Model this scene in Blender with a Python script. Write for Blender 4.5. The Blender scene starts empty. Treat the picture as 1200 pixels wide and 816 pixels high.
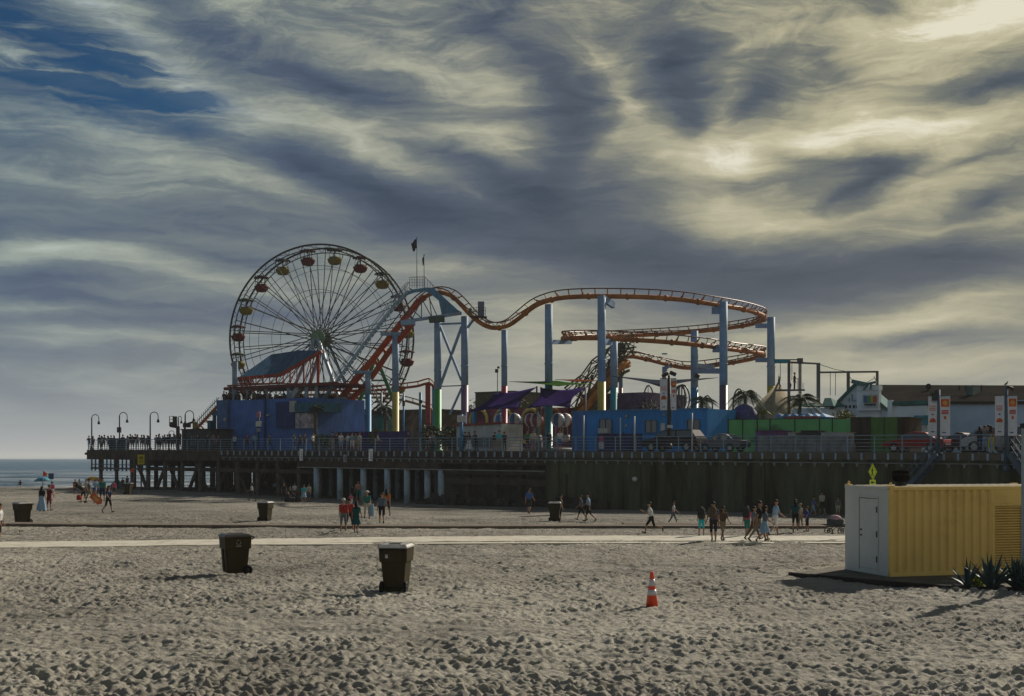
import bpy, bmesh, math, random
import numpy as np
from mathutils import Vector, Matrix, Quaternion, noise as mnoise
random.seed(7); np.random.seed(7)
C = bpy.context.scene.collection
SC = bpy.context.scene
PI = math.pi
R = math.radians

# ------------------------------------------------------------ camera, sky, sun, exposure
CAMH = 3.5; F = 1400.0
cd = bpy.data.cameras.new('camera'); cam = bpy.data.objects.new('camera', cd); C.objects.link(cam)
cam.location = (0, 0, CAMH); cam.rotation_euler = (R(90), 0, 0)
cd.sensor_width = 36; cd.lens = 36*F/1200; cd.shift_y = 129/1200
cd.clip_start = 0.2; cd.clip_end = 30000
SC.camera = cam
SC.view_settings.view_transform = 'Standard'; SC.view_settings.look = 'None'
SC.view_settings.exposure = 0.44; SC.view_settings.gamma = 1; SC.view_settings.use_curve_mapping = False
SUN_EL, SUN_AZ = R(31), R(41)          # azimuth measured from +Y (view axis) towards +X
sd = bpy.data.lights.new('sun', 'SUN'); sun = bpy.data.objects.new('sun', sd); C.objects.link(sun)
sd.energy = 3.9; sd.angle = R(0.9); sd.color = (1.0, 0.91, 0.78)
sdir = Vector((math.sin(SUN_AZ)*math.cos(SUN_EL), math.cos(SUN_AZ)*math.cos(SUN_EL), math.sin(SUN_EL)))
sun.rotation_euler = sdir.to_track_quat('Z', 'Y').to_euler()

def srgb(r, g, b):
    f = lambda c: ((c/255+0.055)/1.055)**2.4 if c > 10 else c/255/12.92
    return (f(r), f(g), f(b))

world = bpy.data.worlds.new("World"); SC.world = world; world.use_nodes = True
def build_world():
    nt = world.node_tree; N = nt.nodes; L = nt.links; N.clear()
    def node(t, **k):
        n = N.new(t)
        for a, b in k.items(): setattr(n, a, b)
        return n
    def m(op, a, b=None, c=None, clamp=False):
        n = node('ShaderNodeMath', operation=op, use_clamp=clamp)
        for i, v in enumerate((a, b, c)):
            if v is None: continue
            if isinstance(v, (int, float)): n.inputs[i].default_value = v
            else: L.new(v, n.inputs[i])
        return n.outputs[0]
    def vm(op, a, b=None):
        n = node('ShaderNodeVectorMath', operation=op)
        for i, v in enumerate((a, b)):
            if v is None: continue
            if isinstance(v, (tuple, list)): n.inputs[i].default_value = v
            else: L.new(v, n.inputs[i])
        return n
    tc = node('ShaderNodeTexCoord')
    sx = node('ShaderNodeSeparateXYZ'); L.new(tc.outputs['Generated'], sx.inputs[0])
    az = m('ARCTAN2', sx.outputs[0], sx.outputs[1])
    el = m('ARCSINE', sx.outputs[2])
    U = m('MULTIPLY', az, 14.0); V = m('MULTIPLY', el, 14.0)
    cx = node('ShaderNodeCombineXYZ'); L.new(U, cx.inputs[0]); L.new(V, cx.inputs[1])
    uv = cx.outputs[0]
    def mapping(vec, loc=(0,0,0), rot=0, sc=(1,1,1), t='POINT'):
        n = node('ShaderNodeMapping', vector_type=t); L.new(vec, n.inputs[0])
        n.inputs[1].default_value = loc; n.inputs[2].default_value = (0,0,rot); n.inputs[3].default_value = sc
        return n.outputs[0]
    def noise(vec, scale, detail=4, rough=.55, dist=0, out=0, lac=2.0):
        n = node('ShaderNodeTexNoise', noise_dimensions='2D'); L.new(vec, n.inputs['Vector'])
        n.inputs['Scale'].default_value = scale; n.inputs['Detail'].default_value = detail
        n.inputs['Roughness'].default_value = rough; n.inputs['Distortion'].default_value = dist
        n.inputs['Lacunarity'].default_value = lac
        return n.outputs[out]
    # swirl the coordinates
    w1 = vm('SUBTRACT', noise(mapping(uv, (3,1,0), .15, (.30,.55,1)), 1.0, 2, .5, 0, 1), (.5,.5,.5)).outputs[0]
    s1 = vm('MULTIPLY', w1, (.55,.32,0)).outputs[0]
    w2 = vm('SUBTRACT', noise(mapping(uv, (13,7,0), .15, (.6,1.5,1)), 1.0, 5, .6, 0, 1), (.5,.5,.5)).outputs[0]
    s2 = vm('MULTIPLY', w2, (.62,.30,0)).outputs[0]
    q = vm('ADD', vm('ADD', uv, s1).outputs[0], s2).outputs[0]
    qc = [q, 0]
    def blob(acc, px, py, rx, ry, rot, w):
        a = math.atan((px-600)/1400); e = math.atan((537-py)*math.cos(a)/1400)
        if qc[1] % 8 == 7:      # keeps the shader evaluating the clouds in short groups
            n_ = node('ShaderNodeVectorMath', operation='MULTIPLY_ADD'); L.new(acc, n_.inputs[0]); n_.inputs[1].default_value = (1e-9,)*3; L.new(q, n_.inputs[2]); qc[0] = n_.outputs[0]
        qc[1] += 1
        d = mapping(qc[0], (a*14, e*14, 0), R(rot), (rx/44, ry/39, 1), 'TEXTURE')
        g = node('ShaderNodeTexGradient', gradient_type='QUADRATIC_SPHERE'); L.new(d, g.inputs[0])
        return m('MULTIPLY_ADD', g.outputs['Fac'], w*(1.12 if w < 0 else (.88 if px > 900 else 1.0)), acc)
    t = m('ADD', m('MINIMUM', m('MAXIMUM', m('MULTIPLY', U, 0.014), -.09), .06), 0.525)
    for b in BLOBS: t = blob(t, *b)
    # streaks: long wind-drawn fibres
    f1 = noise(mapping(q, (0,0,0), R(8), (.35,1.6,1)), 1.0, 7, .52, .5)
    f2 = noise(mapping(q, (5,9,0), R(-35), (.55,1.9,1)), 1.3, 8, .66, 1.0)
    f3 = noise(mapping(q, (8,2,0), R(7), (1.1,8.5,1)), 1.0, 8, .68, .5)
    t = m('MULTIPLY_ADD', m('SUBTRACT', f1, .5), .50, t)
    # crossing fibres only high up
    hi = m('MULTIPLY_ADD', V, .30, -.55, clamp=True)
    t = m('MULTIPLY_ADD', m('MULTIPLY', m('SUBTRACT', f2, .5), hi), .75, t)
    t = m('MULTIPLY_ADD', m('SUBTRACT', f3, .5), .30, t)
    # close to the sea everything melts to even grey
    hz = m('MULTIPLY', m('POWER', 2.71828, m('MULTIPLY', m('ABSOLUTE', V), -1.35)), 1.0, clamp=True)
    t = m('ADD', m('MULTIPLY', t, m('SUBTRACT', 1.0, hz)), m('MULTIPLY', hz, .66))
    # unseen sky: darkened overhead to cut ambient light, lifted behind for fill
    t = m('SUBTRACT', t, m('MINIMUM', m('MULTIPLY_ADD', V, .06, -.38, clamp=True), .45))
    back = m('MULTIPLY_ADD', m('ABSOLUTE', U), .03, -.42, clamp=True)
    t = m('ADD', t, m('MINIMUM', back, .05))
    ramp = node('ShaderNodeValToRGB'); L.new(t, ramp.inputs[0])
    cr = ramp.color_ramp
    stops = [(0.0, srgb(52,62,75)), (.28, srgb(72,80,91)), (.5, srgb(101,105,102)), (.70, srgb(144,142,124)), (.86, srgb(168,164,144)), (1.02, srgb(195,193,180))]
    while len(cr.elements) < len(stops): cr.elements.new(.5)
    for e, (p, c) in zip(cr.elements, stops): e.position = p; e.color = (*c, 1)
    bacc = m('MULTIPLY', U, 0.0)
    for b in BLUES: bacc = blob(bacc, *b[:5], b[5]*.6)
    bn = m('MULTIPLY_ADD', m('SUBTRACT', noise(mapping(q, (2,2,0), R(12), (.8,6.0,1)), 1.0, 8, .62, .5), .5), 2.6, .80)
    bm = m('MULTIPLY', m('MULTIPLY', bacc, m('MAXIMUM', bn, 0.0), clamp=True), .88)
    sky = node('ShaderNodeTexSky', sky_type='NISHITA'); sky.sun_disc = False
    sky.sun_elevation = SUN_EL; sky.sun_rotation = SUN_AZ
    sky.altitude = 0; sky.air_density = 1; sky.dust_density = .6; sky.ozone_density = 3
    tint = node('ShaderNodeMix', data_type='RGBA', blend_type='MULTIPLY'); tint.inputs[0].default_value = 1
    L.new(sky.outputs[0], tint.inputs[6]); tint.inputs[7].default_value = (.02,.13,.21,1)
    cl = node('ShaderNodeMix', data_type='RGBA', blend_type='MULTIPLY'); cl.inputs[0].default_value = 1
    L.new(ramp.outputs[0], cl.inputs[6])
    tn = node('ShaderNodeMix', data_type='RGBA'); L.new(m('MULTIPLY_ADD', U, -.13, .10, clamp=True), tn.inputs[0]); tn.inputs[6].default_value = (10,10,10,1); tn.inputs[7].default_value = (7.6,9.7,12.2,1)
    tw = node('ShaderNodeMix', data_type='RGBA', blend_type='MULTIPLY'); L.new(m('MULTIPLY_ADD', U, .25, .05, clamp=True), tw.inputs[0]); L.new(tn.outputs[2], tw.inputs[6]); tw.inputs[7].default_value = (1.03,1.0,.91,1); L.new(tw.outputs[2], cl.inputs[7])
    mx = node('ShaderNodeMix', data_type='RGBA'); L.new(bm, mx.inputs[0]); L.new(cl.outputs[2], mx.inputs[6]); L.new(tint.outputs[2], mx.inputs[7])
    hm = node('ShaderNodeMix', data_type='RGBA'); L.new(m('MULTIPLY', hz, .8), hm.inputs[0]); L.new(mx.outputs[2], hm.inputs[6]); hm.inputs[7].default_value = (*[10*c for c in srgb(150,151,154)], 1)
    mx = hm
    bg = node('ShaderNodeBackground'); bg.inputs[1].default_value = .1
    L.new(mx.outputs[2], bg.inputs[0])
    out = node('ShaderNodeOutputWorld'); L.new(bg.outputs[0], out.inputs[0])
# px, py, radius along, radius across, tilt (deg, ccw in the sky), weight
BLOBS = [
 # upper left: diagonal white fibres beside the blue opening
 (150, 45, 120, 17, -40, .22), (215, 95, 90, 20, -38, .22), (265,118, 60, 16, -20, .22), (110, 10, 120, 12, -12, .12), (40, 75, 110, 9, -14, .20), (30,118, 110, 7, -4, .12),
 (330, 30, 150, 16, -14, .10), (440, 60, 120, 9, -18, .08), (350, 78, 110, 13, -16, -.20), (420,105, 100, 13, -10, -.24), (250, 60,60,12,-30,-.12),
 # pale shelf crossing the left half
 (110,150, 170, 14, -4, .20), (430,148, 100, 17, -2, .30), (560,120, 110, 40, 5, .12), (580,165, 60, 16, -20, .18), (270,150, 90, 10, 4, .14), (330,133,90,10,0,.08),
 (200,190, 190, 15, -6, .16), (90,215, 150, 12, -3, .16), (215,158, 45, 8, -6, -.22), (60,175, 80,6,0,-.10), (250,215,110,12,-10,.10), (150,240,160,8,-2,-.06),
 # dark wisps sinking to the right
 (300,180, 110, 13, -14, -.20), (370,205, 110, 20, -20, -.22), (450,230, 120, 22, -22, -.22), (540,260, 130, 22, -16, -.18), (560,195, 130, 12, -22, -.24), (470,170,60,8,-14,-.16), (640,265,110,22,-22,-.24), (300,235,90,10,-12,-.10),
 (470,195, 70, 8, -28, .14), (560,228,90,8,-26,.16),
 (110,268, 150, 10, 3, -.22), (240,295, 60, 7, -8, -.26), (70,325, 90, 10, 3, -.26), (120,350, 200, 9, -2, -.16), (200,372,170,9,2,-.20),
 (80,290, 140, 9, 2, .30), (210,315, 110, 10, -8, .26), (60,302, 60,6,0,.1), (90,362, 110, 7, 2, .16), (110,395, 170, 8, 2, .18), (250,345,60,10,0,.10), (60,420,150,9,0,-.14), (120,440,170,9,0,.05),
 (590, 15, 60, 14, 30, -.18), (540, 5,60,10,30,-.08), (470,20,60,14,20,.08),
 # central dark hook
 (600, 50, 110, 16, -32, -.14), (655, 95, 70, 30, -48, -.20), (690,140, 50, 42, 90, -.20), (655,200, 70, 40, 50, -.20), (590,215, 110, 26, 8, -.16), (740,245, 90, 34, -28, -.18), (690,235,90,40,0,-.12),
 (645,170,20,12,40,.0), (600,95,40,14,-30,.10),
 # pale crest right of the hook
 (655, 30, 70, 14, -38, .14), (710, 75, 55, 12, -50, .24), (745,125, 45, 20, -80, .20), (725,165, 45, 22, 60, .18), (700,190, 30, 10, 50, .16), (770,185, 90, 18, 0, .22),
 (770, 30, 40, 12, -60, .02),
 # blue grey hollow with fine fibres
 (770, 20, 60, 22, -40, -.14), (785, 70, 50, 24, -60, -.18), (800,120, 46, 22, -80, -.22), (850, 70, 50, 24, -20, -.16), (820,95,70,40,-30,-.08), (815,150, 30, 9, -10, -.2), (885,120, 40, 18, 40, -.26), (930,100, 70, 14, 14, -.18), (975, 65, 36, 12, -30, -.22), (1030, 5,40,8,-10,-.22),
 (850,120, 70, 18, 58, .20), (870, 50, 60, 14, 30, .18), (840,150,30,8,0,.2),
 # bright right side
 (1000,30, 90, 20, -4, .16), (1120,20, 110, 26, -8, .34), (1180, 5, 60, 20, 0, .28), (1060,75, 70, 24, -10, .14), (1010,115, 90, 18, 6, .16), (1100,150, 130, 18, 4, .24), (960,168, 120, 16, 2, .24), (860,190, 70, 22, -4, .18), (840,230, 40, 30, 10, .26), (900,262, 90, 15, -8, .24), (1100,215, 60, 13, 8, .16), (1010,250, 120, 10, 6, .22), (1130,262, 110, 9, 10, .24), (1110,185,70,8,10,.14),
 (1165,105, 70, 13, 6, -.48), (1100,100,40,10,0,-.18), (1015,196, 62, 11, -2, -.46), (1030,215, 38, 15, 30, -.40), (925,188, 34, 12, -20, -.22), (852,220, 40, 9, 0, -.26), (1165,238, 44, 11, 22, -.42), (1155,186, 46, 5, 14, -.26), (1185,165,40,5,10,-.16), (930,215,40,8,-10,-.08), (990,232,40,6,20,-.2),
 # long slate band and the glow under it
 (1100,303, 190, 20, 0, -.30), (930,315, 190, 26, -2, -.28), (760,300, 180, 30, -10, -.20), (620,300,140,26,-10,-.12), (860,345, 120, 14, 6, -.22), (1000,340,120,12,8,-.2), (700,330, 130, 14, 0, -.08),
 (1120,352, 110, 7, 8, .26), (1060,376, 140, 9, 5, .32), (980,392, 110, 10, 4, .14), (1160,378,90,8,0,.16), (1010,412, 120, 6, 2, .10), (1120,430, 130, 9, 2, .16), (960,440,110,16,0,.12), (1080,398, 90, 5, 0, -.26), (1160,405,60,4,0,-.16), (1170,448,60,5,0,-.12),
 (620,310,110,14,0,.06), (820,425,170,34,0,.16), (620,430,120,40,0,.14), (400,330,110,14,0,.04), (560,335,90,10,0,-.10),
]
BLUES = [(0,30,150,60,-10,.6), (60,60,170,60,-14,.50), (130,20,60,30,-30,.3), (200,120,120,26,-10,.5), (20,150,110,16,-4,.5), (20,28,100,22,-10,.9), (100,62,120,22,-14,.9), (30,90,110,16,-8,.9), (165,112,85,22,-10,1.1), (90,130,120,18,-3,.8), (215,122,26,8,-10,.6), (20,150,70,10,0,.4), (0,190,50,30,0,.22), (120,25,60,8,-20,.35), (0,345,90,60,0,.14), (790,100,70,40,-60,.10), (440,95,90,12,-14,.10), (20,5,90,12,-10,.4)]
build_world()
world.cycles.sampling_method = 'NONE'
SC.cycles.max_bounces = 4; SC.cycles.diffuse_bounces = 2; SC.cycles.glossy_bounces = 2

# ------------------------------------------------------------ materials
MATS = {}
def mat(name, col, rough=.75, metal=0, var=.18, scale=1.5, bump=.0, bscale=30, spec=.5, emit=None, stretch=(1,1,1), dirt=None, alpha=None):
    if name in MATS: return MATS[name]
    mt = bpy.data.materials.new(name); mt.use_nodes = True; nt = mt.node_tree; N = nt.nodes; L = nt.links
    p = N['Principled BSDF']; p.inputs['Roughness'].default_value = rough; p.inputs['Metallic'].default_value = metal
    if spec == .5 and rough > .5: spec = .12
    p.inputs['Specular IOR Level'].default_value = spec
    tc = N.new('ShaderNodeTexCoord'); mp = N.new('ShaderNodeMapping'); L.new(tc.outputs['Object'], mp.inputs[0]); mp.inputs[3].default_value = stretch
    n = N.new('ShaderNodeTexNoise'); L.new(mp.outputs[0], n.inputs['Vector']); n.inputs['Scale'].default_value = scale; n.inputs['Detail'].default_value = 6; n.inputs['Roughness'].default_value = .65
    rp = N.new('ShaderNodeValToRGB'); L.new(n.outputs[0], rp.inputs[0])
    lo = [c*(1-var*1.6) for c in col]; hi = [min(1, c*(1+var)) for c in col]
    if dirt: lo = dirt
    rp.color_ramp.elements[0].position = .32; rp.color_ramp.elements[0].color = (*lo, 1)
    rp.color_ramp.elements[1].position = .68; rp.color_ramp.elements[1].color = (*hi, 1)
    if dirt:
        e = rp.color_ramp.elements.new(.45); e.color = (*col, 1)
    if var >= .1:
        m2 = N.new('ShaderNodeMapping'); L.new(tc.outputs['Object'], m2.inputs[0]); m2.inputs[3].default_value = (1.3,1.3,.30)
        n2 = N.new('ShaderNodeTexNoise'); L.new(m2.outputs[0], n2.inputs['Vector']); n2.inputs['Scale'].default_value = 2.0; n2.inputs['Detail'].default_value = 5; n2.inputs['Roughness'].default_value = .7
        r2 = N.new('ShaderNodeValToRGB'); L.new(n2.outputs[0], r2.inputs[0]); r2.color_ramp.elements[0].position = .35; r2.color_ramp.elements[0].color = (.78,.77,.75,1); r2.color_ramp.elements[1].position = .58; r2.color_ramp.elements[1].color = (1,1,1,1)
        mm = N.new('ShaderNodeMix'); mm.data_type = 'RGBA'; mm.blend_type = 'MULTIPLY'; mm.inputs[0].default_value = 1; L.new(rp.outputs[0], mm.inputs[6]); L.new(r2.outputs[0], mm.inputs[7]); L.new(mm.outputs[2], p.inputs['Base Color'])
    else: L.new(rp.outputs[0], p.inputs['Base Color'])
    if bump:
        nb = N.new('ShaderNodeTexNoise'); L.new(tc.outputs['Object'], nb.inputs['Vector']); nb.inputs['Scale'].default_value = bscale; nb.inputs['Detail'].default_value = 5
        b = N.new('ShaderNodeBump'); b.inputs['Strength'].default_value = bump; b.inputs['Distance'].default_value = .05
        L.new(nb.outputs[0], b.inputs['Height']); L.new(b.outputs[0], p.inputs['Normal'])
    if emit:
        p.inputs['Emission Color'].default_value = (*emit[:3], 1); p.inputs['Emission Strength'].default_value = emit[3]
    if alpha is not None: p.inputs['Alpha'].default_value = alpha
    MATS[name] = mt
    return mt
def cloth_mat(name, col, trans=.5):
    mt = mat(name, col, .85, var=.15, scale=.8)
    N = mt.node_tree.nodes; L = mt.node_tree.links; p = N['Principled BSDF']; p.inputs['Specular IOR Level'].default_value = 0; o = next(n for n in N if n.type == 'OUTPUT_MATERIAL')
    t = N.new('ShaderNodeBsdfTranslucent'); t.inputs[0].default_value = (*col, 1); m_ = N.new('ShaderNodeMixShader'); m_.inputs[0].default_value = trans
    L.new(p.outputs[0], m_.inputs[1]); L.new(t.outputs[0], m_.inputs[2]); L.new(m_.outputs[0], o.inputs[0]); return mt
def glass(name='dark_glass', col=(.03,.04,.05)):
    return mat(name, col, rough=.08, spec=.9, var=.05)

# ------------------------------------------------------------ mesh building
class MB:
    def __init__(s): s.v = []; s.f = []; s.mi = []; s.m = 0; s.sm = []
    def add(s, vs, fs, smooth=False):
        o = len(s.v); s.v += [tuple(v) for v in vs]; s.f += [tuple(i+o for i in f) for f in fs]
        s.mi += [s.m]*len(fs); s.sm += [smooth]*len(fs)
    def box(s, c, size, M=None):
        x, y, z = (a/2 for a in size); c = Vector(c)
        vs = [Vector((i*x, j*y, k*z)) for k in (-1,1) for j in (-1,1) for i in (-1,1)]
        if M is not None: vs = [M @ v for v in vs]
        s.add([v+c for v in vs], [(0,2,3,1),(4,5,7,6),(0,1,5,4),(2,6,7,3),(0,4,6,2),(1,3,7,5)])
    def bx(s, x0, x1, y0, y1, z0, z1): s.box(((x0+x1)/2,(y0+y1)/2,(z0+z1)/2),(x1-x0,y1-y0,z1-z0))
    def bar(s, a, b, w, h=None, up=(0,0,1)):
        """rectangular bar from a to b"""
        h = h or w; a = Vector(a); b = Vector(b); d = (b-a); l = d.length
        if l < 1e-6: return
        d.normalize(); u = Vector(up)
        if abs(d.dot(u)) > .98: u = Vector((0,1,0))
        r = d.cross(u).normalized(); u = r.cross(d).normalized()
        M = Matrix((r, d, u)).transposed()
        s.box((a+b)/2, (w, l, h), M)
    def tube(s, pts, r, n=6, closed=False, caps=True, smooth=True):
        pts = [Vector(p) for p in pts]; k = len(pts)
        rr = r if isinstance(r, (list, tuple)) else [r]*k
        vs = []; prev = None
        for i, p in enumerate(pts):
            if closed: t = pts[(i+1) % k]-pts[i-1]
            else: t = pts[min(i+1,k-1)]-pts[max(i-1,0)]
            t.normalize()
            if prev is None:
                ref = Vector((0,0,1)) if abs(t.z) < .9 else Vector((1,0,0))
                u = t.cross(ref).normalized()
            else:
                u = (prev - t*prev.dot(t)).normalized()
            prev = u; w = t.cross(u)
            for j in range(n):
                a = 2*PI*j/n; vs.append(p + (u*math.cos(a)+w*math.sin(a))*rr[i])
        fs = []
        for i in range(k if closed else k-1):
            for j in range(n):
                a = i*n+j; b = i*n+(j+1) % n; c = ((i+1) % k)*n
                fs.append((a, b, c+(j+1) % n, c+j))
        if caps and not closed: fs += [tuple(range(n))[::-1], tuple((k-1)*n+j for j in range(n))]
        s.add(vs, fs, smooth)
    def rod(s, a, b, r, n=6, r2=None): s.tube([a, b], [r, r2 if r2 is not None else r], n, smooth=n > 5)
    def lathe(s, prof, c=(0,0,0), n=16, sx=1, sy=1, smooth=True):
        c = Vector(c); vs = []; k = len(prof)
        for r, z in prof:
            for j in range(n):
                a = 2*PI*j/n; vs.append(c+Vector((r*sx*math.cos(a), r*sy*math.sin(a), z)))
        fs = [(i*n+j, i*n+(j+1) % n, (i+1)*n+(j+1) % n, (i+1)*n+j) for i in range(k-1) for j in range(n)]
        fs += [tuple(range(n))[::-1], tuple((k-1)*n+j for j in range(n))]
        s.add(vs, fs, smooth)
    def ball(s, c, r, n=10, sc=(1,1,1)):
        s.lathe([(r*math.sin(PI*i/n)*1+1e-4, -r*sc[2]*math.cos(PI*i/n)) for i in range(n+1)], c, n+2, sc[0], sc[1])
    def prism(s, poly, h, M=None, base=0):
        """poly in local XZ, extruded along Y from base to base+h"""
        n = len(poly); vs = [Vector((x, base, z)) for x, z in poly]+[Vector((x, base+h, z)) for x, z in poly]
        if M is not None: vs = [M @ v for v in vs]
        s.add(vs, [tuple(range(n)), tuple(range(2*n-1, n-1, -1))]+[(i+n, (i+1) % n+n, (i+1) % n, i) for i in range(n)])
    def mesh(s, name, mats):
        me = bpy.data.meshes.new(name); me.from_pydata([tuple(v) for v in s.v], [], s.f)
        for m_ in (mats if isinstance(mats, (list, tuple)) else [mats]): me.materials.append(m_)
        me.polygons.foreach_set('material_index', s.mi); me.polygons.foreach_set('use_smooth', s.sm)
        bm = bmesh.new(); bm.from_mesh(me); bmesh.ops.recalc_face_normals(bm, faces=bm.faces); bm.to_mesh(me); bm.free()
        me.update(); return me
    def build(s, name, mats, parent=None, bevel=0):
        o = bpy.data.objects.new(name, s.mesh(name, mats)); C.objects.link(o)
        if parent: o.parent = parent
        if bevel:
            b = o.modifiers.new('bevel', 'BEVEL'); b.width = bevel; b.segments = 2; b.limit_method = 'ANGLE'
        return o
def tag(o, label=None, cat=None, group=None, kind=None):
    if label: o['label'] = label
    if cat: o['category'] = cat
    if group: o['group'] = group
    if kind: o['kind'] = kind
    return o
def thing(name, label, cat, loc=(0,0,0), rz=0, group=None):
    o = bpy.data.objects.new(name, None); C.objects.link(o); o.empty_display_size = .2
    o.location = loc; o.rotation_euler = (0,0,rz)
    return tag(o, label, cat, group)
def kids(o): return KIDS.get(o.name) or [c for c in bpy.data.objects if c.parent == o]
KIDS = {}
def dup(root, loc, rz=0, label=None, group=None, scale=None):
    if root.name not in KIDS:
        ch = [c for c in bpy.data.objects if c.parent == root]
        KIDS[root.name] = ch
        for c in ch: KIDS.setdefault(c.name, [g for g in bpy.data.objects if g.parent == c])
    r = root.copy(); C.objects.link(r); r.location = loc; r.rotation_euler = (0,0,rz)
    if label: r['label'] = label
    if group: r['group'] = group
    if scale: r.scale = (scale,)*3 if isinstance(scale, (int,float)) else scale
    for ch in KIDS[root.name]:
        c = ch.copy(); C.objects.link(c); c.parent = r
        for g in KIDS.get(ch.name, []):
            d = g.copy(); C.objects.link(d); d.parent = c
    return r
def P(px, py, Y): return Vector(((px-600)/F*Y, Y, CAMH+(537-py)/F*Y))
def catmull(pts, step):
    pts = [Vector(p) for p in pts]; out = []
    for i in range(len(pts)-1):
        p0 = pts[max(i-1,0)]; p1 = pts[i]; p2 = pts[i+1]; p3 = pts[min(i+2,len(pts)-1)]
        n = max(2, int((p2-p1).length/step))
        for k in range(n):
            t = k/n
            out.append(.5*((2*p1)+(p2-p0)*t+(2*p0-5*p1+4*p2-p3)*t*t+(3*p1-p0-3*p2+p3)*t**3))
    out.append(pts[-1]); return out
# pier frame: s runs along the front edge from its seaward end, n back from the edge
PA = Vector((-49.5,140,0)); PD = Vector((80.5,-65,0)).normalized(); PN = Vector((-PD.y,PD.x,0))
if PN.y < 0: PN = -PN
PROT = math.atan2(PD.y, PD.x)
def deckz(s): return 4.5-.00628*s
def pier(s, n, z=0): v = PA+PD*s+PN*n; v.z = deckz(s)+z; return v
def pier_s(px, n=0):
    """where the ray through column px crosses the line n metres behind the pier edge"""
    k = (px-600)/F; A = PA+PN*n
    return (k*A.y-A.x)/(PD.x-k*PD.y)
def on_pier(px, n, z=0): return pier(pier_s(px, n), n, z)
def smooth(a, b, x): t = min(1, max(0, (x-a)/(b-a))); return t*t*(3-2*t)
def gz(x, y):
    """large-scale height of the beach"""
    return -.0105*max(0, min(y, 120)-45)*smooth(-45, 5, x)
# ------------------------------------------------------------ beach, sea
def sand_material():
    mt = bpy.data.materials.new('beach_sand'); mt.use_nodes = True; nt = mt.node_tree; N = nt.nodes; L = nt.links
    p = N['Principled BSDF']; p.inputs['Roughness'].default_value = .95; p.inputs['Specular IOR Level'].default_value = .15
    g = N.new('ShaderNodeNewGeometry')
    def nz(scale, det, rough=.6, vec=None):
        n = N.new('ShaderNodeTexNoise'); n.inputs['Scale'].default_value = scale; n.inputs['Detail'].default_value = det; n.inputs['Roughness'].default_value = rough
        L.new(vec or g.outputs['Position'], n.inputs['Vector']); return n.outputs[0]
    na = nz(.35, 8, .7); nb_ = nz(.06, 3, .5); av = N.new('ShaderNodeMath'); av.operation = 'MULTIPLY_ADD'; L.new(nb_, av.inputs[0]); av.inputs[1].default_value = .9; sb_ = N.new('ShaderNodeMath'); sb_.operation = 'MULTIPLY_ADD'; L.new(na, sb_.inputs[0]); sb_.inputs[1].default_value = .8; sb_.inputs[2].default_value = -.35; L.new(sb_.outputs[0], av.inputs[2])
    rp = N.new('ShaderNodeValToRGB'); L.new(av.outputs[0], rp.inputs[0])
    e = rp.color_ramp.elements; e[0].position = .3; e[0].color = (.175,.163,.137,1); e[1].position = .7; e[1].color = (.38,.357,.30,1)
    L.new(rp.outputs[0], p.inputs['Base Color'])
    v = N.new('ShaderNodeTexVoronoi'); v.feature = 'SMOOTH_F1'; v.inputs['Scale'].default_value = 3.2; L.new(g.outputs['Position'], v.inputs['Vector'])
    n2 = nz(9, 6, .7); 
    mm = N.new('ShaderNodeMath'); mm.operation = 'MULTIPLY_ADD'; L.new(v.outputs[0], mm.inputs[0]); mm.inputs[1].default_value = 1.0; L.new(n2, mm.inputs[2])
    b = N.new('ShaderNodeBump'); b.inputs['Strength'].default_value = 1; b.inputs['Distance'].default_value = .16; L.new(mm.outputs[0], b.inputs['Height'])
    # the fine bump belongs to the far beach; the near beach has real dimples
    sp = N.new('ShaderNodeSeparateXYZ'); L.new(g.outputs['Position'], sp.inputs[0])
    mr = N.new('ShaderNodeMapRange'); L.new(sp.outputs[1], mr.inputs[0]); mr.inputs[1].default_value = 30; mr.inputs[2].default_value = 75; mr.inputs[3].default_value = .06; mr.inputs[4].default_value = .30
    L.new(mr.outputs[0], b.inputs['Distance'])
    L.new(b.outputs[0], p.inputs['Normal'])
    return mt
SAND = sand_material()
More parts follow.
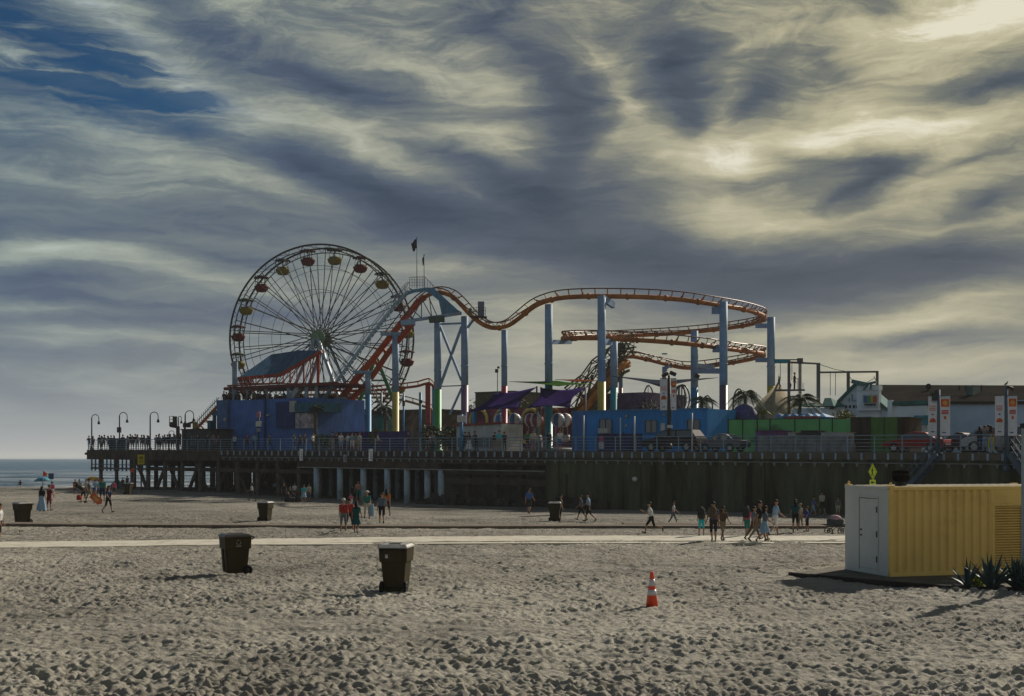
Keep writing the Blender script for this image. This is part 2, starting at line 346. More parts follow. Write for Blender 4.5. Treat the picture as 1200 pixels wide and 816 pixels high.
def relief():
    """raster of footprints and wind ripples, 4 cm cells"""
    cell = .03; x0, x1, y0, y1 = -54, 54, 13, 80
    W = int((x1-x0)/cell); H = int((y1-y0)/cell)
    rng = np.random.default_rng(3)
    def band(lam, anis=1.0, seed=0):
        r = np.random.default_rng(seed).standard_normal((H, W)).astype(np.float32)
        f = np.fft.rfft2(r); ky = np.fft.fftfreq(H, cell)[:, None]; kx = np.fft.rfftfreq(W, cell)[None, :]
        k = np.sqrt((kx*anis)**2+ky**2)*lam
        f *= np.exp(-(k-1)**2*1.6)*(k > 0)
        o = np.fft.irfft2(f, s=(H, W)); return (o/o.std()).astype(np.float32)
    h = band(4.5, 1, 1)*.022 + band(1.5, 1.2, 2)*.014 + band(.55, 1.2, 3)*.009 + band(.26, .8, 4)*.0125 + band(.12,.9,5)*.008
    # raked furrows left by the beach tractor, more worn towards the right
    xs = np.arange(W)*cell+x0; ys = np.arange(H)*cell+y0
    X, Y = np.meshgrid(xs, ys)
    n = 105000
    for i in range(n):
        y = y0+(y1-y0)*rng.random()**1.4; x = rng.uniform(-.62, .62)*(y+8)
        L_ = rng.uniform(.06,.13); Wd = rng.uniform(.04,.07); a = rng.uniform(0, PI); d = rng.uniform(.014,.046)
        if rng.random() < .25: L_ *= 1.5; Wd *= 1.5
        ci = int((x-x0)/cell); cj = int((y-y0)/cell); k = 9
        if ci < k or cj < k or ci >= W-k or cj >= H-k: continue
        sx = X[cj-k:cj+k+1, ci-k:ci+k+1]-x; sy = Y[cj-k:cj+k+1, ci-k:ci+k+1]-y
        u = (sx*math.cos(a)+sy*math.sin(a))/L_; v = (-sx*math.sin(a)+sy*math.cos(a))/Wd
        r2 = u*u+v*v
        h[cj-k:cj+k+1, ci-k:ci+k+1] += -d*np.exp(-r2*1.2)+d*.42*np.exp(-(np.sqrt(r2)-1.5)**2*3)
    # some stretches are trodden deep, others blown smooth
    ys = np.arange(H)*cell+y0; am = band(7, .55, 11)+.5*band(3, .7, 12); am = 1/(1+np.exp(-1.6*(am+.35))); h *= (.88+.35*am)
    # tyre tracks sweeping across
    def track(f, w, d, amp=1):
        nonlocal h
        t = np.abs(Y-f(X)); h *= 1-.45*np.exp(-(t/(w*2.6))**2)*amp; h += (-d*np.exp(-(t/w)**2)+d*.5*np.exp(-((t-w*1.9)/(w*.7))**2))*amp
    for off in (0, 1.9):
        track(lambda x, o=off: 27.5+o+.55*x+.012*x*x, .22, .035)
        track(lambda x, o=off: 41+o-.16*x+.010*(x-6)**2, .24, .03)
        track(lambda x, o=off: 23+o*.8-.28*x, .2, .03)
        track(lambda x, o=off: 36+o+.9*(x-2), .2, .03, amp=(X > -2))
        track(lambda x, o=off: 31+o-1.1*(x-9), .26, .035, amp=(X > 2))
        track(lambda x, o=off: 25+o*.9+.22*(x-3), .25, .03)
        track(lambda x, o=off: 19.5+o*.8-.10*x, .2, .025)
    return h, cell, x0, y0
RH, RC, RX0, RY0 = relief()
def rel(x, y):
    fx = (x-RX0)/RC; fy = (y-RY0)/RC
    fx = np.clip(fx, 0, RH.shape[1]-2.01); fy = np.clip(fy, 0, RH.shape[0]-2.01)
    i = fx.astype(int); j = fy.astype(int); a = fx-i; b = fy-j
    return (RH[j,i]*(1-a)+RH[j,i+1]*a)*(1-b)+(RH[j+1,i]*(1-a)+RH[j+1,i+1]*a)*b
PATH_PTS = None
def path_y(x):
    """centre line of the concrete beach path"""
    return 52.9+.0*x - 5.6*smooth(8, -24, x)**1.0 * 1.0 if False else 52.7-5.4*smooth(4, -26, x)
def far_gz(X, Y):
    t = np.clip((X+45)/50, 0, 1); t = t*t*(3-2*t)
    return -.0105*np.maximum(0, np.minimum(Y, 120)-45)*t
def near_sand():
    ny = 1000; nx = 900
    ys = 15*np.exp(np.linspace(0, math.log(80/15), ny)); ks = np.linspace(-.66, .66, nx)
    Yg, Kg = np.meshgrid(ys, ks, indexing='ij'); Xg = Kg*(Yg+3)
    fade = np.clip((79-Yg)/6, 0, 1)
    # smooth under the path and the walk
    py = 52.7-5.4*np.clip((4-Xg)/30, 0, 1)**2*(3-2*np.clip((4-Xg)/30, 0, 1))
    flat = np.clip(np.abs(Yg-py)*1.2-1.7, 0, 1)*np.clip(np.abs(Yg-62.8)-.9, 0, 1)
    edge = np.clip((.655-np.abs(Kg))/.02, 0, 1)*np.clip((Yg-15)/.3, 0, 1)
    Z = far_gz(Xg, Yg)+rel(Xg, Yg)*fade*(.08+.92*flat)*edge + .012*edge*fade
    v = np.stack([Xg, Yg, Z], -1).reshape(-1, 3).astype(np.float32)
    me = bpy.data.meshes.new('sand'); me.vertices.add(len(v)); me.vertices.foreach_set('co', v.ravel())
    a = np.arange(ny*nx).reshape(ny, nx); q = np.stack([a[:-1,:-1], a[:-1,1:], a[1:,1:], a[1:,:-1]], -1).reshape(-1, 4)
    me.loops.add(q.size); me.loops.foreach_set('vertex_index', q.ravel().astype(np.int32))
    me.polygons.add(len(q)); me.polygons.foreach_set('loop_start', np.arange(0, q.size, 4, dtype=np.int32))
    me.polygons.foreach_set('use_smooth', np.ones(len(q), bool))
    me.update(); me.validate()
    me.materials.append(SAND); o = bpy.data.objects.new('trodden_sand', me); C.objects.link(o); tag(o, kind='structure')
near_sand()
def far_sand():
    xs = np.concatenate([np.linspace(-1500,-90,10), np.linspace(-80,120,81), np.linspace(140,3000,12)]); 
    ys = np.concatenate([np.linspace(-400,-20,8), np.linspace(-10,15,6), np.linspace(16,79,22), np.linspace(80,150,60)])
    X, Y = np.meshgrid(xs, ys, indexing='ij'); Z = far_gz(X, Y)
    inside = (Y > 17) & (Y < 77) & (np.abs(X) < .62*(Y+3)); Z = np.where(inside, Z-.5, Z-.004)
    # slopes to the waterline, which runs off to the right behind the pier
    Z = np.where(Y > 146, -.35-.2*(Y-146)/4, Z)
    for i in range(len(xs)):
        for j in range(len(ys)):
            if not inside[i,j] and 80 <= Y[i,j] <= 146: Z[i,j] += .10*mnoise.noise(Vector((X[i,j]*.12, Y[i,j]*.25, 0)))
    n1, n2 = X.shape; v = np.stack([X,Y,Z],-1).reshape(-1,3)
    f = [(i*n2+j, (i+1)*n2+j, (i+1)*n2+j+1, i*n2+j+1) for i in range(n1-1) for j in range(n2-1)]
    me = bpy.data.meshes.new('beach'); me.from_pydata([tuple(map(float,a)) for a in v], [], f); me.materials.append(SAND)
    me.polygons.foreach_set('use_smooth', [True]*len(f))
    tag(bpy.data.objects.new('beach', me), kind='structure'); C.objects.link(bpy.data.objects['beach'])
far_sand()
def sea():
    mt = bpy.data.materials.new('sea_water'); mt.use_nodes = True; nt = mt.node_tree; N = nt.nodes; L = nt.links
    p = N['Principled BSDF']; p.inputs['Roughness'].default_value = .35; p.inputs['Specular IOR Level'].default_value = .25
    g = N.new('ShaderNodeNewGeometry')
    mp = N.new('ShaderNodeMapping'); L.new(g.outputs['Position'], mp.inputs[0]); mp.inputs[3].default_value = (.035,.16,1)
    n = N.new('ShaderNodeTexNoise'); L.new(mp.outputs[0], n.inputs['Vector']); n.inputs['Scale'].default_value = 1.0; n.inputs['Detail'].default_value = 9; n.inputs['Roughness'].default_value = .68
    b = N.new('ShaderNodeBump'); b.inputs['Strength'].default_value = 1; b.inputs['Distance'].default_value = 6.0; L.new(n.outputs[0], b.inputs['Height']); L.new(b.outputs[0], p.inputs['Normal'])
    # foam on the breaking crests
    mp2 = N.new('ShaderNodeMapping'); L.new(g.outputs['Position'], mp2.inputs[0]); mp2.inputs[3].default_value = (.018,.075,1)
    n2 = N.new('ShaderNodeTexNoise'); L.new(mp2.outputs[0], n2.inputs['Vector']); n2.inputs['Scale'].default_value = 1.3; n2.inputs['Detail'].default_value = 8; n2.inputs['Roughness'].default_value = .6
    rp = N.new('ShaderNodeValToRGB'); L.new(n2.outputs[0], rp.inputs[0]); rp.color_ramp.elements[0].position = .44; rp.color_ramp.elements[1].position = .58
    sp = N.new('ShaderNodeSeparateXYZ'); L.new(g.outputs['Position'], sp.inputs[0])
    mr = N.new('ShaderNodeMapRange'); L.new(sp.outputs[1], mr.inputs[0]); mr.inputs[1].default_value = 150; mr.inputs[2].default_value = 420; mr.inputs[3].default_value = .9; mr.inputs[4].default_value = 0
    mu = N.new('ShaderNodeMath'); mu.operation = 'MULTIPLY'; L.new(rp.outputs[0], mu.inputs[0]); L.new(mr.outputs[0], mu.inputs[1])
    mx = N.new('ShaderNodeMix'); mx.data_type = 'RGBA'; L.new(mu.outputs[0], mx.inputs[0]); mx.inputs[6].default_value = (.045,.13,.21,1); mx.inputs[7].default_value = (.7,.72,.72,1)
    L.new(mx.outputs[2], p.inputs['Base Color'])
    xs = np.concatenate([np.linspace(-9000,-300,10), np.linspace(-260,60,161), np.linspace(100,9000,10)])
    ys = np.concatenate([np.arange(147, 330, 1.0), np.linspace(340, 900, 30), np.linspace(1200,12000,8)])
    vs = []; 
    for x in xs:
        for y in ys:
            a = max(0, 1-(y-150)/250)
            c = y+6*mnoise.noise(Vector((x*.02, y*.01, 0)))
            w = (.5+.5*math.sin(c*.42))**3*.55*a+.15*mnoise.noise(Vector((x*.15,y*.3,2)))*a
            w *= smooth(147, 158, y)
            vs.append((x, y, -.30+w))
    n2_ = len(ys); f = [(i*n2_+j, (i+1)*n2_+j, (i+1)*n2_+j+1, i*n2_+j+1) for i in range(len(xs)-1) for j in range(n2_-1)]
    me = bpy.data.meshes.new('sea'); me.from_pydata(vs, [], f); me.materials.append(mt); me.polygons.foreach_set('use_smooth', [True]*len(f))
    o = bpy.data.objects.new('sea', me); C.objects.link(o); tag(o, kind='structure')
sea()
def ribbon(name, xs, yc, w, z, th, m):
    """flat slab following yc(x)"""
    mb = MB(); ring = []
    for x in xs:
        y = yc(x); g = gz(x, y); ww = w(x) if callable(w) else w
        ring.append([(x, y-ww/2, g+z-th), (x, y-ww/2, g+z), (x, y+ww/2, g+z), (x, y+ww/2, g+z-th)])
    vs = [p for r in ring for p in r]; fs = []
    for i in range(len(xs)-1):
        for j in range(3): fs.append((i*4+j, i*4+j+1, (i+1)*4+j+1, (i+1)*4+j))
    fs += [(0,1,2,3), tuple((len(xs)-1)*4+j for j in (3,2,1,0))]
    mb.add(vs, fs); return mb.build(name, m)
PALE = mat('path_concrete', (.50,.47,.39), .85, var=.14, scale=1.0, bump=.3, bscale=8, dirt=(.36,.32,.24))
xs = [i*.4 for i in range(-175, 152)]
tag(ribbon('path', xs, lambda x: 52.7-5.4*smooth(4,-26,x)+.06*math.sin(x*1.7), lambda x: 3.3+.22*mnoise.noise(Vector((x*.9,3,0)))+.12*math.sin(x*2.9), .055, .3, PALE), kind='structure')
tag(ribbon('footpath', [i*1.0 for i in range(-11, 61)], lambda x: 49.3-1.2*smooth(4,-12,x), .7, .07, .3, PALE), kind='structure')
WALKM = mat('weathered_planks', (.17,.14,.11), .9, var=.3, scale=2, bump=.3, stretch=(1,6,1))
def walk(name, xa, xb, yf, z, label):
    n = max(2, int((xb-xa)/1.0)); xs = [xa+(xb-xa)*i/n for i in range(n+1)]
    o = ribbon(name, xs, yf, 1.5, z, .6, WALKM); tag(o, kind='structure')
wy = lambda x: 62.6+.35*math.sin(x*.13)+.2*math.sin(x*.37)
walk('boardwalk', -26.5, 16.4, wy, .16, '')
walk('boardwalk', 6.0, 60, lambda x: wy(x)-.0-1.6 if False else wy(x)+1.52, .20, '')
# ------------------------------------------------------------ pier
WL = {}
def wthing(name, label, cat, loc, group=None):
    o = thing(name, label, cat, loc, 0, group); WL[o.name] = Vector(loc); return o
def W(mb, name, m, parent, bevel=0, kind=None):
    """build a part whose coordinates are world coordinates under an unrotated thing"""
    o = mb.build(name, m, parent, bevel); l = WL[parent.name]; o.data.transform(Matrix.Translation(-l)); WL[o.name] = l
    if kind: o['kind'] = kind
    return o
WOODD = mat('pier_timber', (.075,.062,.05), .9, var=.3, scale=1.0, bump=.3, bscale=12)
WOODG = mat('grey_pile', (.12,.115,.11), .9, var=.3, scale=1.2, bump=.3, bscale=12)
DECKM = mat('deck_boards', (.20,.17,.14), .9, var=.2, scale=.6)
BLUEP = mat('pale_blue_paint', (.24,.36,.50), .5, var=.12, scale=.8)
BLUEC = mat('column_paint', (.34,.44,.52), .55, var=.14, scale=.9, dirt=(.18,.22,.24))
RAILM = mat('rail_blue', (.16,.27,.38), .5, var=.15)
def wall_mat():
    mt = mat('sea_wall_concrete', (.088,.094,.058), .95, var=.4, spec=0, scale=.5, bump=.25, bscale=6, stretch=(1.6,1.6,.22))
    return mt
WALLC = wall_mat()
pr = wthing('pier', 'long amusement pier on timber piles and pale columns, running across the beach to the sea', 'pier', pier(0,0,-4.5))
DT = .38
def slab(mb, s0, s1, n0, n1, z0, z1):
    c = [pier(s0,n0),pier(s1,n0),pier(s1,n1),pier(s0,n1)]
    vs = [Vector((p.x,p.y,p.z+z0)) for p in c]+[Vector((p.x,p.y,p.z+z1)) for p in c]
    mb.add(vs, [(3,2,1,0),(4,5,6,7),(0,1,5,4),(1,2,6,5),(2,3,7,6),(3,0,4,7)])
mb = MB(); slab(mb, 0, 165, 0, 78, -DT, 0); W(mb, 'deck', DECKM, pr)
SW = pier_s(640); SC0 = pier_s(505); SP1 = pier_s(366)
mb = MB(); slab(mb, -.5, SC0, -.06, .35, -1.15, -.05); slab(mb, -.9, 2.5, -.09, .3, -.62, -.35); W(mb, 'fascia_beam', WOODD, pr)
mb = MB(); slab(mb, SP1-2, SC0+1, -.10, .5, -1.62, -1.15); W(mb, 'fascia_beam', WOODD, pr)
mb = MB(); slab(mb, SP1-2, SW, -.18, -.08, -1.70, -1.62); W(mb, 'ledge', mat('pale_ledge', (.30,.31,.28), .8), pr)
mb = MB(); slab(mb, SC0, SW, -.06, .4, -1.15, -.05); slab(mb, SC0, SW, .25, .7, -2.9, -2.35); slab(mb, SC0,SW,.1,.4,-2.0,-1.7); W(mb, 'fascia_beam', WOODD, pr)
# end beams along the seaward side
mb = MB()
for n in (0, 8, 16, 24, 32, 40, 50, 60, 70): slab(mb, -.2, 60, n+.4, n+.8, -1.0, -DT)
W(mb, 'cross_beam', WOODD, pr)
def ground_at(p): return gz(p.x, p.y)
cnt = 0
for ri, n in enumerate((.5, 4, 8.5, 13, 19, 26, 36, 48)):
    st = 3.15 if ri == 0 else 4.2+ri*.25
    s = 1.6+(.0 if ri == 0 else (ri*1.37) % 3)
    while s < SP1+1 and cnt < 98:
        a = pier(s, n); b = Vector((a.x+random.uniform(-.08,.08), a.y, ground_at(a)-.9)); a.z -= DT
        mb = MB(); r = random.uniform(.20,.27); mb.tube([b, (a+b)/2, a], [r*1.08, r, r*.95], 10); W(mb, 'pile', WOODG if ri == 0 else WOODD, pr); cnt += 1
        s += st
for px, dx in ((166,-3.0),(190,3.2),(203,-3.2),(228,3),(236,-3),(262,3),(282,-3),(305,3),(330,-3)):
    s = pier_s(px, 1.2); a = pier(s+dx*.5, 1.2, -DT); b = pier(s-dx*.5, 1.2); b.z = -.8
    mb = MB(); mb.rod(b, a, .2, 8); W(mb, 'raking_pile', WOODG, pr)
# low fender walk under the seaward end
mb = MB(); s1 = pier_s(172)
slab(mb, .4, s1, -.12, .06, -2.25, -2.05); slab(mb, .4, s1, -.12, .02, -1.75, -1.68)
s = .5
while s < s1: slab(mb, s, s+.13, -.13, .0, -2.45, -1.1); s += .78
W(mb, 'fender', WOODG, pr)
mb = MB(); slab(mb, s1, SP1, .3, .6, -2.3, -1.9); W(mb, 'cross_beam', WOODD, pr)
for px in (371, 398.5, 426, 454, 477, 501, 517):
    a = on_pier(px, .15, -1.7); b = Vector((a.x, a.y, ground_at(a)-.6))
    mb = MB(); mb.rod(b, a, .29, 14); W(mb, 'column', BLUEC, pr)
for px in (388, 412, 440, 466, 489, 530,560):
    a = on_pier(px, 7, -1.0); b = Vector((a.x, a.y, ground_at(a)-.6)); mb = MB(); mb.rod(b, a, .25, 10); W(mb, 'column', BLUEC, pr)
mb = MB(); slab(mb, pier_s(352,14), pier_s(550,14), 14, 14.4, -6.5, -.4); W(mb, 'recess_and_shade_wall', WOODD, pr)  # dark sheet added behind the columns to stand for under-deck shade
mb = MB(); s = pier_s(246, 16)
while s < pier_s(356, 16): slab(mb, s, s+random.uniform(.8,1.1), 16, 16.2, -6, -.4); s += random.choice((1.0, 1.1, 1.15, 1.5))
W(mb, 'shade_slats', WOODD, pr)  # slats added under the deck so it reads dark with slivers of light
mb = MB(); slab(mb, 1, pier_s(356,6), 6, 6.3, -1.9, -.4); slab(mb, 1, pier_s(356,20), 20, 20.3, -2.4, -.4); W(mb, 'cross_beam', WOODD, pr)
# recessed wall and rubble between the columns and the big wall
mb = MB(); slab(mb, pier_s(509,3), SW+.5, 3.0, 3.5, -6.5, -.4); W(mb, 'recess_and_shade_wall', mat('recess_concrete', (.16,.165,.14), .9, var=.25, scale=.7), pr)
for px in (545, 578, 607):
    s = pier_s(px, .6); mb = MB(); slab(mb, s, s+.45, .5, 1.0, -6.2, -.4); W(mb, 'pier_post', WOODD, pr)
mb = MB()
s = pier_s(500)
while s < pier_s(712):
    n = random.uniform(-.9, 1.6)-.3; c = pier(s, n); h = random.uniform(.3,.9)
    M = Matrix.Rotation(random.uniform(0,3), 3, 'Z') @ Matrix.Rotation(random.uniform(-.4,.4), 3, 'X')
    mb.box((c.x, c.y, ground_at(c)+h*.3), (random.uniform(.8,1.8), random.uniform(.6,1.1), h*1.4), M); s += .33
tag(mb.build('rubble', mat('dark_rubble', (.06,.055,.045), .95, var=.4, bump=.5, bscale=8)), kind='structure')
# concrete sea wall: panels with joints, ribs and a doorway
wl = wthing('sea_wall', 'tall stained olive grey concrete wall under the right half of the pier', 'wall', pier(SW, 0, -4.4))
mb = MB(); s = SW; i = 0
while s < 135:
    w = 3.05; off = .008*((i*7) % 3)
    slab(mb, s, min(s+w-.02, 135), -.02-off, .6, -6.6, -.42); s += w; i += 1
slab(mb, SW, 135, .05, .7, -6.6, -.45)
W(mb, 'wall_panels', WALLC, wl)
mb = MB(); slab(mb, SW-.2, 135, -.24, .3, -.50, -.02); W(mb, 'coping', mat('coping', (.11,.10,.08), .9), wl)
mb = MB()
s = SW+1.2
while s < 134: slab(mb, s, s+.16, -.17, 0, -6.6, -.5); s += 9.15
W(mb, 'wall_ribs', WALLC, wl)
s = pier_s(896); mb = MB(); slab(mb, s-.9, s+1.0, -.14, .0, -6.4, -3.7); W(mb, 'door', mat('dark_door', (.03,.03,.028), .8), wl)
s = pier_s(745); mb = MB(); c = pier(s, -.12, -2.15); mb.ball(c, .2, 8); W(mb, 'round_lamp', mat('lamp_white', (.75,.78,.8), .4), wl)
s = pier_s(664); mb = MB(); slab(mb, s, s+.12, -.2, 0, -5.4, -1.9); W(mb, 'drain_pipe', WOODD, wl)
# brackets with pipe hangers along the deck edge
s = pier_s(262); k = 0
while k < 98 and s < 128:
    mb = MB(); slab(mb, s, s+.13, -.34, -.245, -.52, -.08); W(mb, 'bracket', BLUEP, pr); s += 1.0 if s < 60 else .92; k += 1
mb = MB(); s = pier_s(262)
while s < 128:
    slab(mb, s+.42, s+.52, -.36, -.245, -1.0, -.8); slab(mb, s+.36, s+.58, -.40, -.30, -.84, -.78); s += 1.02
mb.tube([pier(pier_s(262),-.3,-.74), pier(128,-.3,-.74)], .035, 6)
W(mb, 'conduit', mat('conduit', (.22,.25,.25), .6), pr)
# guard rail
rl = wthing('guard_rail', 'blue grey metal guard rail with horizontal bars along the edge of the pier deck', 'railing', pier(40, -.1))
for h, r in ((1.12,.035),(.86,.022),(.62,.022),(.38,.022),(.14,.022)):
    mb = MB(); mb.tube([pier(0,-.12,h), pier(pier_s(1098),-.12,h)], r, 6); mb.tube([pier(pier_s(1106),-.12,h), pier(pier_s(1182),-.12,h)], r, 6); mb.tube([pier(0,-.12,h), pier(0,9,h)], r, 6); W(mb, 'rail', RAILM, rl)
s = 0
while s < pier_s(1182):
    mb = MB(); a = pier(s,-.12,-.1); mb.bar(a, a+Vector((0,0,1.25)), .07); W(mb, 'post', RAILM, rl); s += 1.9
# stairs down to the beach
STM = mat('stair_steel', (.07,.11,.155), .6, var=.15)
def stairs(name, label, s_top, s_bot, n, ztop, zbot):
    st = wthing(name, label, 'staircase', pier(s_top, n, -4))
    a = pier(s_top, n, ztop); b = pier(s_bot, n); b.z = zbot
    off = PN*1.3
    for o in (Vector((0,0,0)), off):
        mb = MB(); mb.bar(a+o+Vector((0,0,-.1)), b+o+Vector((0,0,-.1)), .06, .28); W(mb, 'stringer', STM, st)
        for hh in (1.0, .55):
            mb = MB(); mb.tube([a+o+Vector((0,0,hh)), b+o+Vector((0,0,hh))], .03, 6); W(mb, 'handrail', STM, st)
        for i in range(6):
            p = a.lerp(b, i/5)+o; mb = MB(); mb.bar(p, p+Vector((0,0,1.0)), .05); W(mb, 'post', STM, st)
    n_ = int(abs(a.z-b.z)/.19)
    for i in range(n_):
        p = a.lerp(b, (i+.5)/n_)+off*.5; mb = MB(); M = Matrix.Rotation(PROT, 3, 'Z'); mb.box(p, (.28, 1.25, .04), M); W(mb, 'step', mat('step_metal', (.06,.08,.10), .6), st)
    return st
stairs('beach_stairs', 'blue steel staircase slanting down the sea wall left of the banner lamp post', pier_s(1099,-1.3), pier_s(1030,-1.3), -1.6, .0, -.55)
stairs('beach_stairs', 'blue steel staircase at the far right edge, going down behind the tall pale post', pier_s(1184,-1.3), pier_s(1240,-1.3), -1.6, .0, -.55)
# hanging signs on the rail
for px, top, bot, w, name, lab, c in ((353,526,540,.42,'hanging_sign','narrow white sign hung under the pier rail below the blue building',(.8,.8,.8)),
        (434.5,526,540.5,.5,'hanging_sign','white sign under the pier rail between the blue and yellow banded columns',(.8,.8,.8)),
        (404.5,533,541.5,.42,'hanging_sign','small grey sign fixed low on the pier fascia between two white ones',(.35,.36,.34))):
    a = on_pier(px, -.42); zt = CAMH+(537-top)/F*a.y; zb = CAMH+(537-bot)/F*a.y
    t = wthing(name, lab, 'sign', a); mb = MB(); M = Matrix.Rotation(PROT,3,'Z'); mb.box((a.x,a.y,(zt+zb)/2), (w,.04,zt-zb), M); W(mb, 'panel', mat('sign_white_%g' % c[0], c, .6), t)
    mb = MB()
    for q in range(5): mb.box((a.x,a.y-.03,zt-(zt-zb)*(.25+.13*q)), (w*.5,.03,.05), M)
    W(mb, 'lettering', mat('sign_ink', (.05,.08,.2), .7), t)
    mb = MB(); mb.bar((a.x,a.y+.03,zt-.05),(a.x,a.y+.3,zt-.02),.03); W(mb, 'hook', RAILM, t)
# hooked lamps on the seaward end
DARK = mat('dark_iron', (.035,.037,.04), .6)
def hook_lamp(px, n, topy, hookpx, label, cat='lamp post', box=False, scale=1, mt=None):
    mt = mt or DARK
    a = on_pier(px, n); Y = a.y; zt = CAMH+(537-topy)/F*Y; w = hookpx/F*Y
    t = wthing('lamp_post', label, cat, a, 'hooked lamps on the pier')
    r = abs(w)/2; sg = 1 if w > 0 else -1
    mb = MB(); pts = [a, Vector((a.x,a.y,zt-r))]+[Vector((a.x+sg*(r-r*math.cos(q)), a.y, zt-r+r*math.sin(q))) for q in [PI*i/10 for i in range(1,11)]]+[Vector((a.x+w,a.y,zt-r-.35))]
    mb.tube(pts, [.09, .07]+[.045]*11, 8); W(mb, 'pole', mt, t)
    mb = MB(); c = Vector((a.x+w,a.y,zt-r-.75)); mb.lathe([(.04,.42),(.1,.36),(.17,.1),(.15,.05),(.02,0)], c, 10); W(mb, 'lantern', mt, t)
    mb = MB(); mb.lathe([(.2,0),(.2,.15),(.1,.3),(.09,.5)], a, 10); W(mb, 'base', mt, t)
    if box: mb = MB(); mb.box((a.x,a.y-.12,CAMH+(537-504)/F*Y), (.42,.3,.62)); W(mb, 'speaker_box', mt, t)
    return t
hook_lamp(107.5, .6, 486, 8.3, 'black hooked lamp post at the seaward corner of the pier')
hook_lamp(140, .8, 483.5, 9, 'black hooked lamp post with a box on its pole, second from the sea', box=True)
hook_lamp(176, .8, 483, 9.3, 'plain black hooked lamp post standing alone, third from the sea')
hook_lamp(217, 1.5, 481.5, 10, 'black hooked lamp post beside the dark flat-roofed hut')
hook_lamp(198, 22, 505, 6, 'small distant hooked lamp post left of the dark hut')
hook_lamp(209, 14, 488, 3.5, 'thin hooked lamp between the raised work basket and the hut')
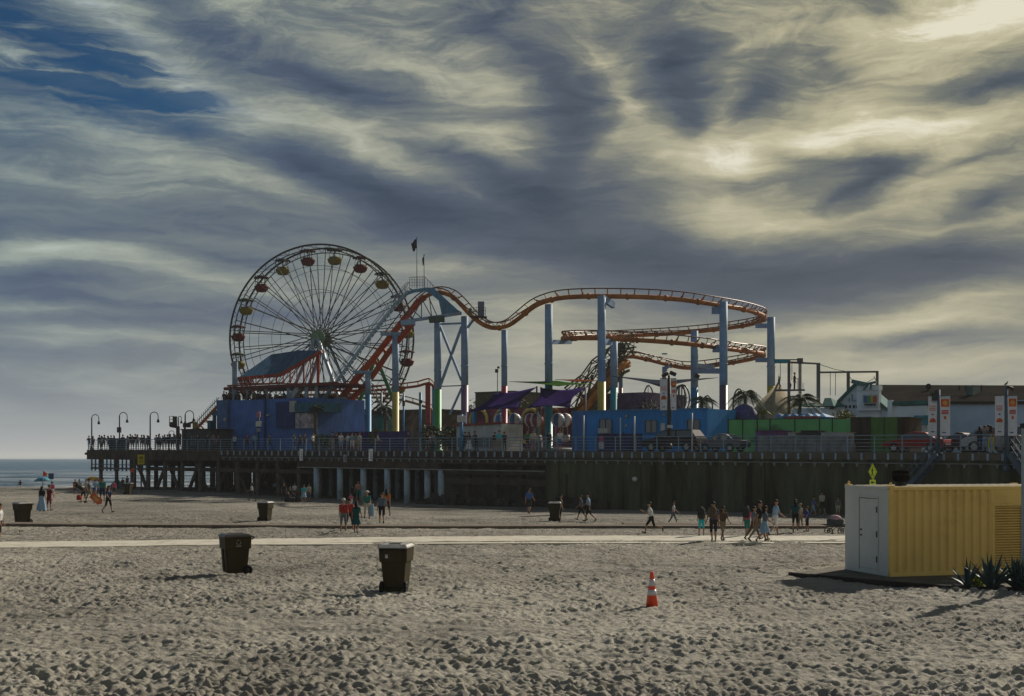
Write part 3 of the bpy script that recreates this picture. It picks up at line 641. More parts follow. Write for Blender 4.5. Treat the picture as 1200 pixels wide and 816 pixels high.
# ------------------------------------------------------------ Ferris wheel
WHY = 160.0; wc = P(376.5, 397, WHY); WR = 12.35
DKM = mat('wheel_steel', (.035,.038,.04), .8, metal=0, var=.2)
LTM = mat('wheel_silver', (.11,.118,.125), .8, metal=0, var=.15)
RED = mat('tub_red', (.11,.016,.013), .8); YEL = mat('tub_yellow', (.17,.14,.015), .8); GRNH = mat('hub_green', (.12,.22,.13), .5)
LEGB = mat('leg_blue', (.16,.25,.36), .5, var=.15)
def build_wheel():
    wt = thing('ferris_wheel', 'big Ferris wheel with red and yellow tub gondolas and silver spokes', 'ferris wheel', (wc.x, wc.y, 4.45), R(-10.7))
    h = wc.z-4.45; half = 1.55
    ring = lambda r, y, n=120: [(r*math.sin(2*PI*i/n), y, h+r*math.cos(2*PI*i/n)) for i in range(n)]
    for y in (-half, half):
        mb = MB(); mb.tube(ring(WR, y), .13, 6, True); mb.tube(ring(WR-.62, y), .075, 5, True)
        for i in range(80):
            a = 2*PI*i/80; b = a+(PI/80)*(1 if i % 2 else -1)
            mb.rod((WR*math.sin(a),y,h+WR*math.cos(a)), ((WR-.62)*math.sin(b),y,h+(WR-.62)*math.cos(b)), .03, 4)
        mb.build('rim', DKM, wt)
        mb = MB(); mb.tube(ring(9.55, y, 60), .028, 4, True); mb.tube(ring(6.4, y, 60), .028, 4, True); mb.build('inner_ring', DKM, wt)
    # spokes share one mesh per side
    for sgn in (-1, 1):
        mb = MB(); mb.rod((0, .05*sgn, .55), (0, 0, WR-.55), .040, 5); 
        me = None
        for i in range(40):
            g = (i//2)*18+9; a = R(g+(3.4 if i % 2 else -3.4))
            hx = .85*math.sin(R(g)+(-.5 if i % 2 else .5)); hz = .85*math.cos(R(g)+(-.5 if i % 2 else .5))
            A = Vector((hx, sgn*1.25, h+hz)); B = Vector(((WR-.6)*math.sin(a), sgn*half, h+(WR-.6)*math.cos(a)))
            m2 = MB(); m2.rod(A, B, .062, 5); m2.build('spoke', LTM if i % 4 < 2 else DKM, wt)
    mb = MB()
    for i in range(20):
        a = R(9+18*i); x = (WR-.35)*math.sin(a); z = h+(WR-.35)*math.cos(a)
        mb.rod((x,-half,z),(x,half,z),.05,6)
        a2 = a+R(9); mb.rod((WR*math.sin(a),-half,h+WR*math.cos(a)), (WR*math.sin(a2),half,h+WR*math.cos(a2)), .03, 4)
        mb.rod((WR*math.sin(a2),half,h+WR*math.cos(a2)), (WR*math.sin(a2+R(9)),-half,h+WR*math.cos(a2+R(9))), .03, 4)
    mb.build('cross_ties', DKM, wt)
    mb = MB(); M = Matrix.Rotation(R(90), 4, 'X')
    def disc(y0, y1, r, n=24):
        n_ = n; vs = [(r*math.sin(2*PI*i/n_), y, h+r*math.cos(2*PI*i/n_)) for y in (y0,y1) for i in range(n_)]
        mb.add(vs, [tuple(range(n_)), tuple(range(2*n_-1,n_-1,-1))]+[(i,(i+1)%n_,(i+1)%n_+n_,i+n_) for i in range(n_)])
    disc(-1.45,-1.2,1.0); disc(1.2,1.45,1.0); disc(-1.9,1.9,.38); disc(-1.62,-1.45,.7)
    mb.build('hub', GRNH, wt)
    mb = MB()
    for i in range(16):
        a = 2*PI*i/16; mb.rod((.9*math.sin(a),-1.3,h+.9*math.cos(a)), (.9*math.sin(a+.7),1.3,h+.9*math.cos(a+.7)), .04, 4)
    mb.build('hub_bracing', DKM, wt)
    for sy in (-1, 1):
        for sx in (-1, 1):
            mb = MB(); mb.bar((sx*.25, sy*1.95, h-.2), (sx*6.2, sy*3.2, .1), .36, .4); mb.build('leg', LEGB, wt)
        mb = MB(); mb.bar((-3.4, sy*2.6, h*.46), (3.4, sy*2.6, h*.46), .2, .25); mb.build('leg_brace', LEGB, wt)
    mb = MB(); mb.box((0,0,.35), (14,7,.7)); mb.build('loading_base', mat('ride_base', (.2,.22,.25), .7), wt)
    # one gondola of each colour, then copies
    def gondola(m):
        g = MB(); n = 14
        g.lathe([(.30,-2.05),(.62,-1.98),(.86,-1.72),(.97,-1.38),(1.0,-1.28),(.93,-1.30),(.78,-1.72),(.3,-1.85)], (0,0,0), n); g.mi = [0]*len(g.f)
        return g
    def make(m, i):
        a = R(9+18*i); x = (WR-.35)*math.sin(a); z = h+(WR-.35)*math.cos(a)
        g = gondola(m).build('gondola', m, wt); g.location = (x,0,z)
        c = MB(); c.lathe([(1.02,-.10),(1.0,-.02),(.55,.10),(.05,.26)], (0,0,0), 10)
        for k in range(10):
            q = 2*PI*k/10; c.lathe([(.12,-.2),(.13,-.08)], (.95*math.cos(q), .95*math.sin(q), 0), 5)
        c.build('canopy', mat('canopy_dark_green', (.06,.08,.05), .7) if m is YEL else mat('canopy_dark_red', (.09,.03,.03), .7), g)
        p = MB()
        for k in range(4):
            q = 2*PI*k/4+.4; p.rod((.8*math.cos(q),.8*math.sin(q),-1.4),(.6*math.cos(q),.6*math.sin(q),-.05),.03,5)
        p.rod((0,0,-1.9),(0,0,.1),.05,6)
        p.build('frame', DKM, g)
        s_ = MB(); s_.lathe([(.50,-1.6),(.60,-1.35),(.66,-1.0),(.72,-1.0),(.70,-1.35),(.6,-1.65)], (0,0,0), 12); s_.build('seat_back', m, g)
        return g
    protos = {}
    # index 0 sits just right of the top; colours alternate yellow / red
    for i in range(20):
        m = YEL if i % 2 == 0 else RED
        if m not in protos: protos[m] = make(m, i)
        else:
            a = R(9+18*i); g = protos[m]; c = g.copy(); C.objects.link(c); c.parent = wt; c.location = ((WR-.35)*math.sin(a), 0, h+(WR-.35)*math.cos(a)); c.rotation_euler = (0,0,i*.7)
            for ch in [k for k in bpy.data.objects if k.parent == g]:
                d = ch.copy(); C.objects.link(d); d.parent = c
build_wheel()
# ------------------------------------------------------------ roller coaster
ORG = mat('track_orange', (.35,.125,.03), .6, var=.3, scale=.8)
ORR = mat('lift_red_orange', (.36,.06,.018), .6, var=.25, scale=.8)
RLM = mat('running_rail', (.10,.035,.02), .45, metal=.3)
PILC = mat('pillar_blue_grey', (.20,.31,.47), .6, var=.15, scale=.5)
cst = wthing('roller_coaster', 'steel roller coaster with orange track, blue lift stairs and colour-banded columns', 'roller coaster', on_pier(600, 22))
SPINE = [(372,500,134),(400,466,132),(430,430,131),(455,398,129),(478,369,128),(492,353,127.5),(504,345,127),(516,343,126.5),(528,346.5,126),(539,356,125),(551,369,124),(566,380.5,123),(580,384.5,122),(596,381.5,121),(611,371,120),(626,359.5,118.5),(641,353,117),(660,349,115.8),(690,347.5,114.6),(720,347.5,114),(760,348.5,113.8),(800,351.5,114.5),(835,356.5,116),(865,361.5,119),(884,366,122.5),(895,370.5,126),(895,375,130),(885,379,134),(865,383,137),(830,387.5,138.5),(790,391,138),(750,393,136),(710,395,133),(680,396.5,129),(663,397,124.5),(661,397,120.5),(674,396.5,117),(700,396.5,115.2),(734,398,114.5),(781,401,114.5),(823,405,116),(852,409,119),(880,412.5,123),(894,414.5,127),(894,417,131),(885,420,134.5),(865,424,136.5),(840,428,137.5),(815,431,137.5),(800,431,137),(781,427,136),(757,421,134),(738,418,132.5),(722,424,131),(708,441,130),(690,463,130),(675,481,130),(660,492,131),(640,500,133)]
sp = catmull([P(*a) for a in SPINE], .55)
T = [(sp[min(i+1,len(sp)-1)]-sp[max(i-1,0)]).normalized() for i in range(len(sp))]
# banking from plan curvature
bank = []
for i in range(len(sp)):
    a = T[max(i-4,0)]; b = T[min(i+4,len(T)-1)]; c = a.x*b.y-a.y*b.x; bank.append(max(-.55, min(.55, c*1.6)))
bank = [sum(bank[max(i-5,0):i+6])/len(bank[max(i-5,0):i+6]) for i in range(len(bank))]
UP = []; SD = []
for i in range(len(sp)):
    t = T[i]; r = t.cross(Vector((0,0,1))).normalized(); u = r.cross(t).normalized()
    q = Quaternion(t, bank[i]*-1); UP.append(q @ u); SD.append(q @ r)
nl = next(i for i, p in enumerate(sp) if p.x > P(495,0,127).x)
mb = MB(); mb.tube(sp[nl:], .23, 8); W(mb, 'spine', ORG, cst)
mb = MB(); mb.tube(sp[:nl+1], .34, 8); mb.tube([p-u*1.15+Vector((0,0,0)) for p, u in zip(sp[:nl-3], UP)], .31, 8)
for i in range(0, nl-4, 3):
    mb.rod(sp[i]-SD[i]*.0, sp[i]-UP[i]*1.15, .2, 5)
W(mb, 'lift_spine', ORR, cst)
for sg in (-1, 1):
    mb = MB(); mb.tube([p+u*.55+d*.50*sg for p, u, d in zip(sp, UP, SD)], .065, 5); W(mb, 'rail', RLM, cst)
mb = MB()
for i in range(0, len(sp), 2):
    if i < 14: continue
    p = sp[i]; 
    for sg in (-1,1): mb.rod(p+UP[i]*.15, p+UP[i]*.52+SD[i]*.5*sg, .05, 4)
    if i % 4 == 0: mb.bar(p+UP[i]*.40-SD[i]*.5, p+UP[i]*.40+SD[i]*.5, .10, .08)
for i in range(nl+6, len(sp), 6):
    p = sp[i]; mb.tube([p-T[i]*.12, p+T[i]*.12], .31, 8)
W(mb, 'track_ties', ORG, cst, kind='stuff')
def near_i(px, Y):
    q = P(px, 0, Y); return min(range(len(sp)), key=lambda i: (sp[i].x-q.x)**2+(sp[i].y-q.y)**2)
def pillar(px, ytop, ysplit, Y, wpx, col, top=PILC, cap=0):
    p = P(px, ytop, Y); r = wpx/F*Y/2; d = Vector((p.x, p.y, 0)); s = (d-PA).dot(PD); zb = deckz(s)
    zs = CAMH+(537-ysplit)/F*Y
    mb = MB(); mb.m = 0; mb.lathe([(r, zs), (r, p.z)], (p.x,p.y,0), 16); mb.m = 1; mb.lathe([(r*1.4, zb), (r*1.4, zb+.15), (r+.004, zb+.16), (r+.004, zs+.03)], (p.x,p.y,0), 16)
    mb.m = 0; mb.lathe([(r*1.12, zs+2), (r*1.12, zs+2.12)], (p.x,p.y,0), 16)
    if cap: mb.box((p.x,p.y,p.z+.15),(cap/F*Y,.6,.34))
    return W(mb, 'column', [top, col], cst)
cm = lambda n, c: mat('band_'+n, c, .5, var=.12, scale=.6)
BLU = cm('blue',(.02,.22,.48)); PUR = cm('purple',(.28,.14,.36)); YLW = cm('yellow',(.50,.40,.08)); GRN = cm('green',(.04,.30,.07)); PNK = cm('pink',(.42,.05,.10)); TEA = cm('teal',(.02,.30,.38)); MAU = cm('mauve',(.17,.12,.22)); DPU = cm('dark_purple',(.10,.07,.13)); ROS = cm('rose',(.30,.10,.14)); MYL = cm('mustard',(.38,.32,.02))
pillar(431.5, 437, 463, 130.3, 7, BLU, cap=0)
pillar(406.8, 468, 469, 131.8, 5.5, PUR)
pillar(463.5, 393, 460, 128.2, 8, YLW)
pillar(513, 372, 457, 127, 8.5, GRN)
pillar(544.5, 371, 452, 125, 8.5, MAU)
pillar(591, 387, 453, 121.2, 7, PNK)
pillar(643, 357, 451, 116.8, 9, TEA)
pillar(705, 347, 448, 112.9, 9.6, YLW)
pillar(719.5, 400, 455, 128, 8.6, TEA)
pillar(727.5, 426, 455, 132, 4.5, ROS)
pillar(813.8, 388, 455, 133.5, 8.8, BLU)
pillar(847.8, 354, 452, 114.6, 9.6, DPU)
pillar(903.6, 372, 453, 124, 9.3, MYL)
pillar(779, 430, 436, 136.3, 6.2, mat('post_white',(.45,.45,.42),.6))
def girder(a, b, w, h, m=PILC, name='bracket_arm'):
    mb = MB(); mb.bar(a, b, w, h); W(mb, name, m, cst)
girder(P(414,436.3,130.2), P(435.5,436.3,130.2), .5, .32); girder(P(392,467,131.7), P(411,467,131.7), .5, .3); girder(P(446,391.5,128.1), P(472,391.5,128.1), .5, .34)
girder(P(643,401,116.8), P(668,401,120.6), .4, .42); girder(P(705,349,112.9),P(719,358,115),.35,.6); girder(P(705,401,113), P(716,401,115), .35, .6)
girder(P(847,364,114.7),P(836,364,117),.35,.7); girder(P(847,409,114.7),P(837,409,118),.35,.7)
girder(P(903,382,124),P(887,382,130),.35,.5); girder(P(903,422,124),P(887,422,130),.35,.5)
girder(P(813.8,435,133.4),P(846,435,120),.5,.55); girder(P(779,432,136.2),P(785,428,136),.4,.4)
girder(P(813.8,428,133.5),P(836,430,136),.4,.4)
# X bracing between the two tall crest columns
girder(P(516,383,126.8),P(541,446,125.2),.18,.26,name='cross_brace'); girder(P(541,383,125.2),P(516,452,126.8),.18,.26,name='cross_brace')
girder(P(516,380,126.8),P(541,379,125.2),.12,.2,name='cross_brace'); girder(P(516,453,126.8),P(541,452,125.2),.08,.12,name='cross_brace'); girder(P(541,455,125.2),P(527,486,126),.15,.2,name='cross_brace')
# crest structure: blue catwalk wedge, truss and beams
CAT = mat('catwalk_blue', (.04,.16,.30), .5, var=.12)
Yc = 125.6
def plate(pts, Y, th, m, name):
    mb = MB(); q = [P(x,y,Y) for x,y in pts]; mb.prism([(p.x,p.z) for p in q], th, None, Y); W(mb, name, m, cst)
plate([(476,346),(482,339.5),(500,337),(508,337.5),(536,363),(541,366),(541,369),(518,371),(514,352),(504,344),(498,341),(486,342.5)], Yc, .3, CAT, 'crest_panel')
girder(P(470,377.5,Yc-.2),P(539,367.5,Yc-.2),.5,.3,LEGB,'crest_beam'); girder(P(470,379,Yc-.2),P(487,378,Yc-.2),.9,.45,PILC,'crest_beam')
girder(P(503,375,Yc-.1),P(521,374,Yc-.1),1.2,.55,mat('machine_green',(.06,.09,.08),.7),'crest_beam')
for x0,y0,x1,y1 in ((475,376,482,362),(482,362,494,373),(494,373,494,350),(494,350,506,372),(506,372,503,347),(482,376,494,352),(486,375,475,365),(503,350,512,370)):
    girder(P(x0,y0,Yc-.15),P(x1,y1,Yc-.15),.10,.10,LTM,'crest_strut')
# evacuation stairs beside the lift
stp = [(355,500),(372,478),(396,448),(423,411),(448,379),(470,352),(482,340)]
so = catmull([P(x,y,133.2-(x-355)*.052) for x,y in stp], .5)
for dz, w, nm in ((0,.22,'stair_stringer'),(1.0,.05,'stair_handrail'),(.55,.04,'stair_handrail')):
    for dy in (0, -1.1):
        mb = MB()
        for a, b in zip(so[:-1:3], so[3::3]): mb.bar(a+Vector((0,dy,dz)), b+Vector((0,dy,dz)), .08 if w > .1 else .05, w)
        W(mb, nm, mat('stair_blue',(.22,.34,.46),.5), cst)
for i in range(0, len(so), 1):
    if i > 97: break
mb = MB()
for i in range(len(so)): mb.box(so[i]+Vector((0,-.55,.0)), (.30,1.05,.05))
for i in range(0,len(so),5): mb.bar(so[i]+Vector((0,-1.1,0)), so[i]+Vector((0,-1.1,1.0)), .05)
W(mb, 'stair_treads', mat('tread_pale',(.35,.40,.38),.6), cst, kind='stuff')
# guard fence and flags on the crest
mb = MB(); fr = [(462,350),(470,343),(480,333),(480,325),(498,324.5),(508,333)]
q = [P(480,338.5,Yc),P(480,325,Yc),P(498,324.5,Yc),P(510,337,Yc)]
mb.tube(q, .035, 5)
for x in range(480,500,3): mb.rod(P(x,338,Yc),P(x,325,Yc),.02,4)
for y in (328,331,334.5): mb.rod(P(480,y,Yc),P(498,y,Yc),.018,4)
for x in range(501,510,3): mb.rod(P(x,338,Yc),P(x,337-(510-x),Yc),.02,4)
for x in (462,467,471,475): mb.rod(P(x,364-(x-462)*1.4,Yc),P(x,352-(x-462)*1.25,Yc),.02,4)
mb.rod(P(460,354,Yc),P(480,330,Yc),.03,4)
W(mb, 'crest_fence', LTM, cst)
def flag(px, top, bot, w, h, label, m, droop):
    a = P(px, bot, Yc); t = wthing('flagpole', label, 'flagpole', a)
    mb = MB(); mb.rod(a, P(px, top, Yc), .045, 6, .03); mb.ball(P(px,top,Yc), .08, 6); W(mb, 'pole', LTM, t)
    mb = MB(); n = 10; vs = []; z0 = P(px, top+2, Yc).z
    for j in range(n+1):
        for i in range(n+1):
            u = i/n; v = j/n
            vs.append((a.x-w*u*(1-.35*v), a.y+.12*math.sin(u*9+v*3), z0-h*v-droop*u*u*(1-.3*v)+.1*math.sin(u*7)))
    fs = [(j*(n+1)+i,j*(n+1)+i+1,(j+1)*(n+1)+i+1,(j+1)*(n+1)+i) for i in range(n) for j in range(n)]
    mb.add(vs, fs, True); f = W(mb, 'flag', m, t); sd_ = f.modifiers.new('s','SOLIDIFY'); sd_.thickness = .02
flag(488.5, 279, 338, .62, 1.0, 'taller flagpole on the coaster crest with a dark drooping flag', mat('flag_dark',(.04,.03,.05),.8), .45)
flag(497, 299, 338, .22, .8, 'shorter flagpole on the coaster crest with a small furled flag', mat('flag_navy',(.05,.05,.09),.8), .2)
# sign box on its bracket behind the first dip
sb = wthing('sign_box', 'dark blue box on a small railed landing beside the first coaster drop', 'box', P(560,376,123.5))
mb = MB(); a = P(563.8,362.5,123.5); mb.box(a, (.68,.5,1.55)); W(mb, 'cabinet', mat('cab_blue',(.08,.11,.19),.5), sb, .03)
mb = MB(); mb.box(P(561,372,123.5), (1.7,.9,.12)); W(mb, 'landing', DKM, sb)
mb = MB()
for x in (551,554.5,558,569): mb.rod(P(x,372,123.1),P(x,360.5,123.1),.025,4)
for y in (360.5,364,368): mb.rod(P(551,y,123.1),P(569,y,123.1),.02,4)
mb.box(P(551,365,123.2),(.35,.3,.6)); W(mb, 'landing_rail', LTM, sb)
mb = MB(); mb.bar(P(556,373,123.5),P(548,384,124.5),.2); W(mb, 'bracket', PILC, sb)
# escape stairs on the final plunge and the motor box
mb = MB(); i0 = near_i(724,131); i0 = max(i for i in range(len(sp)) if i > len(sp)*.8 and sp[i].x > P(718,0,131).x)
seg = list(range(i0-4, len(sp)-6))
for i in seg:
    p = sp[i]+SD[i]*-1.2+Vector((0,0,.9)); mb.box(p, (.5,1.0,.06)); 
    if i % 2 == 0: mb.bar(p, p+Vector((0,0,1.05)), .07)
for a, b in zip(seg[:-3:3], seg[3::3]):
    for dz in (1.05,.55,-.1): mb.bar(sp[a]-SD[a]*1.2+Vector((0,0,.9+dz)), sp[b]-SD[b]*1.2+Vector((0,0,.9+dz)), .09)
    mb.bar(sp[a]-UP[a]*1.5, sp[b]-UP[b]*1.5, .25); mb.bar(sp[a], sp[b]-UP[b]*1.5, .12); mb.bar(sp[a]-SD[a]*1.2+Vector((0,0,1.0)), sp[b]-SD[b]*1.2+Vector((0,0,1.9)), .08)
    for s_ in (-1.2, .2): mb.bar(sp[a]+SD[a]*s_+Vector((0,0,2.3)), sp[b]+SD[b]*s_+Vector((0,0,2.3)), .16); mb.bar(sp[a]+SD[a]*s_, sp[b]+SD[b]*s_+Vector((0,0,2.3)), .11); mb.bar(sp[a]+SD[a]*s_+Vector((0,0,2.3)), sp[b]+SD[b]*s_, .11)
    mb.bar(sp[a]-SD[a]*1.2+Vector((0,0,.7)), sp[b]-UP[b]*.3, .16)
m2 = MB(); m2.tube([sp[i]-UP[i]*.75 for i in seg], .5, 8); m2.tube([sp[i]-UP[i]*.3+SD[i]*.9 for i in seg], .16, 6); W(m2, 'plunge_spine', mat('plunge_orange',(.42,.17,.03),.7,var=.35), cst)
W(mb, 'plunge_stairs', mat('stairs_olive',(.10,.10,.06),.7), cst)
mb = MB(); mb.box(P(728.5,408.5,131), (.85,.8,1.1)); mb.box(P(726,414,131), (.4,.5,.8)); W(mb, 'motor_box', DARK, cst)
# tangle of white and green bracing under the lift
LB = mat('brace_white', (.30,.31,.30), .6); GR2 = mat('brace_green', (.04,.17,.07), .6)
br_ = wthing('ride_tower', 'tall green A-shaped ride tower with white struts standing behind the lift hill', 'ride tower', P(445,500,142))
for a,b,w,m_ in (((439,414),(463,474),.42,GR2),((443,410),(419,478),.42,GR2),((430,446),(454,446),.2,GR2),((463,474),(467,530),.36,GR2),((419,478),(416,530),.36,GR2)):
    mb = MB(); mb.bar(P(*a,142),P(*b,142),w); W(mb,'leg',m_,br_)
for a,b in (((408,478),(436,530)),((430,478),(408,530)),((395,466),(426,530)),((425,462),(392,530)),((446,470),(476,530)),((474,462),(440,530)),((352,470),(376,530)),((384,474),(358,530)),((436,452),(448,480)),((404,452),(394,480))):
    mb = MB(); mb.bar(P(*a,143),P(*b,143),.14); W(mb,'strut',LB,br_)
# low tracks and red pylon behind the lift
lo = wthing('low_track', 'low orange coaster track on thin posts running behind the lift hill', 'coaster track', P(440,500,150))
for pts in ([(345,458,152),(380,457,151),(410,458.5,150),(440,457.5,149),(470,455,148),(490,452.5,147),(503,449,146),(509,455,145)], [(356,468,156),(400,468,155),(440,466,152),(470,469,150),(490,474,149),(506,480,148)], [(350,463,160),(420,462,160),(468,461,158)]):
    pp = catmull([P(*a) for a in pts], .8); mb = MB(); mb.tube(pp, .17, 6)
    for dz, dy in ((.55,-.45),(.55,.45)): mb.tube([p+Vector((0,dy,dz)) for p in pp], .06, 5)
    for p in pp[::2]: mb.rod(p, p+Vector((0,-.45,.55)), .05, 4)
    W(mb, 'track', ORR if pts[0][0] != 356 else mat('track_tan',(.32,.22,.10),.6), lo)
mb = MB(); a = P(501.5,449,147); mb.bx(a.x-.3,a.x+.3,a.y-.3,a.y+.3,4.2,a.z); W(mb, 'pylon', mat('pylon_red',(.30,.06,.06),.6), lo)
mb = MB(); mb.lathe([(.3,4.1),(.3,15.4-3)], (P(509,0,149).x,149,0), 10); W(mb, 'pylon', TEA, lo)
for x in (360,385,447,492): mb = MB(); a = P(x,460,149); mb.rod((a.x,a.y,4.2),a,.12,8); W(mb, 'post', LEGB, lo)
# ------------------------------------------------------------ things on the pier deck
def zr(px, py, n): p = on_pier(px, n); return CAMH+(537-py)/F*p.y-p.z
def S(px, n): return pier_s(px, n)
def pslab(mb, px0, px1, n0, n1, py_top, py_bot=None, z0=0):
    """box on the deck: columns px0..px1 seen on its front face, n0..n1 deep, top at row py_top"""
    s0, s1 = S(px0, n0), S(px1, n0); zt = zr((px0+px1)/2, py_top, n0); zb = zr((px0+px1)/2, py_bot, n0) if py_bot else z0
    slab(mb, s0, s1, n0, n1, zb, zt)
def pthing(name, label, cat, px, n, group=None): return wthing(name, label, cat, on_pier(px, n), group)
HB = mat('hall_blue', (.055,.14,.40), .6, var=.16, scale=.5); HBD = mat('hall_blue_dark', (.025,.05,.17), .6, var=.2)
h = pthing('ride_hall', 'tall plain blue boarding hall below the Ferris wheel, visitors on its roof', 'building', 310, 6)
mb = MB(); pslab(mb, 258, 363, 7, 15, 468); W(mb, 'wall', HB, h)
mb = MB(); pslab(mb, 254, 266, 6.6, 6.98, 469); W(mb, 'wall_panel', mat('hall_blue_pale',(.06,.13,.30),.6), h)
for a, b in ((266.3,267.5),(309,310.4)): mb = MB(); pslab(mb, a, b, 6.8, 6.97, 467.5); W(mb, 'pilaster', HBD, h)
mb = MB(); pslab(mb, 323, 345, 6.55, 6.98, 471, 501); W(mb, 'recess_panel', HBD, h)
mb = MB(); pslab(mb, 345, 370, 6.3, 10, 472, 483); W(mb, 'upper_box', mat('box_teal',(.03,.12,.19),.6), h)
mb = MB(); pslab(mb, 339, 345, 6.2, 6.5, 470, 483); W(mb, 'white_panel', mat('panel_white',(.35,.36,.38),.6), h)
mb = MB(); pslab(mb, 346, 364, 6.55, 6.98, 484, 502); W(mb, 'mural', mat('mural',(.26,.24,.28),.7,var=.9,scale=1.6,dirt=(.05,.10,.12)), h)
mb = MB(); c = on_pier(314, 6.85, zr(314,487,6.9)); mb.ball(c, .22, 6, (1,1,.6)); c = on_pier(263.5, 6.5, zr(263,492,6.6)); mb.ball(c, .18, 6); W(mb, 'wall_light', mat('light_cream',(.4,.38,.3),.5), h)
# canopy carried over the hall roof
c = pthing('boarding_canopy', 'long dark red canopy on blue posts over the blue hall roof', 'canopy', 320, 10)
DR = mat('canopy_red', (.14,.035,.03), .6, var=.25, scale=1)
mb = MB(); pslab(mb, 262, 392, 8.5, 9, 450.8, 454.5); pslab(mb, 262, 392, 9, 16, 451.5, 453.2); W(mb, 'roof', DR, c)
mb = MB(); pslab(mb, 266, 330, 8.2, 8.45, 449.6, 451.6); W(mb, 'fascia', mat('fascia_rust',(.22,.07,.04),.6), c)
for px in (270,278,290,312,338,359,371):
    mb = MB(); p0 = on_pier(px, 9.2); p0.z += zr(px,468,9.2)-.3; p1 = on_pier(px, 9.2, zr(px,453,9.2)); mb.bar(p0, p1, .34); W(mb, 'post', BLUEP, c)
mb = MB(); p0 = on_pier(341,9,zr(341,470,9)); p1 = on_pier(351,9,zr(351,455,9)); mb.bar(p0,p1,.6); W(mb, 'chute', mat('panel_white',(.35,.36,.38),.6), c)
mb = MB()
for i in range(34):
    px = random.choice([random.uniform(268,345), random.uniform(348,392)]); p0 = on_pier(px, 15, zr(px,467,15)); mb.box(p0, (random.uniform(.3,.9),.3,random.uniform(.3,1.1)))
W(mb, 'stacked_gear', mat('gear_orange',(.25,.08,.03),.7,var=.6,scale=.8), c)
# blue roof with red truss in front of the wheel
r = wthing('station_roof', 'sloping blue metal roof on red lattice trusses in front of the Ferris wheel', 'roof', P(328,438,134))
pl = [P(279,442.8,136),P(328,438.8,134.5),P(377,410.8,133),P(350,410.8,140),P(318,415.5,143)]
mb = MB(); lo_ = [p-Vector((0,0,.3)) for p in pl]; mb.add(pl+lo_, [(0,1,2,3,4),(9,8,7,6,5)]+[(i,(i+1)%5,(i+1)%5+5,i+5) for i in range(5)])
W(mb, 'roof_sheet', mat('roof_blue', (.055,.12,.19), .9, spec=0, var=.2, scale=.5, stretch=(4,.3,1)), r)
TR = mat('truss_red', (.26,.05,.03), .6)
mb = MB(); q = lambda x,y,Y=134: P(x,y,Y)
mb.bar(q(279,443.6,135.8),q(328,439.6,134.2),.3); mb.bar(q(328,439.8,134.2),q(377,412,132.8),.34); mb.bar(q(279,449.5,135.8),q(390,449.8,134),.12)
xs_ = list(range(284,380,8)); 
for i, x in enumerate(xs_):
    yt = 443-(x-279)*.08 if x < 328 else 439.5-(x-328)*.565
    mb.bar(q(x,yt),q(x,450),.16 if i % 2 else .1)
    if i+1 < len(xs_): mb.bar(q(x,450),q(xs_[i+1],(443-(xs_[i+1]-279)*.08 if xs_[i+1] < 328 else 439.5-(xs_[i+1]-328)*.565)),.08)
W(mb, 'truss', TR, r)
for x, y in ((272,444),(275,444)): pass
mb = MB(); a = q(275.5,430,137); mb.bar(Vector((a.x,a.y,4.3)), P(275.5,424,137), .55); W(mb, 'column', LEGB, r)
mb = MB(); a = q(373,412,134); mb.bar(Vector((a.x,a.y,4.3)), q(373,413), .25); W(mb, 'column', TR, r)
# green stair frame left of the hall
st = pthing('hall_stairs', 'green and orange stair frame leaning against the left end of the blue hall', 'staircase', 250, 7)
GRS = mat('stair_green', (.12,.20,.17), .6)
def pp(px, py, n): return on_pier(px, n, zr(px, py, n))
mb = MB(); mb.bar(pp(231,502,7.5), pp(257,474,7.5), .12,.3); mb.bar(pp(231,502,8.6), pp(257,474,8.6), .12,.3); W(mb, 'stringer', mat('orange_dark',(.30,.08,.03),.6), st)
mb = MB()
for i in range(12): p = pp(231+i*2.2,502-i*2.35,8); mb.box(p, (.5,1.2,.07)); mb.bar(p+Vector((0,-.55,0)),p+Vector((0,-.55,1.0)),.05)
mb.bar(pp(231,494,7.4),pp(257,466,7.4),.07); W(mb, 'steps', GRS, st)
mb = MB(); pslab(mb, 248, 257, 7.5, 9, 481,487); pslab(mb,249,251,7.5,7.8,487); pslab(mb,243,246.5,7,7.4,493); W(mb, 'landing', mat('box_teal',(.03,.12,.19),.6), st)
mb = MB()
for a,b in ((233,497),(240,492),(236,500)): mb.bar(pp(a,b,7.3),pp(a+7,b+7,7.3),.12)
W(mb, 'brace', mat('orange_dark',(.30,.08,.03),.6), st)
# dark hut, work basket, rooftop unit
hu = pthing('flat_hut', 'dark flat-roofed hut with a grid window near the seaward end of the pier', 'hut', 230, 3)
mb = MB(); pslab(mb, 213, 246, 4, 9, 503.5); W(mb, 'wall', mat('hut_grey', (.075,.085,.09), .8, var=.2), hu)
mb = MB(); pslab(mb, 211.5, 247, 3.8, 9.2, 502.6, 504); W(mb, 'roof', mat('hut_roof',(.05,.055,.06),.8), hu)
w_ = MB(); pslab(w_, 223.5, 232, 3.9, 3.98, 511, 522); wf = W(w_, 'window', mat('hut_window',(.16,.20,.24),.3), hu)
mb = MB()
for px in (225.5,227.7,229.8): pslab(mb, px, px+.3, 3.84, 3.89, 511, 522)
for py in (513.7,516.5,519.3): pslab(mb, 223.5, 232, 3.84, 3.89, py, py+.3)
W(mb, 'glazing_bars', DARK, hu)
ru = pthing('rooftop_machine', 'small yellow and dark machine standing on the roof of the dark hut', 'machine', 224, 5)
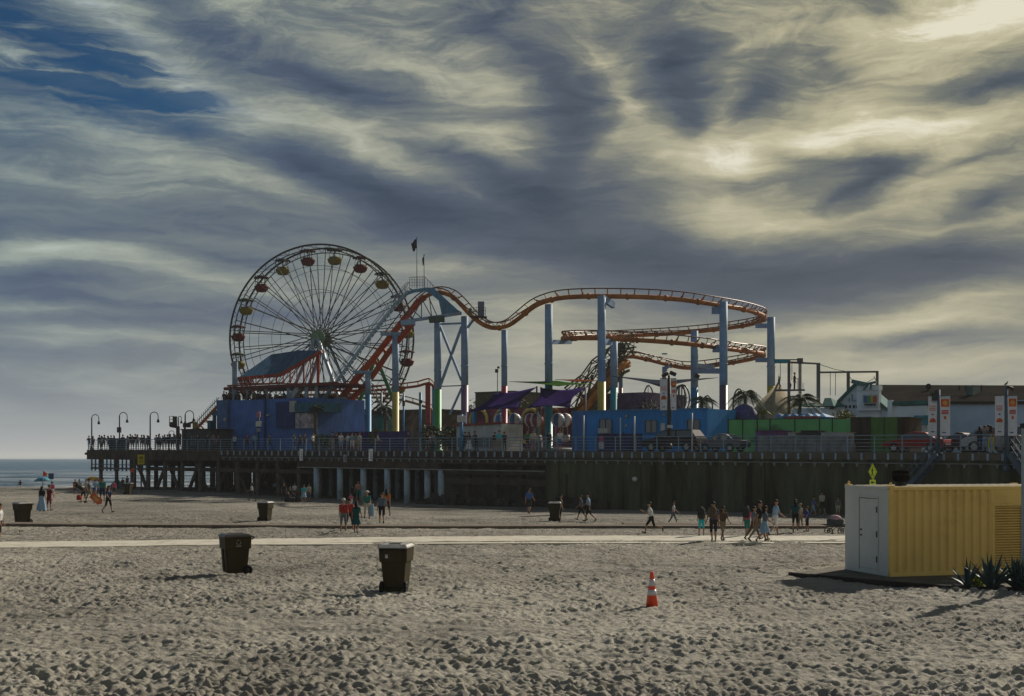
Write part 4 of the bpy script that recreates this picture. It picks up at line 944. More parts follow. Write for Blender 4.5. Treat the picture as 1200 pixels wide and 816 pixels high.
mb = MB(); mb.box(pp(219,498.5,5),(.8,.5,.5)); mb.bar(pp(216.5,503,5),pp(217,494,5),.18); mb.bar(pp(219,497,5),pp(226,495,5),.2); W(mb,'arm',DARK,ru)
mb = MB(); mb.box(pp(228.5,499,5),(.45,.4,.85)); W(mb,'body',mat('machine_yellow',(.22,.18,.05),.6),ru)
bl = pthing('boom_lift', 'raised work basket on a boom, seen just left of the dark hut', 'boom lift', 207, 8)
mb = MB(); mb.bar(pp(208.5,527,8),pp(208.5,500,8),.36); mb.bar(pp(208.5,501,8),pp(200,499.5,8),.25); W(mb,'boom',DARK,bl)
mb = MB()
for x in (198.6,203.5): 
    for y_ in (488,): mb.bar(pp(x,499.5,7.6),pp(x,y_,7.6),.07); mb.bar(pp(x,499.5,8.6),pp(x,y_,8.6),.07)
for y_ in (488,491.5,495,499.5): mb.bar(pp(198.6,y_,7.6),pp(203.5,y_,7.6),.06); mb.bar(pp(198.6,y_,8.6),pp(203.5,y_,8.6),.06)
mb.box(pp(205,494,8),(.45,.4,1.2)); mb.box(pp(201,497,8),(.3,.3,.4)); W(mb,'basket',DARK,bl)
bb = pthing('service_cabinet', 'dark cabinet on the pier deck among the crowd, left of the second hooked lamp base', 'cabinet', 134, 1.5)
mb = MB(); pslab(mb,128,138,1.5,3,514.5); W(mb,'case',mat('cabinet_blue',(.05,.075,.10),.7),bb); mb = MB(); pslab(mb,127.5,138.5,1.4,3.1,513.8,514.6); W(mb,'lid',DARK,bb)
# posts with boxes
def sign_pole(px, n, ytop, boxes, label, m=LEGB, r=.09, ybot=None):
    t = pthing('pole', label, 'pole', px, n); mb = MB(); a = on_pier(px, n); mb.rod(a, pp(px,ytop,n), r, 8); W(mb,'shaft',m,t)
    for (y0,y1,w,mm) in boxes:
        p = pp(px,(y0+y1)/2,n-.1); mb = MB(); mb.box(p,(w,.25,(y1-y0)/F*p.y)); W(mb,'box',mm,t,.02)
WB = mat('box_white',(.5,.52,.55),.5)
sign_pole(303, 1.2, 482, [(494,500,.55,WB),(502,506,.4,mat('box_grey',(.2,.22,.26),.5)),(483,489,.35,mat('band_rose',(.3,.1,.14),.5))], 'dark pole carrying small white and red boxes in front of the blue hall', DARK)
sign_pole(540.5, 1.0, 486, [(487,495,.72,WB)], 'thick blue pole with a pale box on top left of the white kiosk', BLU, .16)
sign_pole(473, 18, 461, [(470,476,.3,DARK)], 'slim bright blue pole behind the railing, left of two', BLU, .1)
sign_pole(493, 18, 460, [(469,473,.35,DARK)], 'slim bright blue pole behind the railing, right of two', BLU, .1)
PW = mat('pole_pale',(.42,.45,.47),.5)
for px, y, l in ((684,487,'thin pale pole before the left corner of the bright blue building'),(727,490,'thin pale pole before the bright blue building, between its two left windows'),(743.5,488,'thin pale pole just left of the middle window of the bright blue building'),(811,484,'thin pale pole behind the roof of the dark suv')):
    sign_pole(px, 1.6 if px < 800 else 1.4, y, [], l, PW, .055)
fl = wthing('floodlight_mast', 'thin tall mast with small floodlights left of the pink banded column', 'mast', P(583,470,150))
mb = MB(); a = P(583,433,150); mb.rod((a.x,a.y,4),a,.06,6); W(mb,'shaft',DARK,fl)
mb = MB(); mb.box(P(582,434.8,150),(.4,.3,.45)); mb.box(P(584,430.8,150),(.3,.3,.25)); W(mb,'lamp_head',DARK,fl)
# planting
LEAFD = mat('leaf_dark',(.03,.055,.02),.7,var=.5,scale=3); LEAFM = mat('leaf_mid',(.055,.085,.025),.7,var=.45,scale=3); LEAFY = mat('leaf_yellow',(.16,.17,.02),.7,var=.45,scale=3)
BARK = mat('bark',(.10,.08,.055),.95,var=.3,scale=4)
def bush(name, label, base, w, hh, m, n=900, leaf=.22, cat='bush', group=None, par=None):
    t = wthing(name, label, cat, base, group); rng = random.Random(hash(label) % 999)
    mb = MB()
    for k in range(5):
        a = rng.uniform(0,6.28); mb.tube([base, base+Vector((math.cos(a)*w*.12,math.sin(a)*w*.12,hh*.35)), base+Vector((math.cos(a)*w*.3,math.sin(a)*w*.3,hh*.8))],[.07,.05,.02],5)
    W(mb,'stem',BARK,t)
    mb = MB(); cl = [(Vector((rng.uniform(-.34,.34)*w,rng.uniform(-.3,.3)*w,rng.uniform(.2,.72)*hh)), rng.uniform(.2,.34)) for _ in range(9)]
    for i in range(n):
        c, rr = rng.choice(cl); d = Vector((rng.gauss(0,1),rng.gauss(0,1),rng.gauss(0,1))).normalized()*rr*rng.uniform(.55,1.05)
        p = base+c+Vector((d.x*w,d.y*w,d.z*hh)); 
        if p.z < base.z+.05: p.z = base.z+.05+rng.random()*.2
        u = Vector((rng.gauss(0,1),rng.gauss(0,1),rng.gauss(0,1))).normalized(); v = u.orthogonal().normalized(); L_ = leaf*rng.uniform(.6,1.3)
        mb.add([p-v*L_*.25,p+u*L_*.5,p+v*L_*.25,p+u*L_],[(0,1,2),(1,3,2)] if False else [(0,1,2,3)] if False else [(0,3,2)])
    W(mb,'foliage',m,t); return t
def palm(label, base, top, spread, m=LEAFM, nf=26, droop=1.0, seed=1, feather=True, group='palm trees on the pier', trunk_r=.16):
    t = wthing('palm_tree', label, 'palm tree', base, group); rng = random.Random(seed)
    mb = MB(); k = 9; bend = rng.uniform(-.3,.3)
    pts = [base.lerp(top, i/k)+Vector((math.sin(i/k*PI)*bend,0,0)) for i in range(k+1)]
    mb.tube(pts, [trunk_r*(1.25-.5*i/k)*(1+.06*(i%2)) for i in range(k+1)], 8); W(mb,'trunk',BARK,t)
    mb = MB()
    for f in range(nf):
        az = rng.uniform(0,2*PI); el = rng.uniform(-.35,1.25); L_ = spread*rng.uniform(.8,1.1); d = Vector((math.cos(az),math.sin(az),0)); pts = []
        for i in range(9):
            u = i/8; r = L_*u*math.cos(el*(1-u*.4)); z = L_*u*math.sin(el)*(1-.3*u)-droop*L_*.62*u*u; pts.append(top+d*r+Vector((0,0,z)))
        mb.tube(pts,[.03]*4+[.018]*5,3,smooth=False)
        sd_ = d.cross(Vector((0,0,1)))
        for i in range(1,27):
            u = i/27*7.9; j = int(u); p = pts[j].lerp(pts[min(j+1,8)],u-j); tg = (pts[min(j+1,8)]-pts[j]).normalized(); ll = spread*.30*math.sin(PI*min(1,(i+3)/30))*rng.uniform(.8,1.15)
            for sg in (-1,1):
                e = p+sd_*sg*ll*.8+tg*ll*.55-Vector((0,0,ll*.5)); mb.add([p,p+tg*.06,e],[(0,1,2)])
    W(mb,'crown',m,t); return t
palm('small dark palm in a planter right of the blue hall', on_pier(371.5,6), pp(371.5,477,6), 1.0, LEAFD, 22, 1.1, 3)
palm('feathery palm behind the green screen fence, left of the dark mustard column', on_pier(875,22), pp(874,462,22), 2.1, LEAFM, 30, 1.5, 4)
palm('ragged palm between the blue building and the dark purple column', on_pier(823,24), pp(822,470,24), 1.9, LEAFM, 20, 1.1, 5)
palm('short young palm just left of the mustard banded column', on_pier(893,16), pp(893,482,16), .9, LEAFY, 14, 1.2, 6)
palm('broad low palm in front of the white gabled hall', on_pier(938.5,12), pp(938.5,468,12), 2.0, LEAFM, 22, 1.0, 8)
palm('stubby palm behind the yellow banded lift column', on_pier(452,22), pp(452,478,22), 1.3, LEAFD, 20, 1.2, 9)
bush('bush','yellow green bush behind the rail beside the yellow banded column',on_pier(447,12),2.6,2.3,LEAFY,1100,.3)
bush('bush','dark green bush left of the blue pole with the pale box',on_pier(511,10),3.0,3.3,LEAFD,1500,.3)
bush('bush','dark spreading bush touching the mauve banded column',on_pier(527,9),2.4,2.6,LEAFD,1100,.3)
bush('bush','dark planter bush under the small palm by the blue hall',on_pier(380,6),2.6,1.9,LEAFD,900,.26)
bush('bush','round yellow green bush on top of the screen fence before the gabled hall',on_pier(988,12),2.8,zr(988,478,12)*1.12,LEAFY,2200,.24)
bush('bush','dark bush between the curved frames over the bright blue building roof',on_pier(764,26),2.6,zr(764,461,26),LEAFD,1600,.3)
bush('bush','mottled green bush behind the purple sails',on_pier(562,36),4.2,zr(562,462,36),LEAFM,1500,.4)
bush('bush','low green bush behind the pink banded column',on_pier(612,40),5.5,zr(612,458,40),LEAFM,1500,.4)
# mixed low ride buildings in the middle
def block(name, label, cat, px0, px1, n0, n1, py, m, roof=None, over=1, windows=(), extra=None):
    t = pthing(name, label, cat, (px0+px1)/2, n0); mb = MB(); pslab(mb, px0, px1, n0, n1, py); W(mb,'wall',m,t)
    if roof: mb = MB(); pslab(mb, px0-over, px1+over, n0-.25, n1+.25, py-1.2, py); W(mb,'roof',roof,t)
    for (a,b,y0,y1) in windows:
        mb = MB(); pslab(mb,a,b,n0-.03,n0+.02,y0,y1); w = W(mb,'window',glass(),t)
        mb = MB()
        for (aa,bb,cc,dd) in ((a-.4,a,y0-.4,y1+.4),(b,b+.4,y0-.4,y1+.4),(a,b,y0-.5,y0),(a,b,y1,y1+.5),((a+b)/2-.15,(a+b)/2+.15,y0,y1)): pslab(mb,aa,bb,n0-.07,n0-.035,cc,dd)
        W(mb,'frame',mat('frame_grey',(.12,.14,.17),.6),w)
    return t
block('low_wall','low dark purple wall running behind the people at the rail','wall',364,478,11,11.5,506,mat('wall_purple',(.05,.04,.14),.7))
block('game_stalls','row of low tan game stalls behind the lift columns','stalls',395,512,34,40,482,mat('stall_tan',(.16,.12,.09),.8,var=.6,scale=.5),mat('stall_roof',(.10,.09,.08),.8))
block('ticket_booth','small red booth under the lift hill','booth',402,413,16,18,493,mat('booth_red',(.30,.07,.06),.7),DARK)
block('ticket_booth','small teal booth between the blue and yellow lift columns','booth',437,446,26,28,486,mat('booth_teal',(.03,.15,.15),.7),DARK)
block('arcade_hut','dark olive flat-roofed building behind the purple sails','building',557,601,38,46,460,mat('olive_wall',(.08,.085,.05),.8),mat('olive_roof',(.06,.06,.045),.8))
fh = block('fun_house','rose coloured building with yellow arches behind the balloon ride','building',548,664,27,33,479,mat('rose_wall',(.24,.06,.10),.7,var=.5,scale=.4))
for px, m in ((561,YLW),(590,YLW),(622,YLW),(648,ORG)):
    mb = MB(); p0 = on_pier(px,26.7); r_ = 1.15; zt = zr(px,480,26.7)
    pts = [p0+PD*(-r_*math.cos(PI*i/12))*1.1+Vector((0,0,zt-r_+r_*math.sin(PI*i/12))) for i in range(13)]; pts = [pts[0]-Vector((0,0,1.8))]+pts+[pts[-1]-Vector((0,0,1.8))]
    mb.tube(pts,.2,6); W(mb,'arch',m,fh)
mb = MB(); pslab(mb,585,590,26.5,26.9,478,500); W(mb,'wall_panel',BLU,fh); mb = MB(); pslab(mb,553,556,26.5,26.9,482,500); W(mb,'wall_panel',BLU,fh)
wk = pthing('kiosk','white kiosk with a thin sloping red roof edge behind the railing','kiosk',560,4)
mb = MB(); s0,s1 = S(535,4),S(588,4); z0_,z1_ = zr(535,500,4),zr(588,497,4)
v = [pier(s0,4),pier(s1,4),pier(s1,7),pier(s0,7)]; vs = [Vector((p.x,p.y,p.z)) for p in v]+[Vector((p.x,p.y,p.z+(z0_ if i in (0,3) else z1_))) for i,p in enumerate(v)]
mb.add(vs,[(3,2,1,0),(4,5,6,7),(0,1,5,4),(1,2,6,5),(2,3,7,6),(3,0,4,7)]); W(mb,'wall',mat('kiosk_white',(.42,.44,.46),.6,var=.15),wk)
mb = MB(); mb.bar(pier(s0-.1,3.85,z0_+.1),pier(s1+.1,3.85,z1_+.1),.25,.16); mb.bar(pier(s0,5.5,z0_+.06),pier(s1,5.5,z1_+.06),3.2,.08); W(mb,'roof_edge',mat('edge_red',(.22,.05,.04),.6),wk)
mb = MB(); pslab(mb,536.5,587,3.9,3.97,513,524); W(mb,'lower_panel',mat('kiosk_grey',(.14,.16,.19),.6),wk)
for px in (548,556.5,566,573): mb = MB(); pslab(mb,px,px+.5,3.82,3.88,511,524); W(mb,'mullion',PW,wk)
block('lavender_wall','dull purple building roofline left of the curved frames','building',680,757,30,38,461,mat('mauve_wall',(.11,.08,.15),.7,var=.3),None)
# sails
def sail(label, pts, Y, m, sag=.5, posts=()):
    """four corners given as (px,py,depth offset)"""
    c = [P(a,b,Y+d) for a,b,d in pts]; t = wthing('shade_sail', label, 'shade sail', c[0], 'shade sails over the pier rides'); n = 10; vs = []
    for j in range(n+1):
        for i in range(n+1):
            u, v = i/n, j/n; uu = u; p = c[0]*(1-u)*(1-v)+c[1]*u*(1-v)+c[2]*u*v+c[3]*(1-u)*v
            ctr = (c[0]+c[1]+c[2]+c[3])/4; k = .22*(math.sin(PI*u)*(1-math.sin(PI*v))+math.sin(PI*v)*(1-math.sin(PI*u)))
            p = p.lerp(ctr, k); p.z -= sag*math.sin(PI*u)*math.sin(PI*v)*.5; vs.append(p)
    mb = MB(); mb.add(vs,[(j*(n+1)+i,j*(n+1)+i+1,(j+1)*(n+1)+i+1,(j+1)*(n+1)+i) for i in range(n) for j in range(n)],True)
    o = W(mb,'cloth',m,t); sd_ = o.modifiers.new('s','SOLIDIFY'); sd_.thickness = .03
    for k in posts:
        mb = MB(); b = c[k]; mb.rod((b.x,b.y,4.1),b+Vector((0,0,.1)),.08,8); W(mb,'mast',mat('mast_grey',(.2,.2,.22),.6),t)
PSM = mat('sail_purple',(.035,.02,.095),.9,spec=0,var=.15)
sail('left purple shade sail, low at its left corner',[(548,484,-2),(580,461,6),(629,454,4),(606,480,-3)],112,PSM,.4,(0,2))
sail('right purple shade sail between the teal column and the coaster plunge',[(617,479,-2),(634,455,5),(686,455,4),(668,478,-3)],110,PSM,.4,(1,2))
sail('thin dark green sail edge-on right of the teal column',[(596,447.5,0),(652,446.5,4),(694,450.5,5),(655,453,-1)],114,mat('sail_green',(.04,.10,.02),.9,spec=0),.2)
sail('thin rust sail edge-on above the right purple one',[(650,445,2),(676,444.8,5),(705,446.5,4),(676,448,0)],118,mat('sail_rust',(.16,.05,.02),.9,spec=0),.2)
sail('long grey sail edge-on above the bright blue building',[(716,440.5,0),(775,446,5),(842,442.5,4),(776,454,-2)],100,mat('sail_grey',(.035,.045,.06),.9,spec=0),.3)
# balloon ride
br = pthing('balloon_ride','children ride of striped blue white and maroon hot air balloons','ride',630,15)
mb = MB(); pc = on_pier(630,17); mb.lathe([(3.6,0),(3.6,.35),(.5,.4),(.4,2.2),(.15,2.4)],pc,20); W(mb,'turntable',mat('ride_base',(.2,.22,.25),.7),br)
STW = mat('balloon_white',(.55,.56,.58),.5); STB = mat('balloon_blue',(.03,.12,.32),.5); STR = mat('balloon_maroon',(.20,.04,.07),.5)
for px, n, cmx in ((603,13,STB),(622,15,STR),(629,13,STR),(654,14,STB),(662.5,16,STR),(586,16,STB)):
    c0 = pp(px,492.5,n); mb = MB(); ns = 16; rr = .66; prof = [(rr*math.sin(PI*i/10)+.01,-rr*math.cos(PI*i/10)*1.05) for i in range(11)]
    for i in range(10):
        for j in range(ns):
            q = []
            for (ii,jj) in ((i,j),(i,j+1),(i+1,j+1),(i+1,j)):
                a = 2*PI*jj/ns; q.append(c0+Vector((prof[ii][0]*math.cos(a),prof[ii][0]*math.sin(a),prof[ii][1])))
            mb.m = (j//2) % 2; mb.add(q,[(0,1,2,3)],True)
    b = W(mb,'balloon',[STW,cmx],br)
    mb = MB()
    for k in range(4):
        a = PI/4+k*PI/2; mb.rod(c0+Vector((.3*math.cos(a),.3*math.sin(a),-.6)),c0+Vector((.35*math.cos(a),.35*math.sin(a),-1.5)),.025,4)
    mb.lathe([(.3,-2.1),(.42,-1.95),(.45,-1.45),(.40,-1.45),(.35,-1.9)],c0,12); W(mb,'basket',mat('basket_pale',(.35,.36,.36),.6),br)
    mb = MB(); mb.bar(c0+Vector((0,0,-2.0)),Vector((pc.x,pc.y,pc.z+1.0)),.12); W(mb,'arm',PW,br)
# bright blue building
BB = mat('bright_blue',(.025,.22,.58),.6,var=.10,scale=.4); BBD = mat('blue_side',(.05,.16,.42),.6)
b2 = pthing('ticket_office','bright blue flat-roofed building with small dark windows behind the dark suv','building',745,9)
mb = MB(); pslab(mb,688,829,9,17,480.5); W(mb,'wall',BB,b2)
mb = MB(); s_ = S(688,9); slab(mb,s_-1.9,s_-.01,9.3,17,0,zr(688,481.5,9)); W(mb,'side_wing',BBD,b2)
mb = MB(); pslab(mb,687,830,8.85,8.98,479.6,481.2); W(mb,'parapet',mat('parapet_blue',(.06,.20,.40),.6),b2)
mb = MB(); pslab(mb,700,751,8.8,8.97,508.5); W(mb,'plinth',mat('plinth_dark',(.05,.05,.14),.7),b2)
for a,b,y0,y1 in ((702.5,716,492,504),(756,769,493,507),(805.5,819,492,503)):
    mb = MB(); pslab(mb,a,b,8.92,8.98,y0,y1); w = W(mb,'window',glass(),b2)
    mb = MB()
    for (aa,bb,cc,dd) in ((a-.6,a,y0-.6,y1+.6),(b,b+.6,y0-.6,y1+.6),(a,b,y0-.7,y0),(a,b,y1,y1+.7),((a+b)/2-.2,(a+b)/2+.2,y0,y1)): pslab(mb,aa,bb,8.86,8.91,cc,dd)
    W(mb,'frame',mat('frame_blue',(.05,.10,.2),.6),w)
mb = MB(); pslab(mb,774,779,8.88,8.97,496,505.5); W(mb,'poster',WB,b2)
mb = MB(); pslab(mb,700.5,711.5,8.3,8.9,502,508); W(mb,'cooling_unit',mat('unit_white',(.42,.43,.42),.6),b2,.02)
mb = MB()
for px,py,rr in ((734,488,.13),(734,499,.12),(778,486,.1)): mb.ball(pp(px,py,8.85),rr,6)
W(mb,'wall_light',mat('light_cream',(.4,.38,.3),.5),b2)
mb = MB(); pslab(mb,729.5,730.3,8.9,8.97,507,525); pslab(mb,743,743.8,8.9,8.97,507,525); W(mb,'door_frame',mat('frame_blue',(.05,.10,.2),.6),b2)
rs = pthing('panel_person','person in pink and white built as two panels before the bright blue building','sign',704.5,5)
mb = MB(); pslab(mb,702,706.5,5,5.1,511,518); W(mb,'upper_panel',mat('person_pink',(.5,.12,.22),.6),rs); mb = MB(); pslab(mb,701.5,707,5.02,5.12,518,526); W(mb,'lower_panel',WB,rs)  # a person in pink and white, built as two flat panels
# curved tube frames
for k,(lab,arcs) in enumerate((('dark curved tube frames arching over the roof left of the banner lamp',[(760,452,480,6,135,False),(767,461,481,8,133,False)]),
        ('round birdcage of dark curved tubes right of the banner lamp',[(800,451,482,8,130,True),(799,451,482,4,130,True),(797,452,482,7,131,True)]),
        ('thin curved tube frame between the blue and dark purple columns',[(829,464,482,6,132,False)]),
        ('thin tube arch behind the feathery palm',[(866,456,482,7,130,False)]))):
    t = wthing('curved_frame',lab,'ride frame',P(arcs[0][0],482,arcs[0][4]),'curved frames behind the bright blue building')
    for px,y0,y1,hw,Y,full in arcs:
        c0 = P(px,y1,Y); hh = (y1-y0)/F*Y; ww = hw/F*Y; mb = MB()
        if full: mb.tube([c0+Vector((ww*math.cos(2*PI*i/28),.3*math.sin(2*PI*i/28),hh/2+hh/2*math.sin(2*PI*i/28))) for i in range(28)],.09,6,True); mb.rod(c0+Vector((-ww,0,hh/2)),c0+Vector((ww,0,hh/2)),.04,4)
        else: mb.tube([c0+Vector((-ww*1.05,0,4.2-c0.z))]+[c0+Vector((-ww*math.cos(PI*i/16),0,hh*math.sin(PI*i/16)**.7)) for i in range(17)]+[c0+Vector((ww*1.1,0,4.2-c0.z))],.09,6)
        mb.rod(c0+Vector((0,.4,4.2-c0.z)),c0+Vector((0,.4,hh*.97)),.04,5); W(mb,'tube',mat('tube_dark',(.05,.06,.075),.5),t)
# tents
tn = wthing('peaked_tent','beige peaked tent roof left of and behind the mustard column','tent',P(893,492,112))
mb = MB(); ap = P(912,448,114); n_ = 14; ring_ = [Vector((ap.x+6.2*math.cos(2*PI*i/n_)*.82-.6,ap.y+4*math.sin(2*PI*i/n_),4.35)) for i in range(n_)]
mid = [Vector((ap.x+3.0*math.cos(2*PI*i/n_)-.4,ap.y+2.3*math.sin(2*PI*i/n_),7.0+.15*(i%2))) for i in range(n_)]
mb.add(ring_+mid+[ap],[(i,(i+1)%n_,(i+1)%n_+n_,i+n_) for i in range(n_)]+[(i+n_,(i+1)%n_+n_,2*n_) for i in range(n_)],True); W(mb,'canvas',mat('canvas_beige',(.30,.25,.16),.85,var=.15),tn)
mb = MB(); mb.rod((ap.x,ap.y,4.2),ap,.1,8); W(mb,'mast',PW,tn)
dm = pthing('small_dome','blue and tan patterned small dome left of the feathery palm trunk','tent',872,14)
mb = MB(); c0 = on_pier(872,15,zr(872,492,15)-.6); mb.lathe([(1.35,0),(1.3,.7),(1.1,1.25),(.7,1.7),(.2,1.95),(.02,2.0)],c0,16); W(mb,'shell',mat('dome_blue',(.05,.06,.17),.7,var=.9,scale=1.0),dm)
mb = MB(); mb.rod(c0-Vector((0,0,3)),c0+Vector((0,0,.1)),1.2,12); W(mb,'drum',BBD,dm)
# screened fence, brown boxes, trailers
gf = pthing('screen_fence','chain fence covered with translucent green screening on the pier deck','fence',920,7)
GS = cloth_mat('screen_green',(.14,.30,.18),.5); GS2 = cloth_mat('screen_olive',(.10,.19,.075),.45)
xsF = [853,870,887,902,931,960,975,997]
for a,b in zip(xsF[:-1],xsF[1:]): mb = MB(); pslab(mb,a+.2,b-.2,7,7.04,491.5); W(mb,'screen',GS,gf)
for a in xsF: mb = MB(); pslab(mb,a-.3,a+.3,6.88,6.98,490.5); W(mb,'post',DARK,gf)
mb = MB(); pslab(mb,853,997,6.9,6.98,490.6,491.3); W(mb,'top_rail',DARK,gf)
gf2 = pthing('screen_fence','olive green screened panel between the two brown boxes','fence',1036,6)
mb = MB(); pslab(mb,1019.5,1053,6,6.05,489); W(mb,'screen',GS2,gf2)
for a in (1020,1036,1052): mb = MB(); pslab(mb,a-.3,a+.3,5.9,5.97,488.5); W(mb,'post',DARK,gf2)
BRN = mat('box_brown',(.055,.04,.03),.8,var=.2)
for a,b,l in ((997,1019,'tall dark brown storage box left of the olive screened panel'),(1053,1066,'narrow dark brown storage box left of the teal awning')):
    t = pthing('storage_box',l,'storage box',(a+b)/2,6); mb = MB(); pslab(mb,a,b,6.2,8.6,489.5); W(mb,'case',BRN,t,.02); mb = MB(); pslab(mb,a-.3,b+.3,6,8.8,488.8,489.4); W(mb,'lid',DARK,t); mb = MB(); pslab(mb,(a+b)/2-.2,(a+b)/2+.2,6.12,6.18,491,522); W(mb,'seam',DARK,t)
tb = pthing('barrier_row','row of pale grey barriers along the deck in front of the green fence','barrier',945,2.5)
x = 888.0
while x < 997: 
    mb = MB(); pslab(mb,x,x+13.2,2.6,3.0,511.5); pslab(mb,x,x+13.2,2.45,3.15,521); W(mb,'barrier',mat('barrier_grey',(.18,.19,.20),.8,var=.3),tb); x += 13.8
for a,b,y0,m,l in ((885,919,505,'stall_multi','low stall cloth patterned in blue and red left on the barriers'),(923,932,507,'crate_white','small pale crate pile left of the dark low box'),(938,958,505,'box_dark','low dark box standing behind the grey barriers'),(962,992,507,'tent_white','low white covered table behind the grey barriers')):
    col = {'stall_multi':(.10,.06,.16),'crate_white':(.4,.42,.42),'box_dark':(.04,.045,.06),'tent_white':(.45,.48,.50)}[m]
    t = pthing('covered_table' if m != 'box_dark' else 'equipment_box',l,'table' if m != 'box_dark' else 'box',(a+b)/2,4); mb = MB(); pslab(mb,a,b,4,5.4,y0); W(mb,'body',mat(m,col,.8,var=.9 if m=='stall_multi' else .2,scale=3,dirt=(.45,.06,.04) if m=='stall_multi' else None),t,.05)
    mb = MB(); pslab(mb,a-.4,b+.4,3.85,5.5,y0-.5,y0+.1); W(mb,'top',mat(m+'_top',[c*.8 for c in col],.8),t)
# gabled hall
gh = pthing('gabled_hall','white hall with teal trimmed gable, coloured sign and long brown roof','building',1100,22)
WHW = mat('hall_white',(.66,.72,.78),.7,var=.08,scale=.4); WHB = mat('hall_wall_blue',(.38,.50,.66),.7,var=.09,scale=.4); TEL = mat('trim_teal',(.035,.14,.125),.85); RFB = mat('roof_brown',(.035,.032,.028),.95,spec=0,var=.2,scale=.5)
mb = MB(); pslab(mb,1030,1240,24,44,470.5); W(mb,'wall',WHB,gh)
mb = MB(); pslab(mb,930,1086,22,23.9,477); W(mb,'front_wall',WHW,gh)
# long roof: slopes up away from us
def quad_prism(mb, a, b, c, d, th):
    v = [a,b,c,d]; w = [p-Vector((0,0,th)) for p in v]; mb.add(v+w,[(0,1,2,3),(7,6,5,4),(0,1,5,4),(1,2,6,5),(2,3,7,6),(3,0,4,7)])
mb = MB(); quad_prism(mb, pp(1028,470.5,23.7), pp(1245,470.5,23.7), pp(1245,452,33), pp(1012,451,33), .25); W(mb,'roof',RFB,gh)
mb = MB(); pslab(mb,1045,1090,22-.3,24.5,470,474.5); W(mb,'eave_trim',TEL,gh)
gab = [(976,477),(1003,449),(1031,477)]
mb = MB(); g3 = [pp(a,b,21.8) for a,b in gab]; bk = [p+PN*.3 for p in g3]; mb.add(g3+bk,[(0,1,2),(5,4,3),(0,2,5,3)]); mb.add([g3[0]-Vector((0,0,8)),g3[0],g3[2],g3[2]-Vector((0,0,8))],[(0,1,2,3)]); W(mb,'gable_wall',WHW,gh)
mb = MB(); a,b,c_ = [pp(x,y,21.5) for x,y in ((972,478.5),(1003,446.8),(1039,477.5))]
for u,v_ in ((a,b),(b,c_)): quad_prism(mb,u,v_,v_+PN*2.5,u+PN*2.5,.3)
W(mb,'gable_roof',TEL,gh)
mb = MB(); pslab(mb,1004,1030,21.2,21.7,456,481); pslab(mb,1004,1030,21.0,21.75,452,457.5); W(mb,'sign_tower',WHW,gh)
mb = MB(); mb.bar(pp(1000,447.2,20.8),pp(1013,450,20.8),.8,.35); mb.bar(pp(1010,451.5,20.6),pp(1027,447.8,20.6),.25,.18); mb.bar(pp(1012,457,20.7),pp(1018,450,20.7),.15); mb.bar(pp(1020,457,20.7),pp(1021,449,20.7),.15); W(mb,'roof_ornament',mat('ornament',(.10,.18,.20),.6),gh)
mb = MB(); pslab(mb,1011,1028.5,21.0,21.15,462.5,477); sg_ = W(mb,'sign',mat('sign_face',(.5,.55,.6),.6),gh)
for i,(m,cn) in enumerate((((.03,.08,.30),'b'),((.04,.25,.10),'g'),((.45,.35,.04),'y'),((.40,.05,.05),'r'))):
    mb = MB(); pslab(mb,1012+i*3.9,1015.4+i*3.9,20.9,20.98,464,472); W(mb,'colour_block',mat('sign_'+cn,m,.5),sg_)
mb = MB(); 
for i in range(6): pslab(mb,1013+i*2.3,1014.6+i*2.3,20.9,20.98,473.2,475.2+.4*(i%2))
W(mb,'lettering',DARK,sg_)
for px in (990.5,995,999.5,1003): mb = MB(); pslab(mb,px,px+1.9,21.7,21.76,475,478.5); W(mb,'window',glass(),gh)
mb = MB(); pslab(mb,998,998.6,21.6,21.7,462,470); pslab(mb,994.5,995,21.6,21.7,466,471); pslab(mb,998,1003,21.6,21.7,469.5,470.2); W(mb,'gable_ornament',mat('orn_grey',(.2,.24,.28),.6),gh)
mb = MB(); pslab(mb,1040,1045,21.6,22,469,500); W(mb,'pilaster',WHW,gh); mb = MB(); pslab(mb,966,971,21.5,22,473,500); W(mb,'pilaster',WHW,gh)
mb = MB(); pslab(mb,1071,1087,20,21.8,487,490); pslab(mb,1071,1087,20.2,21.8,490,497.5); W(mb,'awning',mat('awning_teal',(.03,.22,.28),.6),gh)
mb = MB(); mb.ball(pp(1088,453,30),.26,8,(1,1,1)); mb.bar(pp(1088,457,30),pp(1088,453,30),.2); W(mb,'roof_vent',RFB,gh)
mb = MB(); pslab(mb,1132,1140,27,29,453,463); W(mb,'roof_unit',mat('unit_teal',(.07,.12,.13),.7),gh)
mb = MB()
for px in (1124,1132,1140,1150): mb.bar(pp(px,458,28),pp(px,451.5,28),.12)
W(mb,'roof_pipes',DARK,gh)
pv = pthing('ticket_pavilion','low white pavilion with teal pyramid roofs left of the gabled hall','building',950,19)
mb = MB(); pslab(mb,928,972,19,20.5,480); W(mb,'wall',WHW,pv)
for a,b,t_ in ((928,964,472.5),(963,977,466.5)):
    mb = MB(); p0,p1 = pp(a,476,18.5),pp(b,476,18.5); ap_ = pp((a+b)/2,t_,20); mb.add([p0,p1,p1+PN*3,p0+PN*3,ap_-(PD*((b-a)*.02)),ap_+(PD*((b-a)*.02))],[(0,1,5,4),(1,2,5),(2,3,4,5),(3,0,4),(3,2,1,0)]); W(mb,'roof',TEL,pv)
rw = pthing('stall_row','row of small bright blue peaked stalls over a red strip by the fence','stalls',938,10)
mb = MB(); pslab(mb,908,968,10,12,489); W(mb,'counter',BLU,rw)
